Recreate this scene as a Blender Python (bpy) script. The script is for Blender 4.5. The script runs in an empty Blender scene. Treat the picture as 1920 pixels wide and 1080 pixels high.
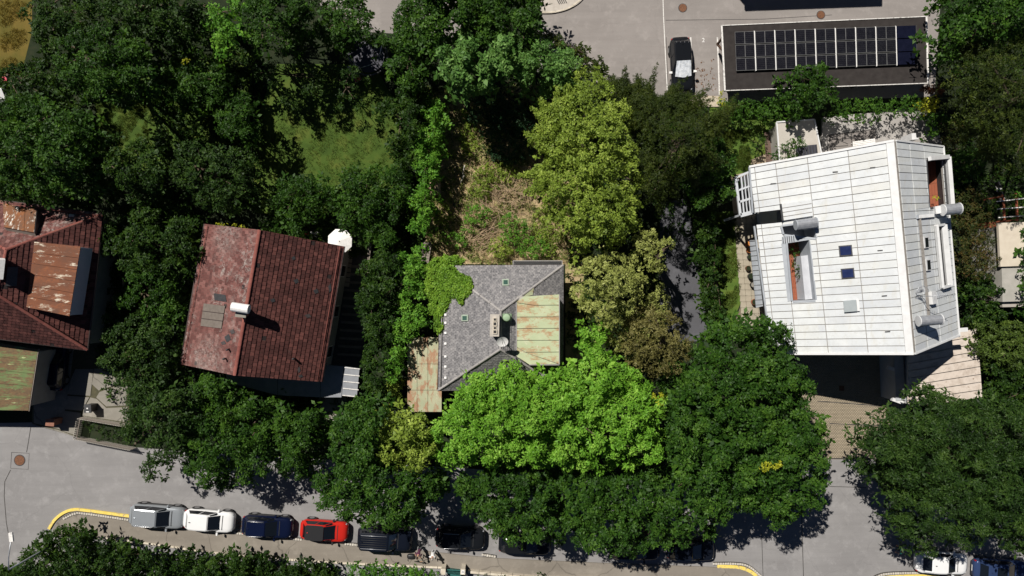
import bpy, bmesh, math, random
import numpy as np
from mathutils import Vector, Matrix

# ------------------------------------------------------------------ camera, sky, sun
sc = bpy.context.scene
H = 60.0          # height of the drone
S = 22.0          # photograph pixels per metre on the ground
cam_d = bpy.data.cameras.new('camera'); cam = bpy.data.objects.new('camera', cam_d)
sc.collection.objects.link(cam); sc.camera = cam
cam.location = (0, 0, H); cam.rotation_euler = (0, 0, 0)
cam_d.sensor_width = 36.0; cam_d.lens = 36.0 * H / (1920 / S); cam_d.clip_end = 1000; cam_d.clip_start = .5

SUN_TRAVEL = Vector((0.376, -0.453, -0.809)).normalized()
world = bpy.data.worlds.new('World'); sc.world = world; world.use_nodes = True
wn = world.node_tree.nodes; wl = world.node_tree.links
for n in list(wn): wn.remove(n)
sky = wn.new('ShaderNodeTexSky'); sky.sky_type = 'NISHITA'; sky.sun_disc = False
sky.sun_elevation = math.asin(-SUN_TRAVEL.z); sky.sun_rotation = math.atan2(-SUN_TRAVEL.x, -SUN_TRAVEL.y)
sky.altitude = 600; sky.air_density = 0.35; sky.dust_density = 0.2; sky.ozone_density = 2.0
bg = wn.new('ShaderNodeBackground'); bg.inputs['Strength'].default_value = 0.05
wo = wn.new('ShaderNodeOutputWorld'); wl.new(sky.outputs[0], bg.inputs[0]); wl.new(bg.outputs[0], wo.inputs[0])
sun_d = bpy.data.lights.new('sun', 'SUN'); sun = bpy.data.objects.new('sun', sun_d); sc.collection.objects.link(sun)
sun_d.energy = 5.0; sun_d.angle = math.radians(0.5); sun_d.color = (1.0, 0.955, 0.88)
sun.rotation_euler = SUN_TRAVEL.to_track_quat('-Z', 'Y').to_euler(); sun.location = (-20, 25, 45)
vs = sc.view_settings; vs.view_transform = 'Standard'; vs.look = 'None'; vs.gamma = 1; vs.use_curve_mapping = False
vs.exposure = 0.28
try:
    sc.cycles.max_bounces = 5; sc.cycles.diffuse_bounces = 2; sc.cycles.glossy_bounces = 2; sc.cycles.transmission_bounces = 3
except Exception: pass

rng = np.random.default_rng(7); random.seed(7)
COL = sc.collection
ORG = {}

# ------------------------------------------------------------------ helpers
def W(px, py, h=0.0):
    """the point at height h that the photograph shows at (px, py)"""
    k = (H - h) / H / S
    return Vector(((px - 960) * k, (540 - py) * k, h))

class Plane:
    def __init__(s, a, b, c):
        s.p = a.copy(); s.n = (b - a).cross(c - a).normalized()
        if s.n.z < 0: s.n = -s.n
    def on(s, px, py, off=0.0):
        o = Vector((0, 0, H)); d = W(px, py) - o
        q = o + d * ((s.p - o).dot(s.n) / d.dot(s.n))
        return q + s.n * off
    def z(s, x, y): return s.p.z - (s.n.x * (x - s.p.x) + s.n.y * (y - s.p.y)) / s.n.z

def tag(o, label=None, cat=None, group=None, kind=None):
    if label: o['label'] = label
    if cat: o['category'] = cat
    if group: o['group'] = group
    if kind: o['kind'] = kind
    return o

def thing(name, label, cat, loc, rot=0.0, group=None):
    o = bpy.data.objects.new(name, None); COL.objects.link(o)
    o.empty_display_size = .3; o.location = loc; o.rotation_euler = (0, 0, rot)
    ORG[o.name] = Vector(loc) if rot == 0 else Vector((0, 0, 0))
    return tag(o, label, cat, group)

def mk(name, verts, faces, mat, parent=None, smooth=False, tone=None, org=None):
    if parent is not None: og = ORG[parent.name]
    else: og = Vector(org) if org is not None else Vector((0, 0, 0))
    me = bpy.data.meshes.new(name)
    me.from_pydata([(v[0] - og[0], v[1] - og[1], v[2] - og[2]) for v in verts], [], faces)
    if mat:
        for m in (mat if isinstance(mat, (list, tuple)) else [mat]): me.materials.append(m)
    if smooth:
        for p in me.polygons: p.use_smooth = True
    if tone is not None:
        at = me.attributes.new('tone', 'FLOAT', 'FACE'); at.data.foreach_set('value', np.asarray(tone, dtype=np.float32))
    me.update()
    o = bpy.data.objects.new(name, me); COL.objects.link(o)
    if parent is not None: o.parent = parent; ORG[o.name] = og
    else: o.location = og; ORG[o.name] = og
    return o

def share(src, name, parent, loc=(0, 0, 0), rotz=0.0, scale=None):
    o = bpy.data.objects.new(name, src.data); COL.objects.link(o); o.parent = parent
    o.location = loc; o.rotation_euler = (0, 0, rotz)
    if scale: o.scale = scale
    ORG[o.name] = ORG.get(parent.name, Vector((0, 0, 0)))
    return o

def fast_mesh(name, V, Q, mat, parent=None, tone=None, org=(0, 0, 0)):
    og = ORG[parent.name] if parent is not None else Vector(org)
    V = (V - np.array(og[:])).astype(np.float32); k = Q.shape[1]
    me = bpy.data.meshes.new(name)
    me.vertices.add(len(V)); me.vertices.foreach_set('co', V.ravel())
    me.loops.add(Q.size); me.loops.foreach_set('vertex_index', Q.astype(np.int32).ravel())
    me.polygons.add(len(Q)); me.polygons.foreach_set('loop_start', np.arange(0, Q.size, k, dtype=np.int32))
    me.polygons.foreach_set('loop_total', np.full(len(Q), k, dtype=np.int32))
    if tone is not None:
        at = me.attributes.new('tone', 'FLOAT', 'FACE'); at.data.foreach_set('value', tone.astype(np.float32))
    me.materials.append(mat); me.update(calc_edges=True)
    o = bpy.data.objects.new(name, me); COL.objects.link(o)
    if parent is not None: o.parent = parent
    else: o.location = og
    ORG[o.name] = og
    return o

def prism_geo(pts, off):
    """closed prism between 3D polygon pts and pts+off"""
    n = len(pts); off = Vector(off)
    v = [Vector(p) for p in pts] + [Vector(p) + off for p in pts]
    f = [tuple(reversed(range(n))), tuple(range(n, 2 * n))] + [(i, (i + 1) % n, n + (i + 1) % n, n + i) for i in range(n)]
    return v, f

def ccw(pts):
    a = sum(pts[i][0] * pts[(i + 1) % len(pts)][1] - pts[(i + 1) % len(pts)][0] * pts[i][1] for i in range(len(pts)))
    return list(pts) if a > 0 else list(reversed(pts))

def prism(name, pts, z0, z1, mat, parent=None, **k):
    pts = ccw([(p[0], p[1]) for p in pts])
    v, f = prism_geo([(x, y, z0) for x, y in pts], (0, 0, z1 - z0))
    return mk(name, v, f, mat, parent, **k)

def sheet(name, pxs, z, mat, parent=None, kind='structure', **k):
    pts = ccw([W(x, y)[:2] for x, y in pxs])
    o = mk(name, [(x, y, z) for x, y in pts], [tuple(range(len(pts)))], mat, parent, **k)
    if kind and parent is None: o['kind'] = kind
    return o

def slab(name, plane, pxs, t0, t1, mat, parent, **k):
    """a plate lying on an inclined plane, photograph outline pxs"""
    pts = ccw([plane.on(x, y) for x, y in pxs])
    v, f = prism_geo([p + plane.n * t0 for p in pts], plane.n * (t1 - t0))
    return mk(name, v, f, mat, parent, **k)

def obox_geo(c, ax, ay, az):
    c, ax, ay, az = Vector(c), Vector(ax), Vector(ay), Vector(az)
    v = [c + ax * i + ay * j + az * k for k in (-1, 1) for j in (-1, 1) for i in (-1, 1)]
    f = [(0, 2, 3, 1), (4, 5, 7, 6), (0, 1, 5, 4), (2, 6, 7, 3), (0, 4, 6, 2), (1, 3, 7, 5)]
    return v, f

def box(name, c, size, mat, parent=None, rot=0.0, **k):
    a = Vector((math.cos(rot), math.sin(rot), 0)); b = Vector((-math.sin(rot), math.cos(rot), 0))
    v, f = obox_geo(c, a * size[0] / 2, b * size[1] / 2, Vector((0, 0, size[2] / 2)))
    return mk(name, v, f, mat, parent, **k)

def beam_geo(a, b, w, h):
    a, b = Vector(a), Vector(b); d = b - a
    if d.length < 1e-6: d = Vector((0, 0, 1e-3))
    u = d.normalized(); s = u.cross(Vector((0, 0, 1)))
    if s.length < 1e-3: s = Vector((1, 0, 0))
    s.normalize(); t = s.cross(u).normalized()
    return obox_geo((a + b) / 2, d / 2, s * w / 2, t * h / 2)

def beam(name, a, b, w, h, mat, parent=None, **k):
    v, f = beam_geo(a, b, w, h); return mk(name, v, f, mat, parent, **k)

class MB:
    def __init__(s): s.v = []; s.f = []; s.t = []
    def add(s, g, tone=0.5):
        n = len(s.v); s.v += [Vector(p) for p in g[0]]; s.f += [tuple(i + n for i in q) for q in g[1]]; s.t += [tone] * len(g[1])
        return s
    def build(s, name, mat, parent=None, **k):
        return mk(name, s.v, s.f, mat, parent, tone=s.t, **k)

def tube_geo(pts, rad, seg=8, caps=True):
    pts = [Vector(p) for p in pts]; n = len(pts); v = []; f = []
    prev = None
    for i, p in enumerate(pts):
        d = (pts[min(i + 1, n - 1)] - pts[max(i - 1, 0)]).normalized()
        s = d.cross(Vector((0, 0, 1))) if prev is None else prev - d * prev.dot(d)
        if s.length < 1e-3: s = d.cross(Vector((1, 0, 0)))
        s.normalize(); prev = s; t = d.cross(s)
        r = rad[i] if isinstance(rad, (list, tuple)) else rad
        for k in range(seg):
            a = 2 * math.pi * k / seg; v.append(p + (s * math.cos(a) + t * math.sin(a)) * r)
    for i in range(n - 1):
        for k in range(seg):
            a = i * seg + k; b = i * seg + (k + 1) % seg
            f.append((a, b, b + seg, a + seg))
    if caps: f.append(tuple(reversed(range(seg)))); f.append(tuple(range((n - 1) * seg, n * seg)))
    return v, f

def tube(name, pts, rad, mat, parent=None, seg=8, **k):
    v, f = tube_geo(pts, rad, seg); return mk(name, v, f, mat, parent, smooth=True, **k)

def disc_geo(c, r, h, seg=20):
    c = Vector(c); return prism_geo([c + Vector((r * math.cos(2 * math.pi * i / seg), r * math.sin(2 * math.pi * i / seg), 0)) for i in range(seg)], (0, 0, h))

def strip_geo(path, w, z, h):
    """ribbon of width w along a 2D path, thickness h"""
    p = [Vector((q[0], q[1], 0)) for q in path]; L = []; R = []
    for i in range(len(p)):
        d = (p[min(i + 1, len(p) - 1)] - p[max(i - 1, 0)]).normalized(); s = Vector((-d.y, d.x, 0)) * w / 2
        L.append(p[i] + s); R.append(p[i] - s)
    v = []; f = []; n = len(p)
    for q in L: v += [Vector((q.x, q.y, z)), Vector((q.x, q.y, z + h))]
    for q in R: v += [Vector((q.x, q.y, z)), Vector((q.x, q.y, z + h))]
    for i in range(n - 1):
        a, b = 2 * i, 2 * i + 2; c, d = 2 * n + 2 * i, 2 * n + 2 * i + 2
        f += [(a + 1, c + 1, d + 1, b + 1), (a, a + 1, b + 1, b), (c, d, d + 1, c + 1), (a, b, d, c)]
    f += [(0, 2 * n, 2 * n + 1, 1), (2 * n - 2, 2 * n - 1, 4 * n - 1, 4 * n - 2)]
    return v, f

def smooth_path(pts, n=6):
    out = []
    P = [Vector((*p[:2], 0)) for p in pts]
    for i in range(len(P) - 1):
        a = P[max(i - 1, 0)]; b = P[i]; c = P[i + 1]; d = P[min(i + 2, len(P) - 1)]
        for k in range(n):
            t = k / n
            out.append(0.5 * ((2 * b) + (c - a) * t + (2 * a - 5 * b + 4 * c - d) * t * t + (3 * b - a - 3 * c + d) * t ** 3))
    out.append(P[-1]); return [(p.x, p.y) for p in out]

# ---- polygon clipping in a plane
def clip_half(poly, a, b, keep_left=True):
    out = []; n = len(poly)
    def sd(p):
        s = (b[0] - a[0]) * (p[1] - a[1]) - (b[1] - a[1]) * (p[0] - a[0])
        return s if keep_left else -s
    for i in range(n):
        p, q = poly[i], poly[(i + 1) % n]; sp, sq = sd(p), sd(q)
        if sp >= 0: out.append(p)
        if (sp > 0 and sq < 0) or (sp < 0 and sq > 0):
            t = sp / (sp - sq); out.append((p[0] + (q[0] - p[0]) * t, p[1] + (q[1] - p[1]) * t))
    return out
def area2(p): return 0.5 * sum(p[i][0] * p[(i + 1) % len(p)][1] - p[(i + 1) % len(p)][0] * p[i][1] for i in range(len(p)))
def clip_convex(poly, cl):
    for i in range(len(cl)):
        if len(poly) < 3: return []
        poly = clip_half(poly, cl[i], cl[(i + 1) % len(cl)])
    return poly if len(poly) >= 3 and abs(area2(poly)) > 1e-4 else []
def subtract(poly, hole):
    """convex pieces of poly outside the convex ccw hole"""
    out = []; rem = poly
    for i in range(len(hole)):
        if len(rem) < 3: break
        o = clip_half(rem, hole[i], hole[(i + 1) % len(hole)], False)
        if len(o) >= 3 and abs(area2(o)) > 1e-4: out.append(o)
        rem = clip_half(rem, hole[i], hole[(i + 1) % len(hole)])
    return out

# ------------------------------------------------------------------ materials
MATS = {}
def nmat(name):
    m = bpy.data.materials.new(name); m.use_nodes = True; nt = m.node_tree
    for n in list(nt.nodes): nt.nodes.remove(n)
    out = nt.nodes.new('ShaderNodeOutputMaterial'); MATS[name] = m
    return m, nt, out
def pos(nt, scale=(1, 1, 1), rot=0.0):
    g = nt.nodes.new('ShaderNodeNewGeometry'); mp = nt.nodes.new('ShaderNodeMapping'); mp.vector_type = 'POINT'
    mp.inputs['Scale'].default_value = scale; mp.inputs['Rotation'].default_value = (0, 0, rot)
    nt.links.new(g.outputs['Position'], mp.inputs['Vector']); return mp.outputs[0]
def noise(nt, vec, scale, detail=5, rough=.6, dist=0.0):
    n = nt.nodes.new('ShaderNodeTexNoise'); n.inputs['Scale'].default_value = scale; n.inputs['Detail'].default_value = detail
    n.inputs['Roughness'].default_value = rough; n.inputs['Distortion'].default_value = dist
    nt.links.new(vec, n.inputs['Vector']); return n.outputs['Fac']
def ramp(nt, fac, stops):
    r = nt.nodes.new('ShaderNodeValToRGB'); e = r.color_ramp.elements
    while len(e) > 1: e.remove(e[-1])
    e[0].position = stops[0][0]; c = stops[0][1]; e[0].color = (*c, 1) if not isinstance(c, (int, float)) else (c, c, c, 1)
    for p, c in stops[1:]:
        q = e.new(p); q.color = (*c, 1) if not isinstance(c, (int, float)) else (c, c, c, 1)
    nt.links.new(fac, r.inputs[0]); return r.outputs[0]
def mix(nt, fac, a, b, mode='MIX'):
    m = nt.nodes.new('ShaderNodeMix'); m.data_type = 'RGBA'; m.blend_type = mode; m.clamp_factor = True
    for sock, val in ((m.inputs[0], fac), (m.inputs[6], a), (m.inputs[7], b)):
        if hasattr(val, 'links') or hasattr(val, 'is_linked'): nt.links.new(val, sock)
        elif isinstance(val, (int, float)): sock.default_value = val
        else: sock.default_value = (*val, 1)
    return m.outputs[2]
def tone_attr(nt):
    a = nt.nodes.new('ShaderNodeAttribute'); a.attribute_name = 'tone'; return a.outputs['Fac']
def finish(nt, out, col, rough=.8, metal=0.0, bump=None, bstr=.3, bdist=.02, spec=.5, coat=0.0):
    b = nt.nodes.new('ShaderNodeBsdfPrincipled')
    if hasattr(col, 'is_linked'): nt.links.new(col, b.inputs['Base Color'])
    else: b.inputs['Base Color'].default_value = (*col, 1)
    if hasattr(rough, 'is_linked'): nt.links.new(rough, b.inputs['Roughness'])
    else: b.inputs['Roughness'].default_value = rough
    b.inputs['Metallic'].default_value = metal; b.inputs['Specular IOR Level'].default_value = spec
    b.inputs['Coat Weight'].default_value = coat; b.inputs['Coat Roughness'].default_value = .04
    if bump is not None:
        bp = nt.nodes.new('ShaderNodeBump'); bp.inputs['Strength'].default_value = bstr; bp.inputs['Distance'].default_value = bdist
        nt.links.new(bump, bp.inputs['Height']); nt.links.new(bp.outputs[0], b.inputs['Normal'])
    nt.links.new(b.outputs[0], out.inputs[0]); return b

def M(name, *cols, scale=3, rough=.8, metal=0.0, tone=0.0, bump=.0, bscale=40, vec=(1, 1, 1), rot=0, spec=.4, coat=0.0, lo=.3, hi=.7, detail=6, spots=None, sscale=1.0):
    """colours spread along a noise (or the per-face tone); spots=(colour, threshold, width) adds patches"""
    if name in MATS: return MATS[name]
    m, nt, out = nmat(name)
    v = pos(nt, vec, rot)
    if len(cols) == 1: col = cols[0]
    else:
        f = noise(nt, v, scale, detail)
        if tone > 0:
            mm = nt.nodes.new('ShaderNodeMix'); mm.data_type = 'FLOAT'; mm.inputs[0].default_value = tone
            nt.links.new(f, mm.inputs[2]); 
            sc_ = nt.nodes.new('ShaderNodeMath'); sc_.operation = 'MULTIPLY_ADD'; sc_.inputs[1].default_value = hi - lo; sc_.inputs[2].default_value = lo
            nt.links.new(tone_attr(nt), sc_.inputs[0]); nt.links.new(sc_.outputs[0], mm.inputs[3]); f = mm.outputs[0]
        n = len(cols); col = ramp(nt, f, [(lo + (hi - lo) * i / (n - 1), c) for i, c in enumerate(cols)])
    if spots:
        sf = ramp(nt, noise(nt, v, sscale, 9, .72), [(spots[1], 0.0), (spots[1] + spots[2], 1.0)])
        col = mix(nt, sf, col, spots[0])
    bp = noise(nt, v, bscale, 4) if bump else None
    finish(nt, out, col, rough, metal, bp, bump, .03, spec, coat)
    return m

def asphalt(name, a, b, warm=(0.0, 0.0, 0.0), crack=.12):
    m, nt, out = nmat(name); v = pos(nt)
    f1 = noise(nt, v, .22, 8, .62); c = ramp(nt, f1, [(.3, a), (.7, b)])
    st = noise(nt, pos(nt, (.12, 1.4, 1), -.06), .8, 5, .6); c = mix(nt, ramp(nt, st, [(.35, 0.0), (.75, .55)]), c, tuple(x * .74 for x in a))
    g = noise(nt, v, 26, 3, .8); c = mix(nt, .22, c, ramp(nt, g, [(.25, tuple(x * .55 for x in a)), (.75, tuple(min(1, x * 1.35) for x in b))]))
    sp = noise(nt, v, 2.3, 9, .75); c = mix(nt, ramp(nt, sp, [(.60, 0.0), (.72, .45)]), c, tuple(x * .6 for x in a))
    sl = noise(nt, v, .9, 9, .7); c = mix(nt, ramp(nt, sl, [(.52, 0.0), (.68, .4)]), c, tuple(min(1, x * 1.25) for x in b))
    vo = nt.nodes.new('ShaderNodeTexVoronoi'); vo.feature = 'DISTANCE_TO_EDGE'; vo.inputs['Scale'].default_value = .16
    wv = nt.nodes.new('ShaderNodeVectorMath'); wv.operation = 'ADD'; nz = nt.nodes.new('ShaderNodeTexNoise'); nz.inputs['Scale'].default_value = .7; nz.inputs['Detail'].default_value = 6
    nt.links.new(v, nz.inputs['Vector']); nt.links.new(v, wv.inputs[0]); nt.links.new(nz.outputs['Color'], wv.inputs[1]); nt.links.new(wv.outputs[0], vo.inputs['Vector'])
    cr = ramp(nt, vo.outputs['Distance'], [(0.0, crack), (.004, crack * .8), (.008, 0.0)]); c = mix(nt, cr, c, tuple(x * .45 for x in a))
    finish(nt, out, c, .9, 0, g, .25, .01, .25)
    return m

def leafmat(name, dark, mid, light, trans=.28, rough=.55):
    if name in MATS: return MATS[name]
    m, nt, out = nmat(name)
    t = tone_attr(nt); f = noise(nt, pos(nt), .55, 3)
    mm = nt.nodes.new('ShaderNodeMix'); mm.data_type = 'FLOAT'; fr = nt.nodes.new('ShaderNodeMapRange'); fr.inputs[1].default_value = .3; fr.inputs[2].default_value = .7; nt.links.new(f, fr.inputs[0]); mm.inputs[0].default_value = .36; nt.links.new(t, mm.inputs[2]); nt.links.new(fr.outputs[0], mm.inputs[3])
    col = ramp(nt, mm.outputs[0], [(.15, dark), (.48, mid), (.85, light)])
    b = nt.nodes.new('ShaderNodeBsdfPrincipled'); nt.links.new(col, b.inputs['Base Color']); b.inputs['Roughness'].default_value = rough
    b.inputs['Specular IOR Level'].default_value = .2
    tr = nt.nodes.new('ShaderNodeBsdfTranslucent'); tc = mix(nt, .5, col, (light[0] * 1.3, light[1] * 1.2, light[2] * .6)); nt.links.new(tc, tr.inputs[0])
    ms = nt.nodes.new('ShaderNodeMixShader'); ms.inputs[0].default_value = trans
    nt.links.new(b.outputs[0], ms.inputs[1]); nt.links.new(tr.outputs[0], ms.inputs[2]); nt.links.new(ms.outputs[0], out.inputs[0])
    return m

def rusty(name, base, base2, rust, rust2, pale, vec=(1, 1, 1), rot=0.0, rthr=.5, pthr=.62, scale=1.3, rough=.75):
    m, nt, out = nmat(name); v = pos(nt, vec, rot); w = pos(nt)
    c = ramp(nt, noise(nt, w, .8, 7, .65), [(.3, base), (.7, base2)])
    r = ramp(nt, noise(nt, w, 5, 8, .75), [(.3, rust), (.7, rust2)])
    c = mix(nt, ramp(nt, noise(nt, v, scale, 10, .78, .15), [(rthr, 0.0), (rthr + .07, 1.0)]), c, r)
    c = mix(nt, ramp(nt, noise(nt, v, scale * 1.9, 10, .78, .2), [(pthr, 0.0), (pthr + .06, .95)]), c, pale)
    finish(nt, out, c, rough, 0, noise(nt, v, 12, 5), .25, .02, .3)
    return m

m_ground = M('soil and low weeds', (.008, .012, .004), (.012, .02, .006), (.022, .026, .010), scale=1.4, rough=1, bump=.6, bscale=9)
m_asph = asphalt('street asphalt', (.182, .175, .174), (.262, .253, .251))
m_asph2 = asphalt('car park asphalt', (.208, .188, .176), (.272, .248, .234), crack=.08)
m_lane = asphalt('shade darkened lane asphalt', (.07, .07, .078), (.10, .10, .11))  # colour darkened to stand for the tree shade over the lane
m_walk = asphalt('pavement asphalt', (.165, .145, .122), (.245, .218, .185), crack=.5)
m_conc = asphalt('old concrete', (.15, .14, .12), (.27, .25, .215), crack=.6)
m_tar = M('tar joint', (.03, .028, .028), (.07, .065, .06), scale=6, rough=.9)
m_white = M('white paint', (.62, .60, .58), (.78, .77, .75), scale=8, rough=.7)
m_wornwhite = M('worn white paint', (.42, .39, .37), (.68, .66, .63), (.30, .28, .27), scale=5, rough=.8)
m_yellow = M('yellow kerb paint', (.60, .43, .07), (.72, .55, .13), (.45, .33, .10), scale=4, rough=.75, spots=((.3, .26, .2), .56, .06), sscale=4)
m_sett = M('granite sett', (.36, .33, .28), (.55, .51, .45), scale=5, rough=.9, bump=.4, bscale=20)
m_stone = M('pale kerb stone', (.42, .37, .29), (.58, .52, .43), scale=3, rough=.9, bump=.4, bscale=14)
m_iron = M('rusted cast iron', (.10, .045, .025), (.22, .10, .05), scale=14, rough=.7, metal=.3)
m_black = M('black plastic', (.012, .012, .013), (.022, .022, .022), scale=8, rough=.45)
m_dark = M('dark painted steel', (.03, .03, .032), (.05, .05, .052), scale=6, rough=.5)
m_glass = M('dark glass', (.006, .008, .011), rough=.06, spec=.8)
m_blueglass = M('skylight glass', (.012, .018, .06), (.02, .03, .09), scale=3, rough=.08, spec=.8)
m_rubber = M('tyre rubber', (.012, .012, .012), (.02, .02, .02), scale=10, rough=.8)
m_alloy = M('alloy wheel', (.30, .30, .31), (.42, .42, .43), scale=10, rough=.3, metal=.8)
m_trim = M('dark trim', (.02, .02, .021), (.03, .03, .031), scale=8, rough=.6)
m_redlamp = M('red lamp', (.35, .01, .01), rough=.2)
m_headlamp = M('clear lamp', (.55, .57, .6), rough=.08, metal=.3)
m_render = M('pale wall render', (.28, .27, .24), (.36, .34, .31), scale=1.5, rough=.9)
m_bark = M('bark', (.05, .035, .022), (.10, .075, .05), scale=5, rough=.95, vec=(1, 1, .3), bump=.5)
m_palebark = M('pale bark', (.34, .31, .26), (.50, .46, .40), scale=5, rough=.9)
m_twig = M('dry twigs', (.26, .17, .10), (.42, .31, .20), (.16, .11, .07), scale=3, rough=.95, tone=.7)
m_wood = M('grey wood', (.17, .14, .12), (.28, .24, .20), scale=2.5, rough=.85, tone=.5, vec=(1, 1, 1))
m_brownwood = M('brown deck wood', (.10, .065, .05), (.19, .13, .10), scale=2.5, rough=.85, tone=.6)
m_terra = M('terracotta', (.22, .065, .032), (.33, .10, .05), scale=6, rough=.85, tone=.5)
def text_mesh(name, cu):
    t = bpy.data.objects.new(name, cu); COL.objects.link(t); dg = bpy.context.evaluated_depsgraph_get()
    me = bpy.data.meshes.new_from_object(t.evaluated_get(dg)); bpy.data.objects.remove(t); o = bpy.data.objects.new(name, me); COL.objects.link(o); return o
# ------------------------------------------------------------------ ground
mk('ground', [(-400, -400, 0), (400, -400, 0), (400, 400, 0), (-400, 400, 0)], [(0, 1, 2, 3)], m_ground)['kind'] = 'structure'
sheet('street', [(-400, 800), (60, 792), (150, 822), (245, 838), (400, 850), (620, 862), (900, 880), (1240, 905), (1480, 915), (1515, 860), (1640, 860),
                 (1650, 900), (1710, 940), (1960, 985), (2300, 1000), (2300, 1700), (-400, 1700)], .004, m_asph)
sheet('car_park', [(1000, 130), (1012, 20), (1020, -260), (1780, -260), (1752, 182), (1350, 192), (1240, 182), (1100, 178)], .004, m_asph2)
sheet('access_road', [(560, -260), (900, -260), (880, 30), (850, 70), (690, 60), (600, 10)], .004, m_asph2)
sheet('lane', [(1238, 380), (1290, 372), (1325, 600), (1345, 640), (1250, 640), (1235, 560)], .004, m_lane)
sheet('gravel_strip', [(1255, 178), (1348, 180), (1350, 200), (1262, 200)], .008, M('pale gravel', (.33, .28, .21), (.48, .42, .33), (.22, .17, .11), scale=7, rough=1, bump=.8, bscale=25))
m_lawn = M('lawn', (.030, .058, .006), (.048, .085, .010), (.085, .105, .016), scale=.8, rough=1, bump=.9, bscale=22)
m_lawnb = M('well kept lawn', (.045, .085, .010), (.07, .12, .016), (.10, .13, .02), scale=1.1, rough=1, bump=.8, bscale=25)
m_drylawn = M('dry yellow lawn', (.075, .07, .010), (.11, .085, .015), (.15, .10, .02), scale=.5, detail=9, rough=1, bump=.8, bscale=20)
sheet('garden_lawn', [(470, 250), (520, 120), (700, 120), (760, 220), (740, 400), (480, 400)], .004, m_lawn)
sheet('side_lawn', [(180, 160), (480, 90), (460, 260), (300, 320), (180, 320)], .004, m_lawn)
sheet('dry_lawn', [(-300, -200), (60, -200), (60, 60), (40, 140), (-300, 150)], .004, m_drylawn)
sheet('upper_lawn', [(1330, 200), (1462, 225), (1450, 300), (1405, 330), (1330, 330)], .004, m_lawnb)
sheet('strip_lawn', [(1328, 400), (1378, 395), (1390, 565), (1375, 600), (1330, 600)], .004, m_lawnb)
# overgrown middle garden: dry straw, bare soil and weeds
m, nt, out = nmat('dry overgrown ground'); v = pos(nt)
c = ramp(nt, noise(nt, v, 1.1, 9, .7, .8), [(.32, (.10, .12, .03)), (.45, (.26, .21, .09)), (.55, (.40, .30, .17)), (.68, (.30, .19, .11))])
c = mix(nt, ramp(nt, noise(nt, v, 9, 6, .8), [(.3, .0), (.75, .6)]), c, (.50, .40, .25)); c = mix(nt, ramp(nt, noise(nt, v, .7, 6, .7), [(.55, 0.0), (.62, .8)]), c, (.10, .14, .03))
finish(nt, out, c, 1, 0, noise(nt, v, 12, 6, .8), 1.0, .08, .1); m_wild = m
sheet('overgrown_ground', [(806, 215), (822, 180), (850, 168), (884, 172), (900, 215), (960, 260), (1010, 262), (1070, 240), (1100, 480), (1090, 560), (1110, 720), (1060, 720), (1060, 495), (800, 495), (790, 300)], .004, m_wild)

# pavement with stone edging
kerb1 = [(99, 1002), (104, 985), (116, 970), (132, 961), (150, 958), (245, 971), (345, 988), (450, 1000), (560, 1010), (660, 1021), (780, 1031), (920, 1045), (1060, 1052), (1200, 1058), (1345, 1063), (1392, 1067), (1414, 1078), (1430, 1098), (1440, 1130)]
prism('pavement', [W(*p) for p in smooth_path(kerb1, 4) + [(1440, 1400), (1425, 1400), (1420, 1098), (1120, 1090), (1000, 1084), (835, 1066), (640, 1057), (480, 1046), (385, 1036), (305, 1024), (205, 1012), (130, 1004)]], 0.0, .12, m_walk)['kind'] = 'structure'
kerb2 = [(1590, 1130), (1620, 1096), (1655, 1080), (1700, 1074), (1762, 1075), (1850, 1086), (1960, 1100)]
prism('corner_pavement', [W(*p) for p in smooth_path(kerb2, 4) + [(2300, 1130), (2300, 1190), (1640, 1180), (1625, 1400), (1580, 1400)]], 0.0, .12, m_walk)['kind'] = 'structure'
def kerb_strip(name, pxs, w, z, h, mat, label=None):
    v, f = strip_geo([W(*p, .12)[:2] for p in smooth_path(pxs, 6)], w, z, h); o = mk(name, v, f, mat); o['kind'] = 'structure'; return o
kerb_strip('yellow_kerb_line', [(91, 992), (102, 975), (118, 962), (136, 956), (160, 957), (243, 968)], .23, .004, .128, m_yellow)
kerb_strip('curved_yellow_kerb_line', [(1345, 1062), (1378, 1063), (1400, 1068), (1418, 1080), (1432, 1100)], .28, .02, .116, m_yellow)
kerb_strip('corner_yellow_kerb_line', [(1600, 1128), (1630, 1095), (1662, 1083), (1720, 1080), (1762, 1082)], .28, .02, .116, m_yellow)
# setts along the kerb, every one an object
settg = mk('sett_row', *strip_geo([W(*p, .12)[:2] for p in smooth_path([(120, 972), (140, 963), (160, 963), (243, 975)], 4)], .26, .118, .008), m_tar); settg['kind'] = 'structure'
v, f = obox_geo((0, 0, 0), (.085, 0, 0), (0, .085, 0), (0, 0, .02)); sett0 = mk('sett', v, f, m_sett, settg)
pp = [W(*p, .12) for p in smooth_path([(120, 972), (140, 963), (160, 963), (243, 975)], 12)]
first = True; acc = 0.0; nset = 0
def along(px_path, step):
    P = [W(*p, .12) for p in smooth_path(px_path, 12)]; out = []; need = 0.0
    for a, b in zip(P, P[1:]):
        d = (b - a).length; t = need
        while t < d: out.append((a + (b - a) * (t / d), math.atan2(b.y - a.y, b.x - a.x))); t += step
        need = t - d
    return out
def sett_run(path, holder, step=.205):
    global first
    for p, a in along(path, step):
        q = (p.x, p.y, .14 + random.uniform(-.006, .006))
        if first: sett0.location = q; sett0.rotation_euler = (0, 0, a); first = False; continue
        share(sett0, 'sett', holder, q, a + random.uniform(-.08, .08), (random.uniform(.85, 1.05), random.uniform(.85, 1.1), 1))
sett_run([(120, 972), (140, 963), (160, 963), (243, 975)], settg)
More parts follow.
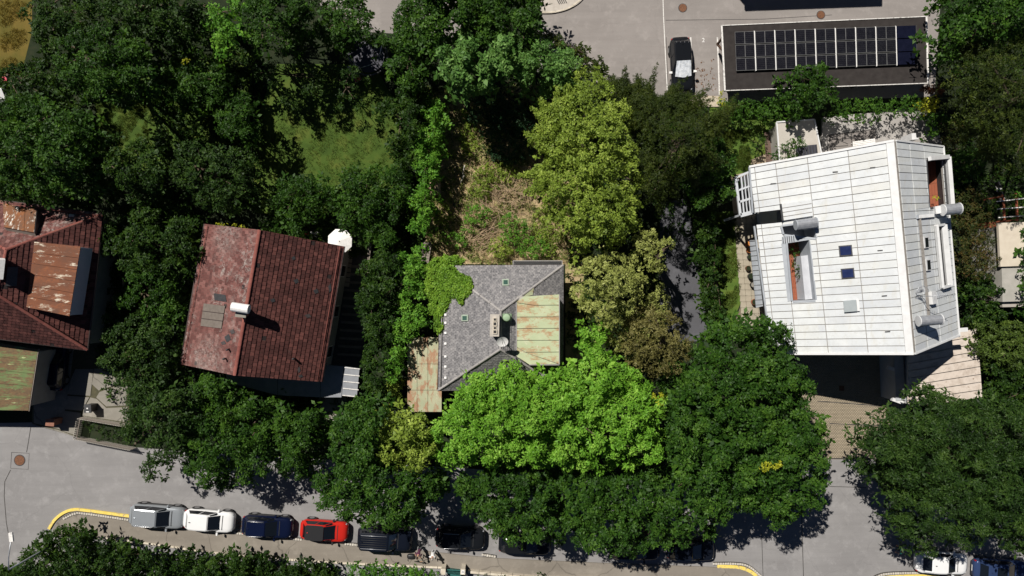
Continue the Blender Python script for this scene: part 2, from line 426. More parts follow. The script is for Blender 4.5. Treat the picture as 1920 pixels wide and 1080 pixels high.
for nm, path in (('kerb_sett_row', [(441, 999), (456, 1001)]), ('kerb_sett_row', [(546, 1010), (566, 1012)]), ('kerb_sett_row', [(648, 1020), (676, 1022)]), ('kerb_sett_row', [(905, 1040), (930, 1044)]),
                 ('kerb_sett_row', [(1338, 1057), (1380, 1057), (1404, 1062), (1426, 1080)]), ('kerb_sett_row', [(1640, 1083), (1662, 1076), (1720, 1074), (1765, 1076)])):
    g = mk(nm, *strip_geo([W(*p, .12)[:2] for p in smooth_path(path, 4)], .24, .005, .118), m_tar); g['kind'] = 'structure'; sett_run(path, g)
# stone edging and gate at the garden boundary
ed = thing('garden_edging', 'pale stone edging between the asphalt pavement and the street hedge', 'edging', W(560, 1052, .12))
edge_px = [(205, 1009), (305, 1022), (385, 1034), (480, 1044), (640, 1055), (835, 1064)]
edge0 = None
for i, (p, a) in enumerate(along(edge_px, 1.02)):
    v, f = obox_geo((0, 0, 0), (.49, 0, 0), (0, .075, 0), (0, 0, .06))
    loc = Vector((p.x, p.y, .17)) - ORG[ed.name]
    if edge0 is None: edge0 = mk('edging_stone', [q + ORG[ed.name] for q in v], f, m_stone, ed); edge0.location = loc; edge0.rotation_euler = (0, 0, a)
    else: share(edge0, 'edging_stone', ed, loc, a + random.uniform(-.01, .01))
gw = thing('low_garden_wall', 'low pale stone garden wall east of the green gate', 'wall', W(980, 1078, 0))
for i, (p, a) in enumerate(along([(888, 1070), (1000, 1080), (1120, 1086)], .95)):
    v, f = obox_geo((p.x, p.y, .3), (.46 * math.cos(a), .46 * math.sin(a), 0), (-.1 * math.sin(a), .1 * math.cos(a), 0), (0, 0, .22)); mk('wall_stone', v, f, m_stone, gw)
m_green = M('green painted metal', (.02, .11, .10), (.035, .15, .13), scale=5, rough=.5)
gt = thing('garden_gate', 'dark green metal garden gate between two stone posts', 'gate', W(852, 1072, .1))
for i in range(12): p = W(839 + i * 2.4, 1069.5 + i * .3, .7); box('bar', (p.x, p.y, .68), (.05, .04, 1.1), m_green, gt)
box('gate_panel', W(852, 1074, .6), (1.15, .5, .03), m_green, gt, -.06); box('gate_rail', W(852, 1069, 1.2), (1.2, .06, .06), m_green, gt, -.06)
for lab, x in (('square pale stone gate post at the hedge end', 831), ('stone gate post bearing a number plaque', 868)):
    g = thing('gate_post', lab, 'gate post', W(x, 1068, 0)); c = W(x, 1071, 1.2)
    box('pillar', (c.x, c.y, .66), (.34, .42, 1.2), m_stone, g, -.06); box('cap', (c.x, c.y, 1.30), (.40, .48, .08), m_stone, g, -.06)
    if x == 868:
        box('plaque', (c.x, c.y, 1.352), (.26, .30, .02), m_white, g, -.06)
        cu = bpy.data.curves.new('house_number', 'FONT'); cu.body = '22'; cu.size = .22; cu.extrude = .004; cu.align_x = 'CENTER'; cu.align_y = 'CENTER'; cu.materials.append(m_black)
        t = text_mesh('house_number', cu); t.parent = g; t.location = Vector((c.x, c.y, 1.368)) - ORG[g.name]; t.rotation_euler = (0, 0, -.06)

def joint(name, pxs, w, z=.008, mat=None):
    v, f = strip_geo([W(*p)[:2] for p in pxs], w, z, .003); o = mk(name, v, f, mat or m_tar); o['kind'] = 'structure'
joint('tar_joint', [(58, 800), (54, 825), (50, 848)], .06); joint('tar_joint', [(20, 881), (9, 903), (8, 930), (12, 980), (18, 1012)], .06)
joint('tar_joint', [(1242, -40), (1244, 30), (1247, 90), (1252, 185)], .07, mat=m_wornwhite); joint('tar_joint', [(1249, 70), (1253, 185)], .04)
joint('tar_joint', [(1502, 912), (1504, 1000), (1507, 1100)], .06); joint('tar_joint', [(1428, 1000), (1431, 1090)], .05); joint('tar_joint', [(1555, 912), (1625, 914)], .05)
joint('tar_joint', [(1248, 38), (1430, 36), (1560, 28)], .04)
for p in ([(22, 848), (55, 850), (53, 880), (20, 878), (22, 848)],): joint('tar_joint', p, .04, .009)
for pxs in ([(1295, 70), (1297, 130), (1299, 172)], [(1345, 70), (1347, 120), (1349, 178)], [(1270, 71), (1270.5, 76)]):
    joint('bay_line', pxs, .11, mat=m_wornwhite)
cu = bpy.data.curves.new('bay_number', 'FONT'); cu.body = '2'; cu.size = .5; cu.extrude = .002; cu.materials.append(m_white)
t = text_mesh('bay_number', cu); t.location = W(1316, 79) + Vector((0, 0, .012)); t['kind'] = 'structure'

# manhole covers
def manhole(px, py, r, label, frame=None):
    g = thing('manhole_cover', label, 'manhole cover', W(px, py, .005), 0, 'manhole covers')
    c = W(px, py)
    mk('rim', *disc_geo((c.x, c.y, .006), r * 1.16, .008, 28), m_dark if not frame else m_stone, g)
    mk('lid', *disc_geo((c.x, c.y, .014), r, .012, 28), m_iron, g)
    b = MB()
    for k in range(3):
        rr = r * (.3 + .25 * k)
        for j in range(6 + 5 * k):
            a = 2 * math.pi * j / (6 + 5 * k); b.add(obox_geo((c.x + rr * math.cos(a), c.y + rr * math.sin(a), .028), (.03, 0, 0), (0, .03, 0), (0, 0, .006)))
    o = b.build('stud', m_iron, g); o['kind'] = 'stuff'
manhole(37, 863, .42, 'rusty round manhole cover in a square asphalt patch beside the driveway')
manhole(1280, 15, .33, 'brown manhole cover near the top edge above the black parked car')
manhole(1539, 28, .32, 'small dark manhole cover just above the solar panel roof')
# traffic island of the car park
isl = prism('paved_island', [W(*p) for p in smooth_path([(1014, 26), (1040, 25), (1068, 17), (1092, 0), (1110, -30)], 5) + [(1110, -120), (1030, -120)]], 0, .12, M('pale pavers', (.36, .32, .28), (.46, .42, .37), scale=3, rough=.9)); isl['kind'] = 'structure'
for i, (p, a) in enumerate(along([(1015, 23), (1040, 22), (1068, 14), (1090, -2)], .8)):
    v, f = obox_geo((p.x, p.y, .128), (.38 * math.cos(a), .38 * math.sin(a), 0), (-.06 * math.sin(a), .06 * math.cos(a), 0), (0, 0, .012)); mk('kerb_stone', v, f, m_stone, isl)
for i in range(5):
    p = W(1047 + i * 3.4, 4 - i * .5, .12); box('drain_slot', (p.x, p.y, .126), (.07, .42, .008), m_black, isl, .5)

# broken concrete of the neighbour's yard, slab by slab
yard = sheet('yard', [(60, 640), (250, 640), (246, 720), (240, 838), (150, 822), (60, 794)], .008, M('mossy joints', (.05, .05, .03), (.09, .08, .045), scale=4, rough=1))
sheet('planting_bed', [(152, 786), (250, 801), (252, 840), (146, 820)], .03, m_ground)
sl = [[(62, 642), (140, 642), (133, 700), (122, 770), (118, 806), (64, 793)],
      [(142, 692), (176, 692), (170, 742), (127, 739), (133, 712)], [(178, 691), (240, 692), (222, 720), (186, 732), (173, 720)],
      [(187, 735), (223, 722), (240, 722), (236, 760), (200, 762), (181, 745)], [(127, 742), (168, 745), (154, 770), (122, 767)],
      [(121, 770), (152, 774), (152, 783), (143, 816), (116, 807)], [(156, 770), (170, 745), (182, 748), (200, 765), (240, 763), (240, 792), (155, 779)], [(62, 796), (110, 806), (142, 818), (150, 821), (62, 795.5)]]
for i, p in enumerate(sl):
    pts = ccw([W(*q)[:2] for q in p]); v, f = prism_geo([(x, y, .012) for x, y in pts], (0, 0, .03 + .012 * (i % 3))); mk('concrete_slab', v, f, m_conc, yard)

# cobbled drive of the white house (setts too small to pick apart: joined)
drive = sheet('cobbled_drive', [(1488, 640), (1700, 640), (1700, 765), (1650, 862), (1505, 861)], .008, M('drive joint sand', (.16, .13, .095), (.20, .165, .12), scale=8, rough=1))
V = []; T = []
poly = ccw([W(*q)[:2] for q in [(1490, 642), (1698, 642), (1698, 762), (1648, 860), (1508, 859)]])
x0 = min(p[0] for p in poly); x1 = max(p[0] for p in poly); y0 = min(p[1] for p in poly); y1 = max(p[1] for p in poly)
def inpoly(x, y, P):
    c = False; j = len(P) - 1
    for i in range(len(P)):
        if (P[i][1] > y) != (P[j][1] > y) and x < (P[j][0] - P[i][0]) * (y - P[i][1]) / (P[j][1] - P[i][1]) + P[i][0]: c = not c
        j = i
    return c
ys = y0; r = 0; mb_v = []; mb_q = []; tn = []
while ys < y1:
    xs = x0 + (.1 if r % 2 else 0)
    while xs < x1:
        if inpoly(xs, ys, poly):
            z = .02 + random.uniform(0, .012); n = len(mb_v); a, b = .093, .0525
            mb_v += [(xs - a, ys - b, z), (xs + a, ys - b, z), (xs + a, ys + b, z), (xs - a, ys + b, z), (xs - a, ys - b, .008), (xs + a, ys - b, .008), (xs + a, ys + b, .008), (xs - a, ys + b, .008)]
            mb_q += [(n, n + 1, n + 2, n + 3), (n, n + 4, n + 5, n + 1), (n + 1, n + 5, n + 6, n + 2), (n + 2, n + 6, n + 7, n + 3), (n + 3, n + 7, n + 4, n)]; tn += [random.random()] * 5
        xs += .2
    ys += .115; r += 1
ob = fast_mesh('sett', np.array(mb_v), np.array(mb_q), M('tan clinker sett', (.23, .19, .135), (.28, .235, .17), (.33, .27, .195), tone=.5, scale=.6, rough=.9), drive, np.array(tn)); ob['kind'] = 'stuff'
for pxs in ([(1532, 752), (1600, 757), (1660, 762)], [(1555, 794), (1600, 796), (1650, 798)], [(1506, 859), (1650, 860)]):
    v, f = strip_geo([W(*p)[:2] for p in pxs], .07, .012, .026); mk('edging_band', v, f, m_tar, drive)
box('drain_cover', W(1578, 728, .03), (.42, .42, .03), m_iron, drive)
# ------------------------------------------------------------------ roofs
def local2(plane, udir):
    u = Vector(udir); u = (u - plane.n * u.dot(plane.n)).normalized(); v = plane.n.cross(u)
    if v.z < 0: u, v = -u, -v
    return u, v
def tiles(name, plane, outline, udir, tw, tl, lift, mat, parent, jit=.0, missing=0.0, darkset=(), gap=.012):
    """overlapping roof tiles clipped to a convex outline of points on the plane"""
    u, v = local2(plane, udir); o = plane.p
    P2 = ccw([((p - o).dot(u), (p - o).dot(v)) for p in outline])
    us = [p[0] for p in P2]; vs_ = [p[1] for p in P2]
    V = []; F = []; T = []; r = 0; vv = min(vs_)
    while vv < max(vs_):
        uu = min(us) - tw + (tw / 2 if r % 2 else 0)
        while uu < max(us):
            cell = [(uu + gap, vv), (uu + tw - gap, vv), (uu + tw - gap, vv + tl), (uu + gap, vv + tl)]
            c = clip_convex(cell, P2)
            if c:
                t = random.random(); j = random.uniform(-jit, jit)
                if random.random() < missing: t = -.6
                n = len(V); k = len(c); top = []
                for p in c:
                    z = .012 + (lift + j) * (1 - (p[1] - vv) / tl) + (0 if t >= 0 else -.02); V.append(o + u * p[0] + v * p[1] + plane.n * z)
                F.append(tuple(range(n, n + k))); T.append(t)
                if len(c) == 4:
                    V.append(o + u * c[0][0] + v * c[0][1] - plane.n * .01); V.append(o + u * c[1][0] + v * c[1][1] - plane.n * .01)
                    F.append((n, n + 4, n + 5, n + 1)); T.append(t)
            uu += tw
        vv += tl; r += 1
    ob = mk(name, V, F, mat, parent, tone=T); ob['kind'] = 'stuff'; return ob
def deck(name, pts, th, mat, parent, n):
    v, f = prism_geo([p - n * th for p in ccw(pts)], n * th); return mk(name, v, f, mat, parent)
def caps(name, a, b, w, step, mat, parent):
    """half-round cap tiles along a hip or ridge"""
    m = MB(); d = (b - a); L = d.length; d.normalize(); s = d.cross(Vector((0, 0, 1))).normalized(); up = s.cross(d); k = 0.0
    if up.z < 0: up = -up
    while k < L:
        e = min(k + step * .98, L); pr = []
        for (t, hh, ww) in ((k, .075, w * .56), (e, .05, w * .48)):
            c = a + d * t
            for j in range(6):
                an = math.pi * j / 5; pr.append(c + s * math.cos(an) * ww + up * (math.sin(an) * hh * 1.3 - .0))
        m.add((pr, [(j, j + 1, j + 7, j + 6) for j in range(5)] + [(0, 1, 2, 3, 4, 5), (11, 10, 9, 8, 7, 6)]), random.random()); k += step
    o = m.build(name, mat, parent); o['kind'] = 'stuff'; return o
def wall_ring(pts, z0, z1, th, mat, parent, windows=()):
    """walls one by one around a footprint; windows: (side, fraction, sill z, w, h)"""
    pts = ccw([tuple(p[:2]) for p in pts]); n = len(pts); cx = sum(p[0] for p in pts) / n; cy = sum(p[1] for p in pts) / n
    for i in range(n):
        a = Vector((*pts[i], 0)); b = Vector((*pts[(i + 1) % n], 0)); d = (b - a).normalized(); nrm = Vector((d.y, -d.x, 0))
        c = (a + b) / 2 - nrm * th / 2; L = (b - a).length - th * 2 - .004
        if i % 2: L += th * 2
        v, f = obox_geo((c.x, c.y, (z0 + z1) / 2), d * L / 2, nrm * th / 2, Vector((0, 0, (z1 - z0) / 2))); mk('wall', v, f, mat, parent)
        k = max(1, int((b - a).length / 3.0))
        for lv in range(int((z1 - .6) // 2.7)):
            for j in range(k):
                q = a + (b - a) * ((j + .5) / k); z = 1.5 + 2.7 * lv
                if z + .7 > z1: continue
                v, f = obox_geo((q.x + nrm.x * .01, q.y + nrm.y * .01, z), d * .5, nrm * .03, Vector((0, 0, .65))); w = mk('window', v, f, m_white, parent)
                v, f = obox_geo((q.x + nrm.x * .045, q.y + nrm.y * .045, z), d * .42, nrm * .01, Vector((0, 0, .57))); mk('pane', v, f, m_glass, w)
def pyr(a, b, c, d): return None

# ---- red gable house
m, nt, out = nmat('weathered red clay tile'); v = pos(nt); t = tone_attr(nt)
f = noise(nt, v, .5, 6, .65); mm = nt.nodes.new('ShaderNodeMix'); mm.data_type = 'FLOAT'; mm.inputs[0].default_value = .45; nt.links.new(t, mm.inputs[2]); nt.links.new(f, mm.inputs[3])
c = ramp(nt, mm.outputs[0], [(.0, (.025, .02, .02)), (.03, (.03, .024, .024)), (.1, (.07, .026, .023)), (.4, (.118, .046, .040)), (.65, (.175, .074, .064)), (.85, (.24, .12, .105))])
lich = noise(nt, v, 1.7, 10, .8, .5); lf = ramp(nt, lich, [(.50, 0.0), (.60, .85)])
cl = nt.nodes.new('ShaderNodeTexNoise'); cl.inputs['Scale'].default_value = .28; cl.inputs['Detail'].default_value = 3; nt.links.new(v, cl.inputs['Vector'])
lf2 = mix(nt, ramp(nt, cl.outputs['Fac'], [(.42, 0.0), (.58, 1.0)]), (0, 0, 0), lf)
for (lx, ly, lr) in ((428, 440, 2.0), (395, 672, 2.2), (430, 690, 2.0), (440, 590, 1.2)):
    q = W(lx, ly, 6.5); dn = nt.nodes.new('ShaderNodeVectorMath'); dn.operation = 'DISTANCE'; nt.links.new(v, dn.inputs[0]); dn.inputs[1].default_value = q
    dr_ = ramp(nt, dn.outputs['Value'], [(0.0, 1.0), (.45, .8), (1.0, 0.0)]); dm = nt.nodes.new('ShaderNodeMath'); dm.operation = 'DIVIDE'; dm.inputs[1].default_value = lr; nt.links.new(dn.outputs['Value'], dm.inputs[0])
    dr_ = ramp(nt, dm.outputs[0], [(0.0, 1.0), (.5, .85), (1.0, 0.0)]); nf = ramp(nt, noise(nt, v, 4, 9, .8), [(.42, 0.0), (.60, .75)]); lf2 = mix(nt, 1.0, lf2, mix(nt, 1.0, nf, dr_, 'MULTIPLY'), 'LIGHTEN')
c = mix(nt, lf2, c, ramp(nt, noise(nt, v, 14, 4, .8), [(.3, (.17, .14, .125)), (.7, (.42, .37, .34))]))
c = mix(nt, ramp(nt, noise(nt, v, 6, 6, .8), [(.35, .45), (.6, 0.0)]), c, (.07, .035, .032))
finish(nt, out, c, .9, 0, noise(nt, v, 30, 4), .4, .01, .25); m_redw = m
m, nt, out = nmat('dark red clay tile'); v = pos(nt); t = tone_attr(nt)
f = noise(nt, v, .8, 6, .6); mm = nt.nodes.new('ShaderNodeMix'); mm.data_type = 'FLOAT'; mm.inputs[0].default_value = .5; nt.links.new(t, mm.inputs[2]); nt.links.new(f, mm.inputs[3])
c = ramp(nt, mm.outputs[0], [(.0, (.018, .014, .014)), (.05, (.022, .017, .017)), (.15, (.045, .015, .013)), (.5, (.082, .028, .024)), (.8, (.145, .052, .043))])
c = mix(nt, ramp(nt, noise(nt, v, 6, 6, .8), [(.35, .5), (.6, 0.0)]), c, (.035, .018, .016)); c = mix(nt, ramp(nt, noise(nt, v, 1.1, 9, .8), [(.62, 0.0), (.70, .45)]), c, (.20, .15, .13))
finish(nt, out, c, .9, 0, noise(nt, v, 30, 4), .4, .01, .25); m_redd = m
m_cap = M('clay ridge tile', (.17, .05, .04), (.26, .09, .07), tone=.6, scale=2, rough=.9)
m_gut = M('dark gutter', (.04, .03, .028), (.07, .05, .045), scale=4, rough=.7)

hc = thing('gable_house', 'red tiled gable roof house with a pale chimney cowl, left of the slate roofed house', 'house', W(492, 560))
RN, RS = W(487, 431, 8.6), W(440, 704, 8.6)
PW = Plane(RN, RS, W(362, 551, 5.0)); PE = Plane(RN, RS, W(626, 588, 5.0))
ow = [PW.on(487, 431), PW.on(385, 420), PW.on(340, 683), PW.on(440, 704)]; oe = [PE.on(487, 431), PE.on(440, 704), PE.on(603, 716), PE.on(645, 462)]
deck('roof_deck', ow, .16, m_brownwood, hc, PW.n); deck('roof_deck', oe, .16, m_brownwood, hc, PE.n)
tiles('roof_tiles', PW, ow, RS - RN, .31, .34, .045, m_redw, hc, .012, .012); tiles('roof_tiles', PE, oe, RS - RN, .31, .34, .045, m_redd, hc, .012, .010)
caps('ridge_tiles', RN + Vector((0, 0, .03)), RS + Vector((0, 0, .03)), .26, .36, m_cap, hc)
def gutter(a, b, parent, r=.07, mat=None, name='gutter'):
    return tube(name, [a, b], r, mat or m_gut, parent, 8)
gutter(PW.on(383, 420, -.02), PW.on(338, 683, -.02), hc); gutter(PE.on(646, 462, -.02), PE.on(604, 716, -.02), hc)
for pl, a, b in ((PW, (392, 424), (346, 684)), (PE, (636, 462), (594, 713))):   # snow guard rails
    q0, q1 = pl.on(*a, .16), pl.on(*b, .16); g = tube('snow_guard', [q0, q1], .03, m_cap, hc, 6)
    for k in range(18): e = q0.lerp(q1, (k + .5) / 18); mk('bracket', *beam_geo(e, e - pl.n * .16, .04, .04), m_gut, g)
fp = [ow[1].lerp(ow[0], .07), ow[2].lerp(ow[3], .07), oe[2].lerp(oe[1], .07), oe[3].lerp(oe[0], .07)]
c0 = sum((p for p in fp), Vector()) / 4; fp = [(c0 + (p - c0) * .95)[:2] for p in fp]; wall_ring(fp, 0, 4.85, .3, m_render, hc)
for (a, b, cc) in ((ow[1], RN, oe[3]), (ow[2], RS, oe[2])):   # gable triangles
    q = [c0 + (Vector((p.x, p.y, 0)) - Vector((c0.x, c0.y, 0))) * .93 - Vector((0, 0, c0.z)) + Vector((0, 0, p.z - .35)) for p in (a, b, cc)]
    d = Vector((0, .25 if b is RS else -.25, 0)); v_, f_ = prism_geo(q, d); mk('gable', v_, f_, m_render, hc)
ch = prism('chimney', [W(445, 577, 9.4), W(460, 579, 9.4), W(458, 594, 9.4), W(443, 592, 9.4)], 7.6, 9.4, m_cap, hc)
prism('chimney_head', [W(443, 574, 9.45), W(463, 577, 9.45), W(461, 596, 9.45), W(441, 594, 9.45)], 9.4, 9.5, m_conc, ch)
v_, f_ = tube_geo([W(435, 575, 9.78), W(467, 580, 9.78)], .33, 14); mk('chimney_cowl', v_, f_, m_white, ch, smooth=False)
for x, y, lab in ((430, 655, 'vent'), (424, 672, 'vent'), (553, 672, 'vent')):
    pl = PW if x < 460 else PE; q = pl.on(x, y); tube('vent_pipe', [q, q + Vector((0, 0, .55))], .07, m_dark, hc, 8)
hp = slab('metal_roof_patch', PW, [(384, 569), (424, 574), (417, 616), (378, 611)], .07, .10, M('brown sheet metal', (.115, .095, .08), (.16, .135, .115), scale=3, rough=.6), hc)
for k in (1, 2):
    a = PW.on(384 - 2 * k, 569 + 14 * k, .11); b = PW.on(424 - 2.3 * k, 574 + 14 * k, .11); beam('seam', a, b, .05, .05, m_gut, hp)
for pxs in ([(402, 550), (424, 553), (426, 566), (404, 563)],): slab('patch_tiles', PW, pxs, .05, .07, m_dark, hc)
for pl, x, y, r1, r2 in ((PE, 555, 527, 5, 5), (PE, 592, 546, 5, 5), (PE, 511, 563, 5, 4), (PE, 618, 540, 3, 9), (PE, 563, 705, 5, 3), (PE, 560, 693, 3, 6), (PE, 550, 424 + 60, 4, 4), (PW, 428, 634, 6, 8), (PW, 437, 622, 5, 5), (PW, 420, 643, 5, 4), (PE, 577, 592, 6, 4)):
    slab('patch_tiles', pl, [(x - r1, y - r2 * .3), (x + r1 * .4, y - r2), (x + r1, y + r2 * .4), (x - r1 * .3, y + r2)], .05, .066, M('grey replacement tile', (.035, .028, .028), (.07, .06, .06), scale=4, rough=.9) if (x + y) % 2 else m_dark, hc)
for pxs in ([(478, 576), (497, 592), (503, 600), (498, 604), (480, 590)],): pass
# terrace canopy of the gable house
m_canopy = M('grey translucent canopy sheet', (.16, .17, .19), (.24, .25, .27), scale=1.2, rough=.45, spec=.5)
cn = thing('terrace_canopy', 'flat grey canopy with pale crossbars wrapping the south corner of the gable house', 'canopy', W(560, 725))
for i, pxs in enumerate([[(424, 700), (520, 706), (520, 741), (424, 716)], [(521, 706), (600, 712), (600, 745), (521, 741)], [(601, 683), (644, 687), (640, 745), (601, 745)], [(645, 687), (674, 691), (669, 743), (641, 742)]]):
    o = prism('canopy_sheet', [W(*p, 3.0) for p in pxs], 2.97, 3.0, m_canopy, cn)
for k in range(5):
    a = W(646 - .9 * k, 689 + 13 * k, 3.03); b = W(675 - .9 * k, 692 + 13 * k, 3.03); beam('crossbar', a, b, .07, .06, m_wornwhite, cn)
for p in ((430, 712), (520, 738), (600, 742), (666, 740), (671, 694)): q = W(*p, 3.0); beam('post', (q.x, q.y, 0), (q.x, q.y, 2.96), .1, .1, m_dark, cn)
st = thing('curved_garden_steps', 'curved stone step below the corner of the grey canopy', 'step', W(628, 754))
for k in range(3): c = W(628, 756, .1); mk('step', *disc_geo((c.x, c.y, .02 + .16 * k), 1.5 - .35 * k, .155, 22), m_conc, st)
# east terrace of the gable house
tr = thing('garden_terrace', 'dark paved terrace with timber floor along the east wall of the gable house', 'terrace', W(665, 560))
prism('paving', [W(*p) for p in [(640, 470), (700, 470), (680, 690), (610, 690)]], 0, .06, M('dark paving', (.05, .05, .05), (.09, .088, .085), scale=2, rough=.9), tr)
for k in range(12): box('sleeper', W(672 - k * 1.6, 500 + 15 * k, .09), (2.0, .22, .05), m_wood, tr, -.06)
for k in range(8): p = W(652 - 1.0 * k, 470 + k * 9, .1); box('plank', (p.x, p.y, .1), (.9, .34, .05), M('pale deck board', (.30, .24, .18), (.42, .34, .26), scale=2, rough=.9), tr, -.12)  # boards in a paler brown than the sleepers
ps = thing('parasol', 'white octagonal parasol open at the upper right corner of the gable roof', 'parasol', W(640, 458))
c = W(637, 452, 2.5); pv = [Vector((c.x, c.y, 2.75))]
for k in range(8): a = 2 * math.pi * k / 8 + .35; pv.append(Vector((c.x + 1.05 * math.cos(a), c.y + 1.05 * math.sin(a), 2.42)))
for k in range(8):
    tri = [pv[0], pv[1 + k], pv[1 + (k + 1) % 8]]; v_, f_ = prism_geo(tri, (0, 0, .012)); mk('canopy_panel', v_, f_, m_white, ps)
tube('pole', [(c.x, c.y, 0), (c.x, c.y, 2.85)], .03, m_alloy, ps, 8)
c = W(640, 458); mk('base', *disc_geo((c.x, c.y, .06), .3, .1, 16), m_conc, ps)

# ---- left neighbour: hipped roof with rusty dormers
ha = thing('hipped_house', 'large hipped roof house of faded red tiles with rusty metal dormers at the left edge', 'house', W(30, 520))
A1, A2 = W(12, 468, 9.2), W(-6, 552, 9.2); NE, SE, NW, SW = W(192, 402, 5.6), W(164, 656, 5.6), W(-240, 345, 5.6), W(-270, 600, 5.6)
PN = Plane(A1, NE, NW); PEa = Plane(A1, A2, (NE + SE) / 2); PSa = Plane(A2, SE, SW); PWa = Plane(A1, A2, (NW + SW) / 2)
NEe = PEa.on(192, 402); SEe = PEa.on(164, 656)
for pl, pts, dr, mt in ((PN, [A1, NW, NE], NE - NW, m_redw), (PEa, [A1, NEe, SEe, A2], SEe - NEe, m_redd), (PSa, [A2, SE, SW], SE - SW, m_redd), (PWa, [A1, A2, SW, NW], SW - NW, m_redw)):
    pts = [Vector((p.x, p.y, pl.z(p.x, p.y))) for p in pts]
    deck('roof_deck', pts, .16, m_brownwood, ha, pl.n); tiles('roof_tiles', pl, pts, dr, .31, .34, .045, mt, ha, .012, .006)
up = Vector((0, 0, .03))
for a, b in ((A1, NE), (A1, NW), (A2, SE), (A2, SW), (A1, A2)): caps('hip_tiles', a + up, b + up, .22, .36, m_cap, ha)
gutter(W(-240, 344, 5.55), W(193, 401, 5.55), ha); gutter(W(193, 402, 5.55), W(165, 657, 5.55), ha); gutter(W(-270, 601, 5.55), W(165, 657, 5.55), ha)
q0, q1 = PN.on(-100, 373, .2), PN.on(182, 408, .2); g = tube('snow_guard', [q0, q1], .035, m_cap, ha, 6)
for k in range(24): e = q0.lerp(q1, (k + .5) / 24); mk('bracket', *beam_geo(e, e - PN.n * .2, .04, .04), m_gut, g)
c0 = (NE + SE + NW + SW) / 4; wall_ring([(c0 + (p - c0) * .94)[:2] for p in (NE, SE, SW, NW)], 0, 5.4, .3, m_render, ha)
m_rust1 = rusty('rusted dormer sheet', (.17, .055, .022), (.11, .05, .03), (.26, .085, .03), (.10, .045, .03), (.60, .53, .42), vec=(.45, 1.5, 1), rthr=.50, pthr=.56, scale=.9)
m_rust2 = rusty('rusted standing seam', (.19, .075, .03), (.10, .06, .04), (.32, .11, .03), (.12, .055, .03), (.66, .62, .55), vec=(1.6, .5, 1), rthr=.50, pthr=.53, scale=.8)
def seamed(parent, name, quad, nu, nv, h, mat, th=.05, gap=.02, plane=None, seam_mat=None):
    """a roof of separate sheets inside a bilinear quad given by 3D corners tl,tr,br,bl"""
    tl, tr, br, bl = quad
    def P(u, v): return tl.lerp(tr, u).lerp(bl.lerp(br, u), v)
    n = (tr - tl).cross(bl - tl).normalized(); n = -n if n.z < 0 else n
    Lu = (tr - tl).length; Lv = (bl - tl).length; gu = gap / Lu; gv = gap / Lv; out = []
    for i in range(nu):
        for j in range(nv):
            u0, u1 = i / nu + gu, (i + 1) / nu - gu; v0, v1 = j / nv + gv, (j + 1) / nv - gv
            v_, f_ = prism_geo(ccw([P(u0, v0), P(u1, v0), P(u1, v1), P(u0, v1)]), n * th); out.append(mk(name, v_, f_, mat, parent))
    return out
dr = mk('dormer', *prism_geo(ccw([W(66, 455, 8.3), W(150, 464, 8.0), W(130, 591, 8.0), (W(52, 576, 8.3))]), (0, 0, -1.6)), M('dormer white board', (.38, .42, .50), (.46, .50, .56), scale=1, rough=.7), ha)
seamed(dr, 'rusty_sheet', [W(65, 453, 8.35), W(152, 462, 8.1), W(131, 593, 8.1), W(50, 576, 8.35)], 1, 6, 0, m_rust1, .06, .012)
v_, f_ = prism_geo(ccw([W(151, 465, 7.9), W(168, 470, 6.1), W(152, 586, 6.1), W(131, 592, 7.9)]), (-.05, 0, -.1)); fr = mk('dormer_front', v_, f_, M('pale blue grey boards', (.50, .54, .60), (.60, .63, .68), scale=1, rough=.7), ha)
for a, b in ((.16, .38), (.66, .88)):
    tl, tr_, br, bl = W(151, 465, 7.97), W(168, 470, 6.17), W(152, 586, 6.17), W(131, 592, 7.97)
    def Q(u, v): return tl.lerp(tr_, u).lerp(bl.lerp(br, u), v)
    v_, f_ = prism_geo(ccw([Q(.25, a), Q(.8, a), Q(.8, b), Q(.25, b)]), (.03, 0, .03)); w = mk('dormer_window', v_, f_, m_white, fr)
    v_, f_ = prism_geo(ccw([Q(.32, a + .02), Q(.73, a + .02), Q(.73, b - .02), Q(.32, b - .02)]), (.05, 0, .05)); mk('pane', v_, f_, m_glass, w)
d2 = slab('small_dormer', PN, [(17, 395), (78, 405), (68, 443), (12, 433)], 0, .35, m_wood, ha)
tl = PN.on(16, 391, .45); tr_ = PN.on(79, 403, .45); br = PN.on(68, 444, .38); bl = PN.on(12, 434, .38)
seamed(d2, 'rusty_sheet', [tl + Vector((0, 0, .35)), tr_ + Vector((0, 0, .35)), br, bl], 3, 1, 0, m_rust2, .04, .015)
v_, f_ = prism_geo([tr_ + Vector((0, 0, .35)), br, PN.on(70, 441), PN.on(80, 403)], (.03, 0, 0)); mk('cheek', v_, f_, m_dark, d2)
cs = slab('chimney', PEa, [(-6, 484), (9, 484), (5, 520), (-10, 520)], -.2, 1.3, m_white, ha)
slab('chimney_shadow_plate', PEa, [(14, 500), (34, 500), (31, 536), (10, 536)], .05, .16, m_dark, ha)  # dark plate laid where the chimney's shadow falls, no real hatch
slab('ridge_vent', PN, [(131, 404), (140, 405), (139, 408), (130, 407)], .05, .14, m_white, ha)
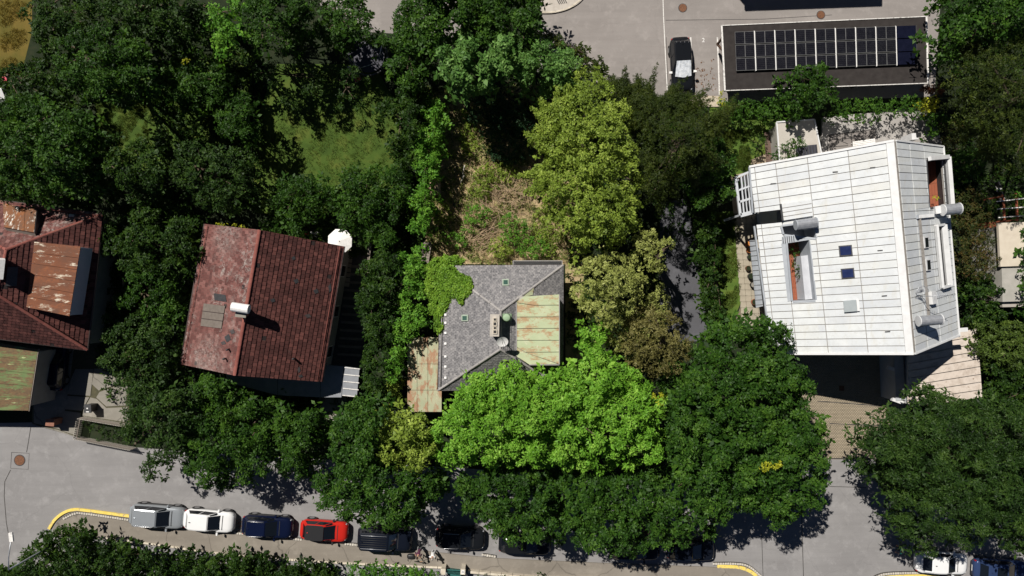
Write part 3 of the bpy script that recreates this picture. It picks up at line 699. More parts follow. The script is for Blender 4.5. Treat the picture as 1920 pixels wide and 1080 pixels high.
# ---- green rusty garage roof
gb = thing('garage', 'low garage with a moss green rusty ribbed metal roof at the lower left edge', 'garage', W(0, 705))
m_grust = rusty('green rusty sheet', (.085, .14, .05), (.15, .175, .07), (.17, .10, .045), (.07, .05, .03), (.36, .42, .20), vec=(.4, 1.7, 1), rthr=.44, pthr=.60, scale=1.1)
seamed(gb, 'roof_sheet', [W(-200, 610, 4.0), W(72, 655, 3.8), W(54, 770, 3.8), W(-220, 765, 4.0)], 2, 5, 0, m_grust, .05, .014)
prism('garage_walls', [W(-195, 618, 3.4), W(68, 660, 3.4), W(52, 762, 3.4), W(-205, 756, 3.4)], 0, 3.7, m_render, gb)
beam('fascia', W(73, 654, 3.8), W(55, 771, 3.8), .05, .10, m_wood, gb)
# ---- slate house in the middle
m, nt, out = nmat('grey slate'); v = pos(nt); t = tone_attr(nt)
f = noise(nt, v, 1.2, 6, .7); mm = nt.nodes.new('ShaderNodeMix'); mm.data_type = 'FLOAT'; mm.inputs[0].default_value = .4; nt.links.new(t, mm.inputs[2]); nt.links.new(f, mm.inputs[3])
c = ramp(nt, mm.outputs[0], [(.1, (.085, .083, .088)), (.5, (.15, .145, .15)), (.8, (.215, .205, .205))])
c = mix(nt, ramp(nt, noise(nt, v, 9, 6, .85), [(.50, 0.0), (.66, .75)]), c, (.40, .385, .38))
c = mix(nt, ramp(nt, noise(nt, v, 1.6, 10, .8, .6), [(.63, 0.0), (.68, .8)]), c, (.62, .60, .57))
finish(nt, out, c, .85, 0, noise(nt, v, 40, 4), .4, .01, .3); m_slate = m
m_mortar = M('pale mortar hip', (.24, .225, .215), (.36, .34, .33), scale=4, rough=.9, tone=.4)
hd = thing('slate_house', 'grey slate hipped roof house with a rusty green dormer in the overgrown middle plot', 'house', W(940, 605))
B1, B2 = W(939, 583, 8.4), W(938, 655, 8.4); dNW, dNE, dSE, dSW = W(827, 499, 5.4), W(1056, 497, 5.4), W(1056, 728, 5.4), W(821, 732, 5.4)
QN = Plane(B1, dNW, dNE); QW = Plane(B1, B2, (dNW + dSW) / 2); QE = Plane(B1, B2, (dNE + dSE) / 2); QS = Plane(B2, dSW, dSE)
for pl, pts, drn in ((QN, [B1, dNE, dNW], dNE - dNW), (QW, [B1, dNW, dSW, B2], dSW - dNW), (QE, [B1, B2, dSE, dNE], dSE - dNE), (QS, [B2, dSW, dSE], dSE - dSW)):
    pts = [Vector((p.x, p.y, pl.z(p.x, p.y))) for p in pts]
    deck('roof_deck', pts, .14, m_dark, hd, pl.n); tiles('slates', pl, pts, drn, .24, .19, .028, m_slate, hd, .008, 0, gap=.008)
for a, b in ((B1, dNW), (B1, dNE), (B2, dSW), (B2, dSE), (B1, B2)): caps('hip_cap', a + up, b + up, .17, 1.1, m_mortar, hd)
for a, b in ((dNW, dNE), (dNE, dSE), (dSE, dSW), (dSW, dNW)): gutter(a - up, b - up, hd, .06)
c0 = (dNE + dSE + dNW + dSW) / 4; wall_ring([(c0 + (p - c0) * .94)[:2] for p in (dNE, dSE, dSW, dNW)], 0, 5.2, .35, m_render, hd)
for k, yy in enumerate((590, 605, 624, 644, 668, 687, 708)): slab('snow_hook', QW, [(835, yy - 2), (839, yy - 2), (839, yy + 2), (835, yy + 2)], .04, .14, m_white, hd)
g = tube('snow_rail', [QW.on(831, 560, .15), QW.on(828, 724, .15)], .035, m_mortar, hd, 6)
for (x, y, pl, lab) in ((948, 531, QN, 0), (873, 596, QW, 0)):
    s = slab('skylight', pl, [(x - 6, y - 6), (x + 6, y - 6), (x + 6, y + 6), (x - 6, y + 6)], .0, .12, M('pale green frame', (.26, .32, .25), (.32, .37, .30), scale=3, rough=.6), hd)
    slab('pane', pl, [(x - 4, y - 3.6), (x + 4, y - 3.6), (x + 4, y + 4.2), (x - 4, y + 4.2)], .125, .14, M('green glass', (.03, .07, .055), (.05, .10, .08), scale=4, rough=.1), s)
cz = 9.5; cp = ccw([W(920, 591, cz), W(936, 591, cz), W(935, 629, cz), (W(919, 629, cz))]); m_chim = M('chimney render', (.34, .31, .27), (.46, .42, .37), scale=4, rough=.9)
ch = mk('chimney', *prism_geo([Vector((p.x, p.y, 7.2)) for p in cp], (0, 0, 2.3)), m_chim, hd)
mk('chimney_cap', *prism_geo([Vector((p.x, p.y, 9.5)) + (p - (cp[0] + cp[2]) / 2) * .09 for p in cp], (0, 0, .12)), m_chim, ch)
for k, (yy, r) in enumerate(((599, .12), (607, .15), (615, .12), (622, .15))):
    q = W(928, yy, 9.62); mk('flue', *obox_geo((q.x, q.y, 9.66), (r, 0, 0), (0, r, 0), (0, 0, .05)), m_stone, ch); mk('flue_hole', *obox_geo((q.x, q.y, 9.70), (r * .68, 0, 0), (0, r * .68, 0), (0, 0, .012)), m_black, ch)
q = QE.on(950, 595, .0); rv = slab('roof_vent', QE, [(942, 588), (958, 588), (958, 602), (942, 602)], .0, .1, M('verdigris sheet', (.22, .32, .20), (.30, .40, .26), scale=4, rough=.7), hd)
tube('vent_drum', [q, q + Vector((0, 0, .42))], .28, MATS['verdigris sheet'], rv, 16); tube('vent_cap', [q + Vector((0, 0, .42)), q + Vector((0, 0, .5))], [.32, .22], MATS['verdigris sheet'], rv, 16)
# satellite dish (own thing, fixed to the roof)
sd = thing('satellite_dish', 'white satellite dish on a mast beside the chimney of the slate roof', 'satellite dish', W(944, 640, 8.3))
q = QE.on(942, 636); topp = q + Vector((0, 0, 1.1)); tube('mast', [q, topp], .03, m_alloy, sd, 8)
V_ = []; F_ = []; nn = Vector((.1, -.5, .78)).normalized(); a1 = nn.cross(Vector((0, 0, 1))).normalized(); a2 = nn.cross(a1); R_ = .42; cc = topp + nn * .1
for i in range(5):
    for j in range(20): r = R_ * i / 4; V_.append(cc + a1 * r * math.cos(j * math.pi / 10) + a2 * r * 1.05 * math.sin(j * math.pi / 10) + nn * (r * r * .5))
for i in range(4):
    for j in range(20): F_.append((i * 20 + j, i * 20 + (j + 1) % 20, (i + 1) * 20 + (j + 1) % 20, (i + 1) * 20 + j))
mk('dish', V_, F_, m_white, sd, smooth=True); tube('feed_arm', [cc - a2 * .4, cc + nn * .5], .015, m_dark, sd, 6); tube('feed_horn', [cc + nn * .45, cc + nn * .56], .05, m_white, sd, 8)
# rusty verdigris dormer roof
m_verd = rusty('verdigris rusty sheet', (.33, .39, .23), (.43, .46, .30), (.40, .29, .17), (.30, .18, .09), (.52, .50, .36), vec=(.7, 1.3, 1), rthr=.495, pthr=.575, scale=.9)
dz = 7.7
db = prism('dormer', [W(969, 556, dz), W(1046, 554, dz), W(1046, 681, dz), W(991, 681, dz), W(969, 665, dz)], 5.8, dz - .05, m_render, hd)
def dsheet(pxs, z=dz): v_, f_ = prism_geo(ccw([W(*p, z) for p in pxs]), (0, 0, .05)); return mk('roof_sheet', v_, f_, m_verd, db)
dsheet([(968.4, 567), (982, 556), (1048, 552), (1048, 571.5), (1002, 572)]); dsheet([(968.4, 568), (1002, 573), (1048, 572.5), (1048, 593.5), (968.4, 594)])
dsheet([(968.4, 595), (1048, 594.5), (1048, 615), (968.4, 615.5)]); dsheet([(968.4, 616.5), (1048, 616), (1048, 637.5), (968.4, 637.5)])
dsheet([(968.4, 638.5), (1048, 638.5), (1048, 659.5), (985, 660), (968.4, 650)]); dsheet([(968.4, 651), (985, 661), (1046, 682.5), (992, 683), (968.4, 668)]); dsheet([(986, 661), (1048, 660.5), (1048, 682)])
slab('dormer_apron', QE, [(968, 566), (1000, 540), (998, 553), (980, 557)], .03, .07, m_verd, db)
for a, b in (((968.4, 567), (968.4, 668)), ((1048.6, 552), (1048.6, 683)), ((992, 684), (1048.6, 684))): beam('edge_trim', W(*a, dz + .06), W(*b, dz + .06), .06, .06, m_mortar, db)
for k in range(3): q = W(1052, 575 + 38 * k, 6.9); mk('window', *obox_geo((W(1046, 0, dz).x + .03, q.y, 6.8), (.02, 0, 0), (0, .5, 0), (0, 0, .5)), m_glass, db)
# balcony rail on the north side
bl_ = thing('balcony', 'narrow dark balcony with pale rail along the top edge of the slate roof', 'balcony', W(1007, 493))
z = 3.4; prism('balcony_floor', [W(962, 489, z), W(1054, 489, z), W(1054, 497, z), (W(962, 497, z))], z - .3, z - .15, m_dark, bl_)
for a, b in (((962, 489), (1054, 489)), ((962, 489), (962, 499)), ((1054, 489), (1054, 499))): beam('rail', W(*a, z + .6), W(*b, z + .6), .06, .06, m_mortar, bl_)
for k in range(24): q = W(964 + 3.9 * k, 489, z + .2); box('baluster', (q.x, q.y, z + .2), (.03, .03, .75), m_mortar, bl_)
# rusty lean-to
lt = thing('lean_to', 'flat rusty green sheet metal lean-to beside the west eave of the slate house', 'shed', W(795, 700))
m_lean = rusty('rusty pale green sheet', (.29, .31, .20), (.38, .37, .25), (.34, .20, .12), (.27, .15, .09), (.50, .44, .33), vec=(1.4, .6, 1), rthr=.485, pthr=.60, scale=1.0)
for k, (a, b) in enumerate(((764, 782), (782.6, 802), (802.6, 828))):
    for (y0_, y1_) in ((632, 682), (682.7, 731), (731.7, 772)): v_, f_ = prism_geo(ccw([W(a, y0_, 2.9), W(b, y0_, 2.9), W(b, y1_, 2.9), W(a, y1_, 2.9)]), (0, 0, .04)); mk('roof_sheet', v_, f_, m_lean, lt)
prism('lean_to_walls', [W(768, 636, 2.5), W(822, 636, 2.5), W(822, 766, 2.5), W(768, 766, 2.5)], 0, 2.85, m_wood, lt)
# sheds and steps between the plots
ws = thing('tool_shed', 'tan roofed little wooden shed at the left edge of the overgrown garden', 'shed', W(814, 352))
for k in range(3): v_, f_ = prism_geo(ccw([W(806, 338 + 9 * k, 2.1), W(825, 338 + 9 * k, 2.1), W(825, 346 + 9 * k, 2.1), W(806, 346 + 9 * k, 2.1)]), (0, 0, .05)); mk('roof_board', v_, f_, M('tan shed board', (.30, .21, .13), (.38, .28, .19), scale=3, rough=.9), ws)
prism('shed_walls', [W(808, 340, 1.8), W(823, 340, 1.8), W(823, 362, 1.8), W(808, 362, 1.8)], 0, 2.0, m_wood, ws)
gs = thing('garden_stairs', 'grey timber garden stairs between the green hedge and the ivy covered roof corner', 'stairs', W(797, 480))
for k in range(13): p = W(800 - .7 * k, 456 + 5.2 * k, .9); box('tread', (p.x, p.y, .45 + .05 * k), (.66, .20, .05), m_wood, gs, -.04)
for s_ in (-.33, .33): a = W(800, 456, .9); b = W(792, 520, .9); beam('stringer', (a.x + s_, a.y, .40), (b.x + s_, b.y, 1.0), .05, .2, m_wood, gs)
fn = thing('board_fence', 'grey board fence beside the dark strip below the garden trees', 'fence', W(692, 470))
for k in range(22):
    p = W(697 - .35 * k, 432 + 4.0 * k, .8); box('fence_board', (p.x, p.y, .75), (.05, .15, 1.5), m_wood, fn, .08)
beam('fence_rail', W(697, 430, 1.5), W(689, 520, 1.5), .12, .05, m_wood, fn)
# picket fence of the neighbour's front garden
pf = thing('picket_fence', 'pale picket fence enclosing a small planted yard beside the driveway', 'fence', W(190, 805))
for a, b, n in (((151, 783), (243, 799), 30), ((150, 787), (144, 820), 9), ((144, 821), (250, 842), 34)):
    for k in range(n):
        t_ = (k + .5) / n; p = W(a[0] + (b[0] - a[0]) * t_, a[1] + (b[1] - a[1]) * t_, .6); an = math.atan2(-(b[1] - a[1]), b[0] - a[0]); box('picket', (p.x, p.y, .58), (.085, .035, 1.1), M('pale grey picket', (.36, .33, .29), (.46, .42, .37), scale=4, rough=.9), pf, an)
    beam('rail', W(*a, .95), W(*b, .95), .05, .07, m_wood, pf); beam('rail', W(*a, .35), W(*b, .35), .05, .07, m_wood, pf)
# ---- car port with solar panels
cpz = 3.0
cpt = thing('solar_carport', 'long flat dark roof carport carrying solar panels, upper right', 'carport', W(1545, 100))
m_felt = M('dark roofing felt', (.017, .013, .012), (.030, .025, .023), scale=2.0, rough=.9, bump=.4, bscale=20)
pr = [(1353, 48), (1737, 31), (1740, 156), (1359, 170)]
prism('roof', [W(*p, cpz) for p in pr], cpz - .3, cpz, m_felt, cpt)
for k in range(4):
    a, b = pr[k], pr[(k + 1) % 4]; beam('edge_flashing', W(*a, cpz + .02), W(*b, cpz + .02), .13 if k in (1, 3) else .06, .08, m_wornwhite, cpt)
for k in range(6):
    for y in (0, 1):
        t_ = (k + .3) / 6; q = W(1365 + 365 * t_, (55 if y == 0 else 155) - 12 * t_, cpz - .3); box('post', (q.x, q.y, 1.35), (.16, .16, 2.7), m_dark, cpt)
q = W(1347, 82, 1.5); m_bb = M('brown beam', (.06, .03, .02), (.09, .05, .03), scale=4, rough=.8); beam('brace', W(1345, 83, .9), W(1357, 68, 2.7), .16, .12, m_bb, cpt); beam('brace', W(1345, 83, .9), W(1358, 98, 2.7), .16, .12, m_bb, cpt)
sa = thing('solar_array', 'three rows of black solar panels lying on the dark carport roof', 'solar panels', W(1548, 95, cpz))
m_cell = M('solar cells', (.006, .006, .009), (.012, .012, .016), scale=3, rough=.25, spec=.25); m_cellb = M('blue black solar cells', (.004, .005, .013), (.007, .008, .02), scale=3, rough=.25, spec=.25)
m_pvf = M('grey panel frame', (.07, .07, .07), (.11, .11, .11), scale=3, rough=.5)
tl, tr_, br, bl = W(1377, 59, cpz + .2), W(1718, 47, cpz + .2), W(1720, 121, cpz + .2), W(1380, 134, cpz + .2)
def PV(u, v): return tl.lerp(tr_, u).lerp(bl.lerp(br, u), v)
for i in range(9):
    for j in range(3):
        u0, u1, v0, v1 = i / 9 + .0012, (i + 1) / 9 - .0045, j / 3 + .012, (j + 1) / 3 - .012; last = i == 8
        if i == 7: u1 -= 0
        q = ccw([PV(u0, v0), PV(u1, v0), PV(u1, v1), PV(u0, v1)]); pn = mk('solar_panel', *prism_geo(q, (0, 0, .04)), m_cellb if last else m_pvf, sa)
        if last: continue
        b = MB(); du = (u1 - u0); dv = (v1 - v0)
        for h_ in range(2):
            for r_ in range(6):
                a0 = u0 + du * (.02 + .5 * h_); a1_ = u0 + du * (.48 + .5 * h_); c0_ = v0 + dv * (.04 + r_ * .155); c1_ = c0_ + dv * .147
                b.add(prism_geo([p + Vector((0, 0, .04)) for p in ccw([PV(a0, c0_), PV(a1_, c0_), PV(a1_, c1_), PV(a0, c1_)])], (0, 0, .006)))
        b.build('cells', m_cell, pn)
for i in range(9): beam('mounting_rail', PV((i + .985) / 9, 0) - Vector((0, 0, .04)), PV((i + .985) / 9, 1) - Vector((0, 0, .04)), .10, .05, m_white if i < 8 else m_dark, sa)
# the block off the frame whose shadow reaches the car park
ob = thing('apartment_block', 'tall flat roofed block north of the car park', 'building', W(1440, -180))
prism('block_walls', [W(1318, -83), W(1566, -92), W(1566, -420), (W(1318, -420))], 0, 8, m_render, ob); prism('block_roof', [W(1314, -80), W(1570, -89), W(1570, -424), (W(1314, -424))], 8, 8.25, m_felt, ob)
# ------------------------------------------------------------------ white metal house
m, nt, out = nmat('white painted sheet'); v = pos(nt)
c = ramp(nt, noise(nt, v, .5, 7, .65), [(.3, (.47, .49, .51)), (.7, (.585, .60, .605))])
oi = nt.nodes.new('ShaderNodeObjectInfo'); c = mix(nt, 1.0, c, ramp(nt, oi.outputs['Random'], [(0.0, (.90, .905, .92)), (.5, (1, 1, 1)), (.8, (1, 1, .985)), (1.0, (.95, .93, .89))]), 'MULTIPLY')
c = mix(nt, ramp(nt, noise(nt, pos(nt, (1.3, .35, 1), 0), 1.2, 9, .75), [(.54, 0.0), (.70, .55)]), c, (.44, .41, .34))
c = mix(nt, ramp(nt, noise(nt, pos(nt, (.6, 2.6, 1), 0), 2.2, 9, .8), [(.60, 0.0), (.68, .75)]), c, (.30, .27, .22)); c = mix(nt, ramp(nt, noise(nt, v, 2.6, 10, .85), [(.35, .35), (.5, 0.0)]), c, (.36, .36, .34))
c = mix(nt, ramp(nt, noise(nt, v, 7, 3, .6), [(.73, 0.0), (.76, .8)]), c, (.22, .20, .17))
finish(nt, out, c, .55, 0, noise(nt, v, 3, 4), .12, .02, .4); m_pan = m
m_seam = M('grey brown seam base', (.15, .14, .13), (.24, .22, .20), scale=5, rough=.8)  # grey-brown base that shows between the roof panels
m_grey = M('light grey sheet', (.26, .28, .31), (.34, .36, .39), scale=1.5, rough=.6)
m_lg = M('white coping', (.52, .52, .52), (.62, .62, .62), scale=2, rough=.6)
m_galv = M('galvanised sheet', (.30, .31, .33), (.44, .45, .47), scale=4, rough=.4, metal=.5)
he = thing('white_house', 'modern house under a large white sheet metal roof, right of centre', 'house', W(1590, 470))
ERN, ERS = W(1676, 264, 10.0), W(1713, 663, 10.0)
PL = Plane(ERN, ERS, W(1424, 480, 6.0)); PR = Plane(ERN, ERS, W(1784, 460, 6.2))
def bil(q, u, v):
    a = (q[0][0] + (q[1][0] - q[0][0]) * u, q[0][1] + (q[1][1] - q[0][1]) * u); b = (q[3][0] + (q[2][0] - q[3][0]) * u, q[3][1] + (q[2][1] - q[3][1]) * u)
    return (a[0] + (b[0] - a[0]) * v, a[1] + (b[1] - a[1]) * v)
def scr_ccw(p): return p if area2(p) > 0 else list(reversed(p))
def panroof(plane, quad, ucuts, nv, holes, mat, t0=.05, gap=1.25):
    hs = [scr_ccw([(x, y) for x, y in h]) for h in holes]
    dk = MB()
    for i in range(len(ucuts) - 1):
        for j in range(nv):
            g = gap / 2
            full = [bil(quad, ucuts[i], j / nv), bil(quad, ucuts[i + 1], j / nv), bil(quad, ucuts[i + 1], (j + 1) / nv), bil(quad, ucuts[i], (j + 1) / nv)]
            x0, x1 = full[0][0], full[1][0]
            ins = [(full[0][0] + g, full[0][1] + g), (full[1][0] - g, full[1][1] + g), (full[2][0] - g, full[2][1] - g), (full[3][0] + g, full[3][1] - g)]
            for k, (pl_, isd) in enumerate(((full, True), (ins, False))):
                pcs = [scr_ccw(pl_)]
                for h in hs:
                    nx = []
                    for p in pcs: nx += subtract(p, h)
                    pcs = nx
                for p in pcs:
                    if abs(area2(p)) < (3 if not isd else .05): continue
                    if isd: dk.add(prism_geo(ccw([plane.on(x, y, -.12) for x, y in p]), plane.n * .13))
                    else:
                        tt = t0 + random.uniform(-.012, .012); v_, f_ = prism_geo(ccw([plane.on(x, y, .012) for x, y in p]), plane.n * tt); mk('roof_panel', v_, f_, mat, he)
    dk.build('roof_deck', m_seam, he)
Lq = [(1405, 313), (1676, 264), (1713, 663), (1447, 663)]
holeN = [(1395, 401), (1463, 393), (1466, 417), (1395, 424)]
holeT = [(1477, 456), (1517, 450), (1529, 562), (1487, 564)]
holeC = [(1467, 425), (1526, 417), (1530, 446), (1471, 439)]
panroof(PL, Lq, [0, .035, .18, .40, .68, .945], 27, [holeN, holeT, holeC], m_pan)
Rq = [(1679, 264.6), (1767, 275), (1797, 629), (1716, 662)]
holeR = [(1736, 300), (1766, 297), (1773, 385), (1742, 389)]
panroof(PR, Rq, [0, .28, .58, 1.0], 27, [holeR], m_pan, gap=1.2)
slab('ridge_flashing', PL, [(1661, 267), (1676, 264), (1713, 663), (1698, 663)], .02, .12, m_lg, he)
for a, b in (((1405, 313), (1676, 264)), ((1713, 663), (1447, 663))): beam('edge_flashing', PL.on(*a, .08), PL.on(*b, .08), .16, .14, m_lg, he)
for a, b in (((1679, 264), (1767, 275)), ((1797, 629), (1714, 663)), ((1767, 275), (1797, 629))): beam('edge_flashing', PR.on(*a, .06), PR.on(*b, .06), .12, .14, m_lg, he)
beam('edge_flashing', PL.on(1405, 313, .02), PL.on(1411, 399, .02), .12, .14, m_grey, he); beam('edge_flashing', PL.on(1414, 424, .02), PL.on(1447, 663, .02), .12, .14, m_grey, he)
# walls
def pz(p, z): return Vector((p.x, p.y, z))
foot = [PL.on(1474, 316), PL.on(1676, 278), PR.on(1760, 288), PR.on(1790, 618), PL.on(1712, 650), PL.on(1498, 650)]
fcc = ccw([tuple(p[:2]) for p in foot]); n_ = len(fcc)
def roofz(x, y): return min(PL.z(x, y), PR.z(x, y))
for i in range(n_):
    a = Vector((*fcc[i], 0)); b = Vector((*fcc[(i + 1) % n_], 0)); d = (b - a).normalized(); nr = Vector((d.y, -d.x, 0)) * .3
    q = [a, b, b - nr, a - nr]; k_ = .2; east = a.x > 32 and b.x > 32; V_ = [pz(p, 0) for p in q] + [pz(p, 4.9 if east else (4.5 if max(a.x, b.x) < 24 else roofz(p.x, p.y) - k_)) for p in q]
    mk('wall', V_, [(3, 2, 1, 0), (4, 5, 6, 7), (0, 1, 5, 4), (1, 2, 6, 5), (2, 3, 7, 6), (3, 0, 4, 7)], m_lg, he)
    L_ = (b - a).length
    for j in range(max(1, int(L_ / 3.2))):
        for z in (1.3, 4.1):
            q = a + (b - a) * ((j + .5) / max(1, int(L_ / 3.2))); nn = nr.normalized()
            w = mk('window', *obox_geo((q.x + nn.x * .01, q.y + nn.y * .01, z), d * .75, nn * .03, Vector((0, 0, .8))), m_dark, he); mk('pane', *obox_geo((q.x + nn.x * .045, q.y + nn.y * .045, z), d * .66, nn * .01, Vector((0, 0, .71))), m_glass, w)
def recess(name, plane, hole, depth, floor_mat, wall_mat, lip=.1):
    top = ccw([plane.on(x, y, lip) for x, y in hole]); fz = min(p.z for p in top) - depth
    fl = mk(name, *prism_geo([pz(p, fz - .1) for p in top], (0, 0, .1)), floor_mat, he)
    c = sum(top, Vector()) / 4
    for i in range(4):
        a, b = top[i], top[(i + 1) % 4]; d = (b - a); d.z = 0; d.normalize(); nr = Vector((d.y, -d.x, 0)) * .14
        V_ = [pz(a, fz), pz(b, fz), pz(b + nr, fz), pz(a + nr, fz), a, b, b + nr, a + nr]
        mk('parapet', V_, [(3, 2, 1, 0), (4, 5, 6, 7), (0, 1, 5, 4), (1, 2, 6, 5), (2, 3, 7, 6), (3, 0, 4, 7)], wall_mat, fl)
    return fl, top, fz
flT, topT, fzT = recess('roof_terrace', PL, holeT, 1.35, m_terra, m_grey)
flC, _, fzC = recess('stair_recess', PL, holeC, 1.0, m_grey, m_grey)
flR, topR, fzR = recess('east_terrace', PR, holeR, 1.0, m_terra, m_dark)
def floor_tiles(fl, top, fz, nu, nv, mat):
    tl, tr_, br, bl = top
    for i in range(nu):
        for j in range(nv):
            P = lambda u, v: pz(tl.lerp(tr_, u).lerp(bl.lerp(br, u), v), fz + .006)
            u0, u1, v0, v1 = (i + .06) / nu, (i + .94) / nu, (j + .06) / nv, (j + .94) / nv
            mk('floor_tile', *prism_geo(ccw([P(u0, v0), P(u1, v0), P(u1, v1), P(u0, v1)]), (0, 0, .02)), mat, fl)
slab('side_sheet', PL, [(1465, 457), (1477, 455.5), (1487, 563.5), (1477, 565)], .07, .10, m_grey, he)
floor_tiles(flR, topR, fzR, 9, 4, m_terra); floor_tiles(flT, topT, fzT, 10, 5, m_terra)
# white roof dormer block inside the terrace opening
bx = [(1501, 480), (1519, 478), (1528, 560), (1509, 562)]
q = ccw([W(*p, 7.0) for p in bx]); mk('terrace_cabin', *prism_geo([pz(p, fzT + .05) for p in q], (0, 0, 7.0 - fzT)), M('pale cabin sheet', (.42, .43, .46), (.50, .51, .54), scale=2, rough=.6), flT)
# white frame of the right terrace and its far parapet
for k, (a, b) in enumerate((((1734, 299), (1769, 296)), ((1769, 296), (1776, 386)))):
    beam('terrace_frame', PR.on(*a, .35), PR.on(*b, .35), .30, .25, m_lg, he)
# chimneys with horizontal drum cowls
def drum(x0, y0, x1, y1, r, plane, label_h, stack, mat1, mat2):
    q = [plane.on(*p) for p in stack]; c = sum(q, Vector()) / 4; z = c.z + label_h; a = W(x0, y0, z); b = W(x1, y1, z)
    st_ = mk('chimney', *prism_geo([pz(p, c.z - .3) for p in ccw(q)], (0, 0, z - c.z + .1)), mat1, he)
    v_, f_ = tube_geo([a, b], r, 18); mk('chimney_cowl', v_, f_, mat2, st_, smooth=False)
    for e in (a, b): d = (b - a).normalized(); v_, f_ = tube_geo([e - d * .03, e + d * .03], r * 1.08, 18); mk('cowl_ring', v_, f_, mat1, st_)
    return st_
drum(1492, 422, 1530, 417, .36, PL, .9, [(1500, 414), (1528, 410), (1530, 428), (1502, 432)], m_grey, m_galv)
drum(1768, 394, 1799, 391, .40, PR, .9, [(1748, 388), (1764, 386), (1765, 400), (1750, 402)], m_lg, m_galv)
drum(1722, 602, 1764, 599, .36, PR, 1.1, [(1716, 596), (1732, 593), (1733, 608), (1718, 611)], m_lg, m_galv)
lad = slab('roof_ladder', PL, [(1466, 444), (1490, 440), (1494, 452), (1466, 458)], .06, .1, m_grey, he)
for k in range(6): a = PL.on(1468 + 4 * k, 445 - .6 * k, .14); b = PL.on(1469 + 4 * k, 456 - .6 * k, .14); beam('rung', a, b, .04, .04, m_dark, lad)
box_l = slab('raised_roof_section', PL, [(1464, 383), (1522, 374), (1524, 405), (1468, 414)], .05, .30, m_pan, he)
for k in range(3): beam('seam', PL.on(1465 + k, 391 + 8 * k, .31), PL.on(1522 + k * .5, 382 + 8 * k, .31), .04, .03, m_seam, box_l)
beam('flashing', PL.on(1464, 383, .32), PL.on(1468, 414, .32), .14, .08, m_dark, box_l)
for pxs in ([(1572, 461), (1597, 459), (1599, 479), (1574, 481)], [(1576, 504), (1601, 502), (1603, 521), (1578, 523)]):
    s = slab('skylight', PL, pxs, .07, .16, m_dark, he); cx_ = sum(p[0] for p in pxs) / 4; cy_ = sum(p[1] for p in pxs) / 4
    slab('pane', PL, [(cx_ + (x - cx_) * .82, cy_ + (y - cy_) * .8) for x, y in pxs], .165, .18, m_blueglass, s)
s = slab('roof_hatch', PL, [(1581, 564), (1605, 562), (1607, 583), (1583, 585)], .05, .28, M('grey hatch', (.25, .28, .29), (.29, .32, .33), scale=3, rough=.5), he); slab('hatch_frame', PL, [(1605.3, 562), (1610, 561.6), (1612, 582.6), (1607.3, 583)], .05, .24, m_lg, he)
for pxs in ([(1727, 445), (1735, 444), (1737, 465), (1729, 466)], [(1731, 487), (1739, 486), (1741, 507), (1733, 508)]):
    s = slab('roof_window', PR, pxs, .05, .2, m_lg, he); cx_ = sum(p[0] for p in pxs) / 4; cy_ = sum(p[1] for p in pxs) / 4
    slab('pane', PR, [(cx_ + .4 + (x - cx_) * .7, cy_ + (y - cy_) * .84) for x, y in pxs], .205, .22, m_glass, s)
slab('vent_box', PR, [(1736, 547), (1744, 546), (1747, 569), (1739, 571)], .05, .4, m_lg, he)
ld = slab('light_well', PR, [(1749, 424), (1762, 422), (1773, 536), (1760, 540)], .05, .10, m_dark, he)
for a, b in (((1749, 424), (1760, 540)), ((1749, 424), (1762, 422)), ((1760, 540), (1773, 536)), ((1762, 422), (1773, 536))): beam('white_frame', PR.on(*a, .25), PR.on(*b, .25), .18 if a != (1762, 422) else .42, .3, m_lg, ld)
for k in range(19): a = PR.on(1721 + .95 * k, 409 + 9.6 * k, .09); 
v_ = [PR.on(1720.5, 406, .1), PR.on(1739, 600, .1)]; beam('snow_grating', v_[0], v_[1], .22, .1, m_seam, he); beam('snow_grating', PR.on(1716, 407, .12), PR.on(1748, 404, .12), .3, .12, m_grey, he)
for k in range(14): a = PR.on(1718 + 2.1 * k, 403.6 - .2 * k, .2); b = PR.on(1718 + 2.1 * k, 410 - .2 * k, .2); beam('grating_bar', a, b, .05, .04, m_lg, he)
gutter(PR.on(1799, 632, -.05), PR.on(1768, 274, -.05), he, .09, m_lg); beam('gutter_end', PR.on(1797, 620, -.4), PR.on(1797, 620, -.4) + Vector((1.1, .1, 0)), .3, .2, m_lg, he)
for (x, y) in ((1640, 380), (1460, 425), (1548, 345)): pass
for (x, y, pl) in ((1566, 322, PL), (1636, 314, PL), (1650, 469, PL), (1658, 554, PL), (1664, 621, PL), (1450, 344, PL)): slab('snow_stop', pl, [(x - 5, y), (x + 5, y - .8), (x + 5, y + .8), (x - 5, y + 1.6)], .07, .13, m_dark, he)
# roof antenna and dish
an_ = thing('roof_antenna', 'thin metal television antenna lying over the shaded east slope of the white roof', 'antenna', PR.on(1722, 553)); 
q = PR.on(1724, 555); tp = q + Vector((0, 0, 1.6)); tube('mast', [q, tp], .025, m_galv, an_, 6)
e = tp + Vector((1.6, .1, 0)); tube('boom', [tp - Vector((.2, 0, 0)), e], .02, m_galv, an_, 6)
for k in range(9): c = tp.lerp(e, .1 + k * .1); w = .28 - .012 * k; tube('element', [c - Vector((0, w, 0)), c + Vector((0, w, 0))], .01, m_galv, an_, 5)
dsh = thing('mesh_dish', 'small grey wire satellite dish on the white roof ridge', 'satellite dish', PR.on(1716, 545))
q = PR.on(1716, 550); c = q + Vector((0, .1, .8)); tube('mast', [q, c], .03, m_galv, dsh, 6)
for k in range(14):
    a = math.pi * (k / 13); p = c + Vector((.42 * math.cos(a), .42 * math.sin(a), .15)); tube('rib', [c, p], .014, m_galv, dsh, 5)
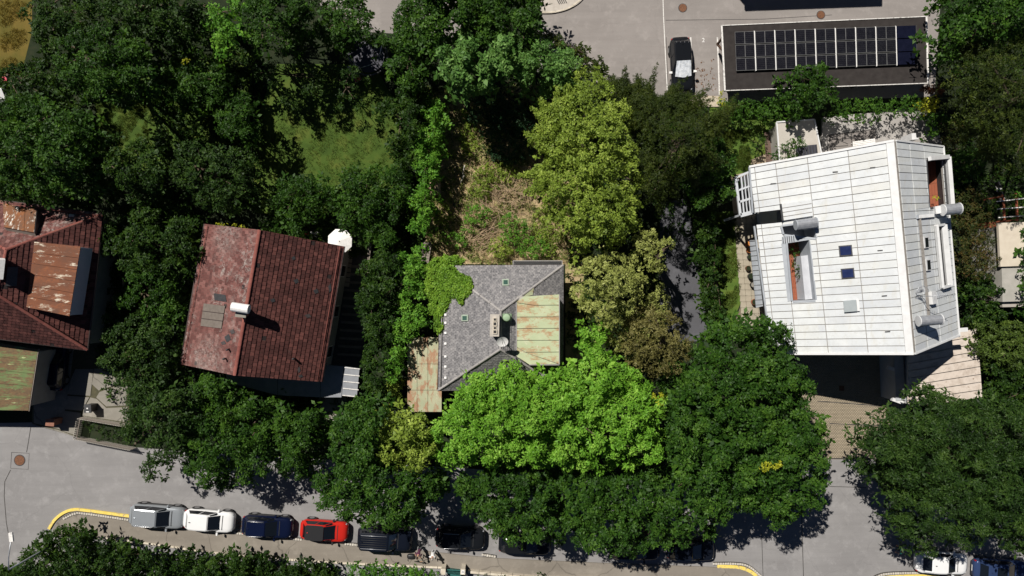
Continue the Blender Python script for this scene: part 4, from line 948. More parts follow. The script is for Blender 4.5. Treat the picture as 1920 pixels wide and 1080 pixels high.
tube('rim', [c + Vector((.42 * math.cos(math.pi * k / 12), .42 * math.sin(math.pi * k / 12), .15)) for k in range(13)], .02, m_galv, dsh, 5)
# slatted white balcony canopy
bc = thing('slatted_balcony', 'white slatted balcony canopy projecting from the west eave of the white house', 'balcony', W(1396, 365))
z = 4.9; m_bal = M('pale grey painted beam', (.42, .44, .47), (.50, .52, .55), scale=2, rough=.6)
for a, b, w in (((1379, 333), (1406, 322), .28), ((1379, 333), (1388, 404), .32), ((1388, 404), (1415, 397), .5), ((1384, 357), (1409, 348), .22), ((1385, 379), (1411, 371), .28)): beam('beam', W(*a, z), W(*b, z), w * .6, .2, m_bal, bc)
for k in range(3):
    for j in range(3):
        x = 1389 + j * 6 + k * 1.6; y = 328 + 24 * k - j * 2.2; beam('slat', W(x, y, z + .02), W(x + 2.5, y + 24, z + .02), .07 if j else .10, .12, m_bal, bc)
prism('balcony_floor', [W(1381, 335, 3), W(1412, 324, 3), W(1420, 396, 3), W(1392, 402, 3)], 2.6, 2.8, m_dark, bc)
for p in ((1382, 336), (1391, 402)): q = W(*p, z); beam('post', (q.x + .1, q.y, 0), (q.x + .1, q.y, z - .1), .16, .16, m_bal, bc)
# grey awning ledge along the west wall
aw = thing('awning', 'long grey ledge awning beside the west eave of the white house above flower pots', 'awning', W(1416, 515))
v_, f_ = prism_geo(ccw([W(1405, 451, 4.4), W(1416, 450, 4.9), W(1430, 574, 4.9), W(1417, 577, 4.4)]), (0, 0, .08)); mk('awning_sheet', v_, f_, m_grey, aw)
for k in range(14): a = W(1405 + .92 * k, 452 + 9.2 * k, 4.50); b = W(1416 + 1.05 * k, 451 + 9.2 * k, 5.0); beam('rib', a, b, .04, .04, m_galv, aw)
# paved patio, slab by slab
pt = sheet('patio', [(1377, 398), (1424, 398), (1445, 620), (1372, 620), (1390, 570), (1377, 430)], .006, M('patio joint', (.12, .10, .07), (.17, .14, .10), scale=5, rough=1))
m_pav = M('sandstone paving slab', (.27, .235, .18), (.36, .32, .25), scale=1.2, rough=.9, bump=.3)
pps = [(1379, 400), (1426, 400), (1440, 618), (1378, 618), (1393, 570), (1381, 430)]
for j in range(20):
    for i in range(6):
        x = 1376 + 11 * i + j * .8; y = 398 + 11.2 * j
        if not inpoly(x + 5.5, y + 5.5, [(1377, 396), (1424, 396), (1446, 622), (1372, 622), (1392, 572), (1378, 430)]): continue
        q = W(x + 5.5, y + 5.5); box('paving_slab', (q.x, q.y, .025 + random.uniform(0, .006)), (.475, .485, .03), m_pav, pt, -.07)
pt2 = sheet('corner_path', [(1368, 330), (1405, 322), (1408, 300), (1436, 288), (1440, 310), (1400, 400), (1375, 400)], .01, M('sandy path', (.26, .20, .14), (.36, .29, .21), scale=2, rough=1))
dkk = thing('timber_deck', 'brown plank deck with a dark planter, northwest of the white roof', 'deck', W(1448, 280))
for k in range(17): p = W(1447 + k * .25, 250 + 4.0 * k, .2); box('plank', (p.x, p.y, .18), (1.25, .165, .05), m_brownwood, dkk, -.03)
# flower pots
def pot(px, py, r, h, mat, label, plant=None, z=0.04):
    g = thing('plant_pot', label, 'plant pot', W(px, py, z)); c = W(px, py)
    tube('pot', [(c.x, c.y, z), (c.x, c.y, z + h)], [r * .75, r], mat, g, 16); mk('soil', *disc_geo((c.x, c.y, z + h - .03), r * .86, .04, 14), m_ground if not plant else plant, g)
    return g
m_orange = M('orange flowers', (.55, .16, .03), (.70, .28, .06), (.30, .10, .03), scale=14, rough=.9, bump=1, bscale=30)
pot(1400, 458, .22, .45, m_terra, 'terracotta pot of orange flowers, northernmost in the row along the white house', m_orange); pot(1402, 470, .24, .4, m_terra, 'terracotta pot of orange flowers second in the row beside the patio wall', m_orange)
pot(1403, 482, .2, .35, m_dark, 'dark pot between the orange flowers and the empty clay pot'); pot(1400, 503, .22, .4, m_iron, 'brown clay pot standing alone in the middle of the patio edge')
pot(1405, 518, .27, .5, m_black, 'black bushy pot south of the brown clay pot'); pot(1409, 534, .24, .45, m_black, 'black tub with a pale rim below the grey awning', m_conc)
pot(1412, 566, .28, .4, m_terra, 'wide terracotta bowl at the south end of the awning'); pot(1371, 413, .25, .5, m_black, 'dark round planter at the north tip of the paved patio')
pot(1447, 266, .26, .4, m_black, 'dark pot standing on the brown timber deck')
# upper terrace and outbuilding north of the white roof
m_tc = asphalt('terrace concrete', (.27, .25, .235), (.37, .35, .33), crack=.2)
ut = prism('upper_terrace', [W(*p) for p in [(1540, 222), (1742, 200), (1762, 268), (1770, 330), (1535, 330)]], 0, .3, m_tc); ut['kind'] = 'structure'
sb = thing('flat_outbuilding', 'small flat concrete roof with rust stains behind the white house', 'outbuilding', W(1498, 260))
z = 2.6; m_stain = rusty('stained concrete', (.38, .35, .31), (.44, .41, .37), (.40, .26, .14), (.33, .21, .12), (.46, .43, .40), vec=(1.6, .5, 1), rthr=.60, pthr=.66, scale=.9, rough=.85)
prism('outbuilding_roof', [W(*p, z) for p in [(1456, 229), (1527, 224), (1540, 288), (1462, 303)]], z - .3, z, m_stain, sb); prism('outbuilding_walls', [W(*p, 2.3) for p in [(1460, 233), (1523, 228), (1535, 285), (1466, 298)]], 0, z - .3, m_render, sb)
for a, b in (((1456, 229), (1527, 224)), ((1456, 229), (1462, 303)), ((1527, 224), (1540, 288))): beam('coping', W(*a, z + .04), W(*b, z + .04), .1, .1, m_lg, sb)
sk = thing('dark_pergola', 'dark slatted pergola square beside the flat outbuilding', 'pergola', W(1512, 285))
for k in range(8): beam('slat', W(1492 + 5.5 * k, 275 - .4 * k, 2.9), W(1494 + 5.5 * k, 293 - .4 * k, 2.9), .08, .06, m_dark, sk)
prism('pergola_base', [W(1491, 275, 2.7), W(1531, 271, 2.7), W(1533, 290, 2.7), W(1493, 295, 2.7)], 2.68, 2.76, M('dark violet screen', (.03, .03, .045), (.045, .045, .06), scale=4, rough=.7), sk)
for p in ((1494, 277), (1530, 273), (1531, 289), (1495, 292)): q = W(*p, 2.6); beam('post', (q.x, q.y, 0), (q.x, q.y, 2.66), .1, .1, m_dark, sk)
tf = sheet('paved_square', [(1551, 254), (1637, 243), (1640, 262), (1600, 300), (1553, 300)], .308, M('grey square paving', (.17, .15, .14), (.22, .20, .185), scale=1.5, rough=.9))
for a, b in (((1551, 254), (1553, 300)), ((1551, 254), (1637, 243)), ((1637, 243), (1640, 262)), ((1552, 263), (1596, 259)), ((1553, 276), (1590, 273)), ((1596, 248), (1597, 268)), ((1551, 254), (1590, 270)), ((1619, 246), (1620, 262)), ((1620, 262), (1637, 249)), ((1553, 288), (1590, 284))):
    v_, f_ = strip_geo([W(*a, .3)[:2], W(*b, .3)[:2]], .06, .312, .004); mk('paving_joint', v_, f_, m_tar, tf)
wb = thing('white_bench', 'white slatted garden bench just above the ridge end of the white roof', 'bench', W(1620, 268, .3))
for k in range(4): beam('slat', W(1599, 267 + 3.0 * k, .75), W(1640, 261 + 3.0 * k, .75), .10, .04, m_white, wb)
for k in range(9): beam('crossbar', W(1600 + 5 * k, 265 - .7 * k, .72), W(1601 + 5 * k, 276 - .7 * k, .72), .04, .03, m_white, wb)
for x, y in ((1600, 268), (1638, 262), (1601, 276), (1639, 271)): q = W(x, y, .7); beam('leg', (q.x, q.y, .3), (q.x, q.y, .7), .05, .05, m_white, wb)
wc = thing('white_vent_stack', 'white box with a dark opening at the upper right corner of the white roof', 'vent', W(1718, 255))
z = 1.9; prism('stack', [W(1709, 250, z), W(1722, 249, z), W(1722, 261, z), W(1710, 262, z)], .3, z, m_lg, wc); prism('opening', [W(1717, 249, z), W(1726, 249, z), W(1726, 257, z), W(1718, 257, z)], z + .003, z + .10, m_black, wc)
# lower shed roof beside the white house
sh = thing('annex', 'low annex roofed with pale stained sheets at the lower right of the white house', 'annex', W(1770, 690))
m_ann = M('weathered cream sheet', (.44, .38, .33), (.54, .47, .41), (.34, .28, .23), scale=1.2, rough=.7, spots=((.22, .15, .10), .60, .07), sscale=2.2)
seamed(sh, 'roof_sheet', [W(1702, 640, 3.2), W(1832, 615, 3.0), W(1842, 745, 3.0), W(1700, 765, 3.2)], 1, 9, 0, m_ann, .05, .03)
prism('annex_walls', [W(1706, 645, 2.8), W(1826, 622, 2.8), W(1836, 740, 2.8), W(1704, 758, 2.8)], 0, 2.95, m_lg, sh)
rw = thing('retaining_wall', 'pale concrete wall with two stub beams under the south end of the white roof', 'wall', W(1690, 710))
prism('wall_slab', [W(1676, 640, 2.4), W(1692, 640, 2.4), W(1698, 750, 2.4), W(1680, 752, 2.4)], 0, 2.4, M('pale grey concrete', (.32, .33, .35), (.40, .41, .43), scale=1, rough=.8), rw)
for a, b in (((1664, 689), (1684, 695)), ((1672, 748), (1692, 755))): beam('stub_beam', W(*a, 2.2), W(*b, 2.2), .28, .3, m_lg, rw)
# neighbour at the right edge
hn = thing('cream_house', 'cream flat roofed house with a brick edge at the right border', 'house', W(1930, 460))
z = 4.0; prism('roof', [W(1872, 418, z), W(2100, 410, z), W(2100, 492, z), W(1876, 500, z)], z - .25, z, M('cream roof coating', (.46, .40, .32), (.54, .48, .39), scale=1.5, rough=.85), hn); prism('house_walls', [W(1880, 424, z), W(2090, 416, z), W(2090, 560, z), W(1884, 566, z)], 0, z - .25, m_render, hn)
prism('roof', [W(1876, 502, z - .6), W(2100, 494, z - .6), W(2100, 570, z - .6), W(1880, 576, z - .6)], z - .9, z - .62, M('beige terrace slab', (.30, .27, .24), (.37, .34, .30), scale=1.5, rough=.85), hn)  # lower slab in a darker beige than the roof coating
bw = thing('brick_wall', 'rusty red brick garden wall next to the cream house', 'wall', W(1864, 460))
for k in range(22): p = W(1862 + .3 * k, 418 + 5.0 * k, 2.2); box('brick', (p.x, p.y, 2.1), (.50, .215, .2), m_terra, bw, 0)
prism('wall_core', [W(1857, 416, 2.0), W(1867, 416, 2.0), W(1874, 528, 2.0), W(1864, 528, 2.0)], 0, 2.0, m_terra, bw)
# ------------------------------------------------------------------ vehicles
def paint(name, c, coat=.0, rough=.16, metal=.0): return M(name, tuple(x * .96 for x in c), tuple(min(1, x * 1.04) for x in c), scale=1, rough=rough, metal=metal, spec=.25, coat=coat)
P_SIL = paint('silver car paint', (.30, .32, .34), metal=.35); P_WHI = paint('white car paint', (.66, .66, .66)); P_BLU = paint('navy car paint', (.004, .007, .024))
P_RED = paint('red car paint', (.42, .018, .012)); P_BLK = paint('black car paint', (.008, .009, .011)); P_GRB = paint('blue black car paint', (.006, .008, .014)); P_SBL = paint('steel blue car paint', (.03, .05, .12), metal=.2)
def car(label, loc, rot, L, Wd, Ht, body, roofmat=None, hood=.95, rake=.5, tail=.25, rails=False, ribs=False, cladding=None, boxy=0.0, name='parked_car', sunroof=False, cover=False, group='cars parked along the kerb'):
    g = thing(name, label, 'car', loc, rot, group); hw = Wd / 2; hl = L / 2
    st_ = []
    for t in np.linspace(-1, 1, 19):
        x = t * hl; e = abs(t); rnd = 1 - (.30 - .15 * boxy) * max(0, (e - .72) / .28) ** 2.2 - .02 * e
        if t < 0: zs = .98 - .10 * max(0, (e - .85) / .15) ** 1.5
        else: zs = .98 - .10 * max(0, (t - .35) / .65) - .16 * max(0, (e - .86) / .14) ** 1.6
        zs *= Ht / 1.5 * .98; st_.append((x, hw * rnd, zs, .24 + .10 * max(0, (e - .85) / .15)))
    V_ = []; F_ = []; K = 13
    for x, w, zs, zb in st_:
        half = [(0, zs + .035), (.55 * w, zs + .025), (.84 * w, zs - .005), (.955 * w, zs - .06), (w, zs - .22), (.985 * w, (zs + zb) / 2 - .05), (.93 * w, zb)]
        ring = [(-a, b) for a, b in reversed(half[1:])] + half
        V_ += [(x, a, b) for a, b in ring]
    for i in range(len(st_) - 1):
        for k in range(K - 1): a = i * K + k; F_.append((a, a + K, a + K + 1, a + 1))
        F_.append((i * K, i * K + K - 1, (i + 1) * K + K - 1, (i + 1) * K))
    F_.append(tuple(range(K))); F_.append(tuple(reversed(range((len(st_) - 1) * K, len(st_) * K))))
    mk('body', V_, F_, body, g, smooth=True)
    zb = .93 * Ht / 1.5; xr = -hl + tail * .45 + .08; xf = hl - hood; yb = hw * .93; rr = xr + tail + .12; rf = xf - rake - .5; yr = hw * .76 + .05 * boxy; zt = Ht
    # cabin hull with a crowned roof
    def ringpts(x0, x1, y, z, n=4): return [Vector((x0 + (x1 - x0) * i / n, y, z)) for i in range(n + 1)]
    nb = [(xr, yb * .80), (xr + .18, yb * .97), ((xr + xf) / 2, yb), (xf - .35, yb * .96), (xf, yb * .74)]
    nt_ = [(rr, yr * .84), (rr + .15, yr * .98), ((rr + rf) / 2, yr), (rf - .12, yr * .97), (rf, yr * .84)]
    bot = [Vector((x, y, zb - .06)) for x, y in nb] + [Vector((x, -y, zb - .06)) for x, y in reversed(nb)]
    top = [Vector((x, y, zt - .05)) for x, y in nt_] + [Vector((x, -y, zt - .05)) for x, y in reversed(nt_)]
    n = 10; V_ = bot + top + [Vector((p.x * .94 + (rr + rf) / 2 * .06, p.y * .86, zt)) for p in top]
    F_ = [(i, (i + 1) % n, n + (i + 1) % n, n + i) for i in range(n)] + [(n + i, n + (i + 1) % n, 2 * n + (i + 1) % n, 2 * n + i) for i in range(n)]
    F_ = [tuple(reversed(q)) for q in F_] + [tuple(range(2 * n, 3 * n))]
    F_ = [tuple(reversed(q)) for q in F_[:-1]] + [tuple(reversed(F_[-1]))]
    cb = mk('cabin', V_, F_, body, g, smooth=False)
    if roofmat: mk('roof', *prism_geo(ccw([(p.x, p.y * .97, zt) for p in top]), (0, 0, .014)), roofmat, g)
    def face(name, q, ins, mat_, off=.014, parent=g):
        c = sum(q, Vector()) / len(q); nn = (q[1] - q[0]).cross(q[2] - q[0]).normalized(); nn = nn if nn.dot(c - Vector(((rr + rf) / 2, 0, .8))) > 0 else -nn
        return mk(name, *prism_geo([c + Vector(((p.x - c.x) * ins[0], (p.y - c.y) * ins[1], (p.z - c.z) * ins[2])) for p in q], nn * off), mat_, parent)
    face('windscreen', [bot[4], bot[5], top[5], top[4]], (.96, .97, .95), m_glass); face('rear_window', [bot[9], bot[0], top[0], top[9]], (.84, .86, .84), m_glass)
    for s_ in (0, 1):
        f1 = lambda i: i if s_ == 0 else 9 - i
        for a, b in ((1, 2), (2, 3)): face('side_window', [bot[f1(a)], bot[f1(b)], top[f1(b)], top[f1(a)]], (.93, 1, .80), m_glass, .012)
        face('quarter_window', [bot[f1(3)], bot[f1(4)], top[f1(4)], top[f1(3)]], (.6, .75, .7), m_glass, .012)
        sg = 1 if s_ == 0 else -1
        mr = mk('mirror', *obox_geo((xf - .32, sg * (hw + .09), zb + .02), (.07, .02 * sg, 0), (0, .11, 0), (0, 0, .075)), body if body is not P_RED else m_black, g)
        if rails: tube('roof_rail', [(rr + .1, sg * yr * .88, zt + .01), (rr + .2, sg * yr * .9, zt + .07), (rf - .25, sg * yr * .88, zt + .07), (rf - .1, sg * yr * .84, zt + .01)], .022, m_alloy, g, 6)
        for ax in (-hl * .60, hl * .64):
            y = sg * (hw * .985 - .09)
            V2, F2 = tube_geo([(ax, y + sg * .09, .335), (ax, y + sg * .11, .335)], .40, 20); mk('wheel_arch', V2, F2, cladding or m_trim, g)
            V2, F2 = tube_geo([(ax, y - sg * .1, .33), (ax, y + sg * .12, .33)], .33, 20); wh = mk('wheel', V2, F2, m_rubber, g)
            V2, F2 = tube_geo([(ax, y + sg * .12, .33), (ax, y + sg * .135, .33)], .22, 12); mk('rim', V2, F2, m_alloy, wh)
        mk('headlamp', *obox_geo((hl - .28, sg * hw * .70, .72 * Ht / 1.5), (.14, -sg * .06, 0), (sg * .05, .12, 0), (-.03, 0, .07)), m_headlamp, g)
        mk('tail_lamp', *obox_geo((-hl + .13, sg * hw * .70, .70 * Ht / 1.5), (.07, 0, 0), (0, .10, 0), (0, 0, .10)), m_redlamp, g)
        if cladding: mk('sill', *obox_geo((0, sg * hw * .985, .42), (hl * .82, 0, 0), (0, .03, 0), (0, 0, .12)), cladding, g)
    if ribs:
        for k in range(7): y = (-3 + k) * yr * .24; tube('roof_rib', [(rr + .1, y, zt + .02), (rf - .15, y, zt + .02)], .022, m_galv if k in (0, 6) else m_trim, g, 6)
    mk('shark_fin', *obox_geo((rr + .22, 0, zt + .04), (.06, 0, 0), (0, .02, 0), (0, 0, .035)), m_black if body is P_WHI else body, g)
    for x_ in (-hl + .01, hl - .01): mk('number_plate', *obox_geo((x_, 0, .5), (.012, 0, 0), (0, .26, 0), (0, 0, .06)), m_white, g)
    mk('bonnet_line', *obox_geo((xf + .05, 0, zb + .045), (.02, 0, 0), (0, hw * .68, 0), (0, 0, .012)), m_trim, g)
    if sunroof: mk('sunroof', *obox_geo(((rr + rf) / 2 + .25, 0, zt + .012), (.42, 0, 0), (0, yr * .6, 0), (0, 0, .01)), m_glass, g)
    if cover:
        m_foil = M('crinkled silver sunshade', (.50, .54, .60), (.78, .80, .83), scale=4, rough=.5, metal=.0, bump=1.0, bscale=5)
        c0 = [Vector((rf - .10, y, zt + .03)) for y in (-yr * .8, -yr * .3, yr * .3, yr * .8)] ; c2 = [Vector((xf + .10, y, zb + .07)) for y in (-yb * .80, -yb * .3, yb * .3, yb * .80)]
        V2 = []; F2 = []
        for i in range(6):
            for j in range(10):
                u = j / 9; w_ = i / 5; a = Vector((rf - .1, (2 * u - 1) * yr * .84, zt + .04)); b = Vector((xf + .16 - .12 * abs(2 * u - 1), (2 * u - 1) * yb * .80, zb + .09)); p = a.lerp(b, w_); p.z += random.uniform(.0, .07); V2.append(p)
        for i in range(5):
            for j in range(9): a = i * 10 + j; F2.append((a, a + 1, a + 11, a + 10))
        o = mk('windscreen_cover', V2, F2, m_foil, g); md = o.modifiers.new('thick', 'SOLIDIFY'); md.thickness = .015
        for sg in (1, -1): mk('mirror_sock', *obox_geo((xf - .32, sg * (hw + .10), zb + .05), (.09, .0, 0), (0, .12, 0), (0, 0, .08)), m_white, g)
        for k in range(4): mk('roof_glint', *obox_geo((rr + .05 + .02 * k, (-1.5 + k) * .33, zt + .02), (.03, 0, 0), (0, .03, 0), (0, 0, .015)), m_alloy, g)  # small alloy blocks set on the roof edge to stand for glints
    return g
def at(px, py, z=.75): p = W(px, py, z); return (p.x, p.y, .004)
R = math.radians
car('silver estate car with roof rails, first in the row by the yellow kerb line', at(295, 968), R(-4.5), 4.55, 1.84, 1.62, P_SIL, hood=1.0, rails=True, cladding=m_trim, boxy=.6)
car('white hatchback parked between the silver estate and the navy car', at(392, 976.5), R(-5), 4.2, 1.78, 1.5, P_WHI, hood=.95)
car('navy blue hatchback parked between the white and the red hatchbacks', at(501, 987.5), R(-4), 4.2, 1.80, 1.52, P_BLU, hood=1.05, rails=True, cladding=m_trim)
car('bright red hatchback with a black roof beside the stone sett kerb', at(607.5, 995), R(-4), 3.95, 1.74, 1.48, P_RED, roofmat=M('black roof', (.022, .022, .023), rough=.3), hood=.85)
car('black boxy car with a ribbed roof rack, half below the overhanging tree', at(722, 1010), R(-3), 4.5, 1.85, 1.8, P_GRB, hood=1.15, rake=.15, tail=.08, ribs=True, cladding=m_trim, boxy=1)
car('black estate car parked in deep tree shade beside the person in white', at(863, 1009.5), R(-2.5), 4.1, 1.80, 1.48, P_BLK, hood=1.0, rails=True)
car('black car mostly hidden by the drooping leaves east of the shaded black estate', at(984, 1019), R(-2.5), 4.4, 1.80, 1.48, P_BLK, hood=1.0)
car('dark car in shade, last but one under the long tree row', at(1190, 1030), R(-1), 4.2, 1.78, 1.48, P_GRB, hood=1.0)
car('dark blue car at the end of the shaded row near the curved yellow kerb line', at(1295, 1031.5), R(-1), 4.0, 1.76, 1.48, P_GRB, hood=1.0)
car('white saloon with dark rear window beside the bottom right tree', at(1766, 1056), R(-2.5), 4.35, 1.82, 1.45, P_WHI, hood=1.0, tail=.6)
car('steel blue car with a glass roof at the bottom right corner', at(1876, 1069), R(-3), 4.5, 1.82, 1.5, P_SBL, hood=1.05, tail=.45, sunroof=True)
car('black car with a silver windscreen cover standing in the car park bay', at(1278, 121), R(-86.5), 4.55, 1.84, 1.5, P_BLK, hood=1.25, rails=False, cover=True, group='cars in yards')
car('dark car standing in shade between the garage and the tiled house', at(103, 684), R(84), 4.3, 1.76, 1.45, P_BLU, hood=1.0, group='cars in yards')

# ------------------------------------------------------------------ bicycle and people
def skin_figure(name, label, loc, rot, joints, bones, colors, hair, z=0.0):
    """one continuous body grown from joints {name:(x,y,z,r)} and bones; colors maps region -> material"""
    g = thing(name, label, 'person', loc, rot)
    names = list(joints); me = bpy.data.meshes.new('skeleton'); me.from_pydata([joints[k][:3] for k in names], [(names.index(a), names.index(b)) for a, b in bones], [])
    o = bpy.data.objects.new('body', me); COL.objects.link(o); md = o.modifiers.new('skin', 'SKIN'); md.use_smooth_shade = True
    for i, k in enumerate(names):
        r = joints[k][3]; sv = me.skin_vertices[0].data[i]; sv.radius = (r, r) if not isinstance(r, tuple) else r; sv.use_root = (k == 'pelvis')
    ss = o.modifiers.new('sub', 'SUBSURF'); ss.levels = 1; ss.render_levels = 1
    dg = bpy.context.evaluated_depsgraph_get(); nm = bpy.data.meshes.new_from_object(o.evaluated_get(dg)); o.modifiers.clear(); o.data = nm
    mats = list(dict.fromkeys(colors.values())); nm.materials.clear()
    for m_ in mats: nm.materials.append(m_)
    P_ = {k: Vector(joints[k][:3]) for k in names}
    for p in nm.polygons:
        c = p.center; best = min(names, key=lambda k: (P_[k] - c).length); reg = 'shirt'
        for key in colors:
            if best.startswith(key): reg = key
        p.material_index = mats.index(colors.get(reg, mats[0])); p.use_smooth = True
    o.parent = g; ORG[o.name] = Vector((0, 0, 0))
    hd_ = P_['head']; 
    V_ = []; F_ = []
    for i in range(7):
        for j in range(14):
            th = .62 * math.pi * i / 6; V_.append(hd_ + Vector((-.012 + .108 * math.sin(th) * math.cos(j * math.pi / 7), .098 * math.sin(th) * math.sin(j * math.pi / 7), .02 + .13 * math.cos(th))))
    for i in range(6):
        for j in range(14): F_.append((i * 14 + j, i * 14 + (j + 1) % 14, (i + 1) * 14 + (j + 1) % 14, (i + 1) * 14 + j))
    mk('hair', V_, F_, hair, g, smooth=True)
    return g
m_skin = M('skin', (.36, .20, .13), rough=.6); m_shirtw = M('white cotton', (.68, .67, .66), (.74, .73, .73), scale=9, rough=.9); m_mint = M('mint green shirt', (.06, .42, .26), (.09, .50, .33), scale=6, rough=.9)
m_plum = M('dark plum cotton', (.05, .012, .03), (.10, .03, .06), scale=9, rough=.9); m_denim = M('dark trousers', (.02, .022, .03), rough=.9); m_hair = M('brown hair', (.03, .018, .012), rough=.8); m_shoe = M('white shoe', (.7, .69, .67), rough=.6)
B_ = [('pelvis', 'waist'), ('waist', 'chest'), ('chest', 'neck'), ('neck', 'head'), ('head', 'headtop'),
      ('chest', 'armL0'), ('armL0', 'armL1'), ('armL1', 'handL'), ('chest', 'armR0'), ('armR0', 'armR1'), ('armR1', 'handR'),
      ('pelvis', 'legL0'), ('legL0', 'legL1'), ('legL1', 'shoeL0'), ('shoeL0', 'shoeL1'), ('pelvis', 'legR0'), ('legR0', 'legR1'), ('legR1', 'shoeR0'), ('shoeR0', 'shoeR1')]
for s_ in 'LR':
    for k in range(4): B_.append(('hand' + s_, 'hand%sf%d' % (s_, k)))
    B_.append(('hand' + s_, 'hand%sthumb' % s_))
def fingers(J):
    for s_, sg in (('L', 1), ('R', -1)):
        h = Vector(J['hand' + s_][:3]); e = Vector(J['arm%s1' % s_][:3]); d = (h - e).normalized(); w = d.cross(Vector((0, 0, 1))); w = w.normalized() if w.length > .01 else Vector((0, 1, 0))
        for k in range(4): p = h + d * (.085 + .01 * (k in (1, 2))) + w * (.027 * (k - 1.5)) - Vector((0, 0, .02)); J['hand%sf%d' % (s_, k)] = (*p, .009)
        p = h + d * .04 + w * .055 * sg; J['hand%sthumb' % s_] = (*p, .010)
    return J
def standing(lean=.0, armf=.25):
    return fingers({'pelvis': (0, 0, .93, .135), 'waist': (.02 * 1, 0, 1.08, .12), 'chest': (.04 + lean * .5, 0, 1.33, (.13, .16)), 'neck': (.05 + lean, 0, 1.50, .055), 'head': (.08 + lean * 1.3, 0, 1.62, .095), 'headtop': (.08 + lean * 1.3, 0, 1.70, .07),
        'armL0': (.03 + lean * .8, .20, 1.40, .055), 'armL1': (.02 + armf * .4, .29, 1.13, .043), 'handL': (armf, .24, 1.0 + armf * .3, .035), 'armR0': (.03 + lean * .8, -.20, 1.40, .055), 'armR1': (.02 + armf * .4, -.29, 1.13, .043), 'handR': (armf, -.22, 1.0 + armf * .3, .035),
        'legL0': (0, .10, .84, .095), 'legL1': (.02, .11, .46, .062), 'shoeL0': (0, .11, .07, .045), 'shoeL1': (.17, .12, .04, .04), 'legR0': (0, -.10, .84, .095), 'legR1': (.03, -.12, .46, .062), 'shoeR0': (.02, -.12, .07, .045), 'shoeR1': (.19, -.13, .04, .04)})
q = W(814.5, 1029, 0)
skin_figure('person', 'person all in white standing on the pavement behind the shaded black estate car', (q.x, q.y, .12), R(-90), standing(.12, .35), B_, {'shirt': m_shirtw, 'pelvis': m_shirtw, 'waist': m_shirtw, 'chest': m_shirtw, 'arm': m_shirtw, 'leg': m_shirtw, 'shoe': m_shoe, 'hand': m_skin, 'head': m_skin, 'neck': m_skin}, M('grey hair', (.30, .27, .24), rough=.8))
q = W(790, 1022, 0)
J = standing(.30, .45)
skin_figure('person', 'person in dark plum clothes and white shoes leaning over the black tripod', (q.x, q.y, .12), R(-105), J, B_, {'shirt': m_plum, 'pelvis': m_denim, 'waist': m_plum, 'chest': m_plum, 'arm': m_plum, 'leg': m_denim, 'shoe': m_shoe, 'hand': m_skin, 'head': m_skin, 'neck': m_skin}, m_hair)
tp = thing('tripod', 'black tripod with an orange ring standing on the pavement near the hedge', 'tripod', W(787, 1043, .12)); c = W(787, 1043, .12); apex = Vector((c.x, c.y, 1.15))
for dx, dy in ((-.45, -.45), (.30, -.62), (-.42, .42)): tube('leg', [apex, (c.x + dx, c.y + dy, .13)], [.03, .022], m_black, tp, 6)
tube('head_plate', [apex - Vector((0, 0, .03)), apex + Vector((0, 0, .06))], .07, m_black, tp, 10)
rc = apex + Vector((.16, .05, -.12)); tube('ring', [rc + Vector((.24 * math.cos(a), .17 * math.sin(a), 0)) for a in np.linspace(0, 2 * math.pi, 17)], .02, M('orange brown strap', (.35, .17, .06), rough=.7), tp, 6)
bg_ = thing('equipment_bag', 'rounded black equipment bag lying on the pavement beside the tripod', 'bag', W(771, 1043, .12)); c = W(771, 1043, .12); V_ = []; F_ = []
for i in range(7):
    for j in range(18): a = j * math.pi / 9; th = i / 6 * math.pi / 2; ex = lambda t: math.copysign(abs(t) ** .7, t); V_.append((c.x + .36 * ex(math.cos(a)) * math.cos(th) ** .5, c.y + .24 * ex(math.sin(a)) * math.cos(th) ** .5, .12 + .22 * math.sin(th)))
for i in range(6):
    for j in range(18): F_.append((i * 18 + j, i * 18 + (j + 1) % 18, (i + 1) * 18 + (j + 1) % 18, (i + 1) * 18 + j))
mk('shell', V_, F_, m_black, bg_, smooth=True); tube('strap', [(c.x - .25, c.y - .1, .3), (c.x - .3, c.y - .3, .2), (c.x - .22, c.y - .42, .14)], .015, m_trim, bg_, 6)
# bicycle (local: x forwards)
q = W(1681, 1026, .5)
bk = thing('bicycle', 'light framed bicycle ridden left past the bottom right tree', 'bicycle', (q.x, q.y, .004), R(172))
for x in (.53, -.53):
    wv = [(x + .34 * math.cos(a), 0, .34 + .34 * math.sin(a)) for a in np.linspace(0, 2 * math.pi, 25)]; w = tube('wheel', wv, .022, m_rubber, bk, 6); tube('rim', [(x + .315 * math.cos(a), 0, .34 + .315 * math.sin(a)) for a in np.linspace(0, 2 * math.pi, 25)], .010, m_alloy, w, 5)
    b = MB()
    for k in range(12): a = k * math.pi / 6; b.add(beam_geo((x, .01, .34), (x + .31 * math.cos(a), 0, .34 + .31 * math.sin(a)), .005, .005))
    b.build('spokes', m_alloy, w)
m_fr = M('pale bicycle frame', (.45, .44, .42), rough=.35)
for a, b in (((-.53, 0, .34), (-.08, 0, .30)), ((-.53, 0, .34), (-.20, 0, .82)), ((-.08, 0, .30), (-.22, 0, .90)), ((-.08, 0, .30), (.36, 0, .72)), ((-.20, 0, .80), (.34, 0, .84)), ((.34, 0, .92), (.53, 0, .34))): tube('frame_tube', [a, b], .018, m_fr, bk, 6)
tube('handlebar', [(.26, .30, 1.0), (.33, .15, 1.02), (.33, -.15, 1.02), (.26, -.30, 1.0)], .015, m_black, bk, 6); mk('saddle', *obox_geo((-.24, 0, .94), (.13, 0, 0), (0, .07, 0), (0, 0, .025)), m_black, bk)
tube('crank', [(-.08, .10, .30), (-.08, -.10, .30)], .05, m_dark, bk, 8)
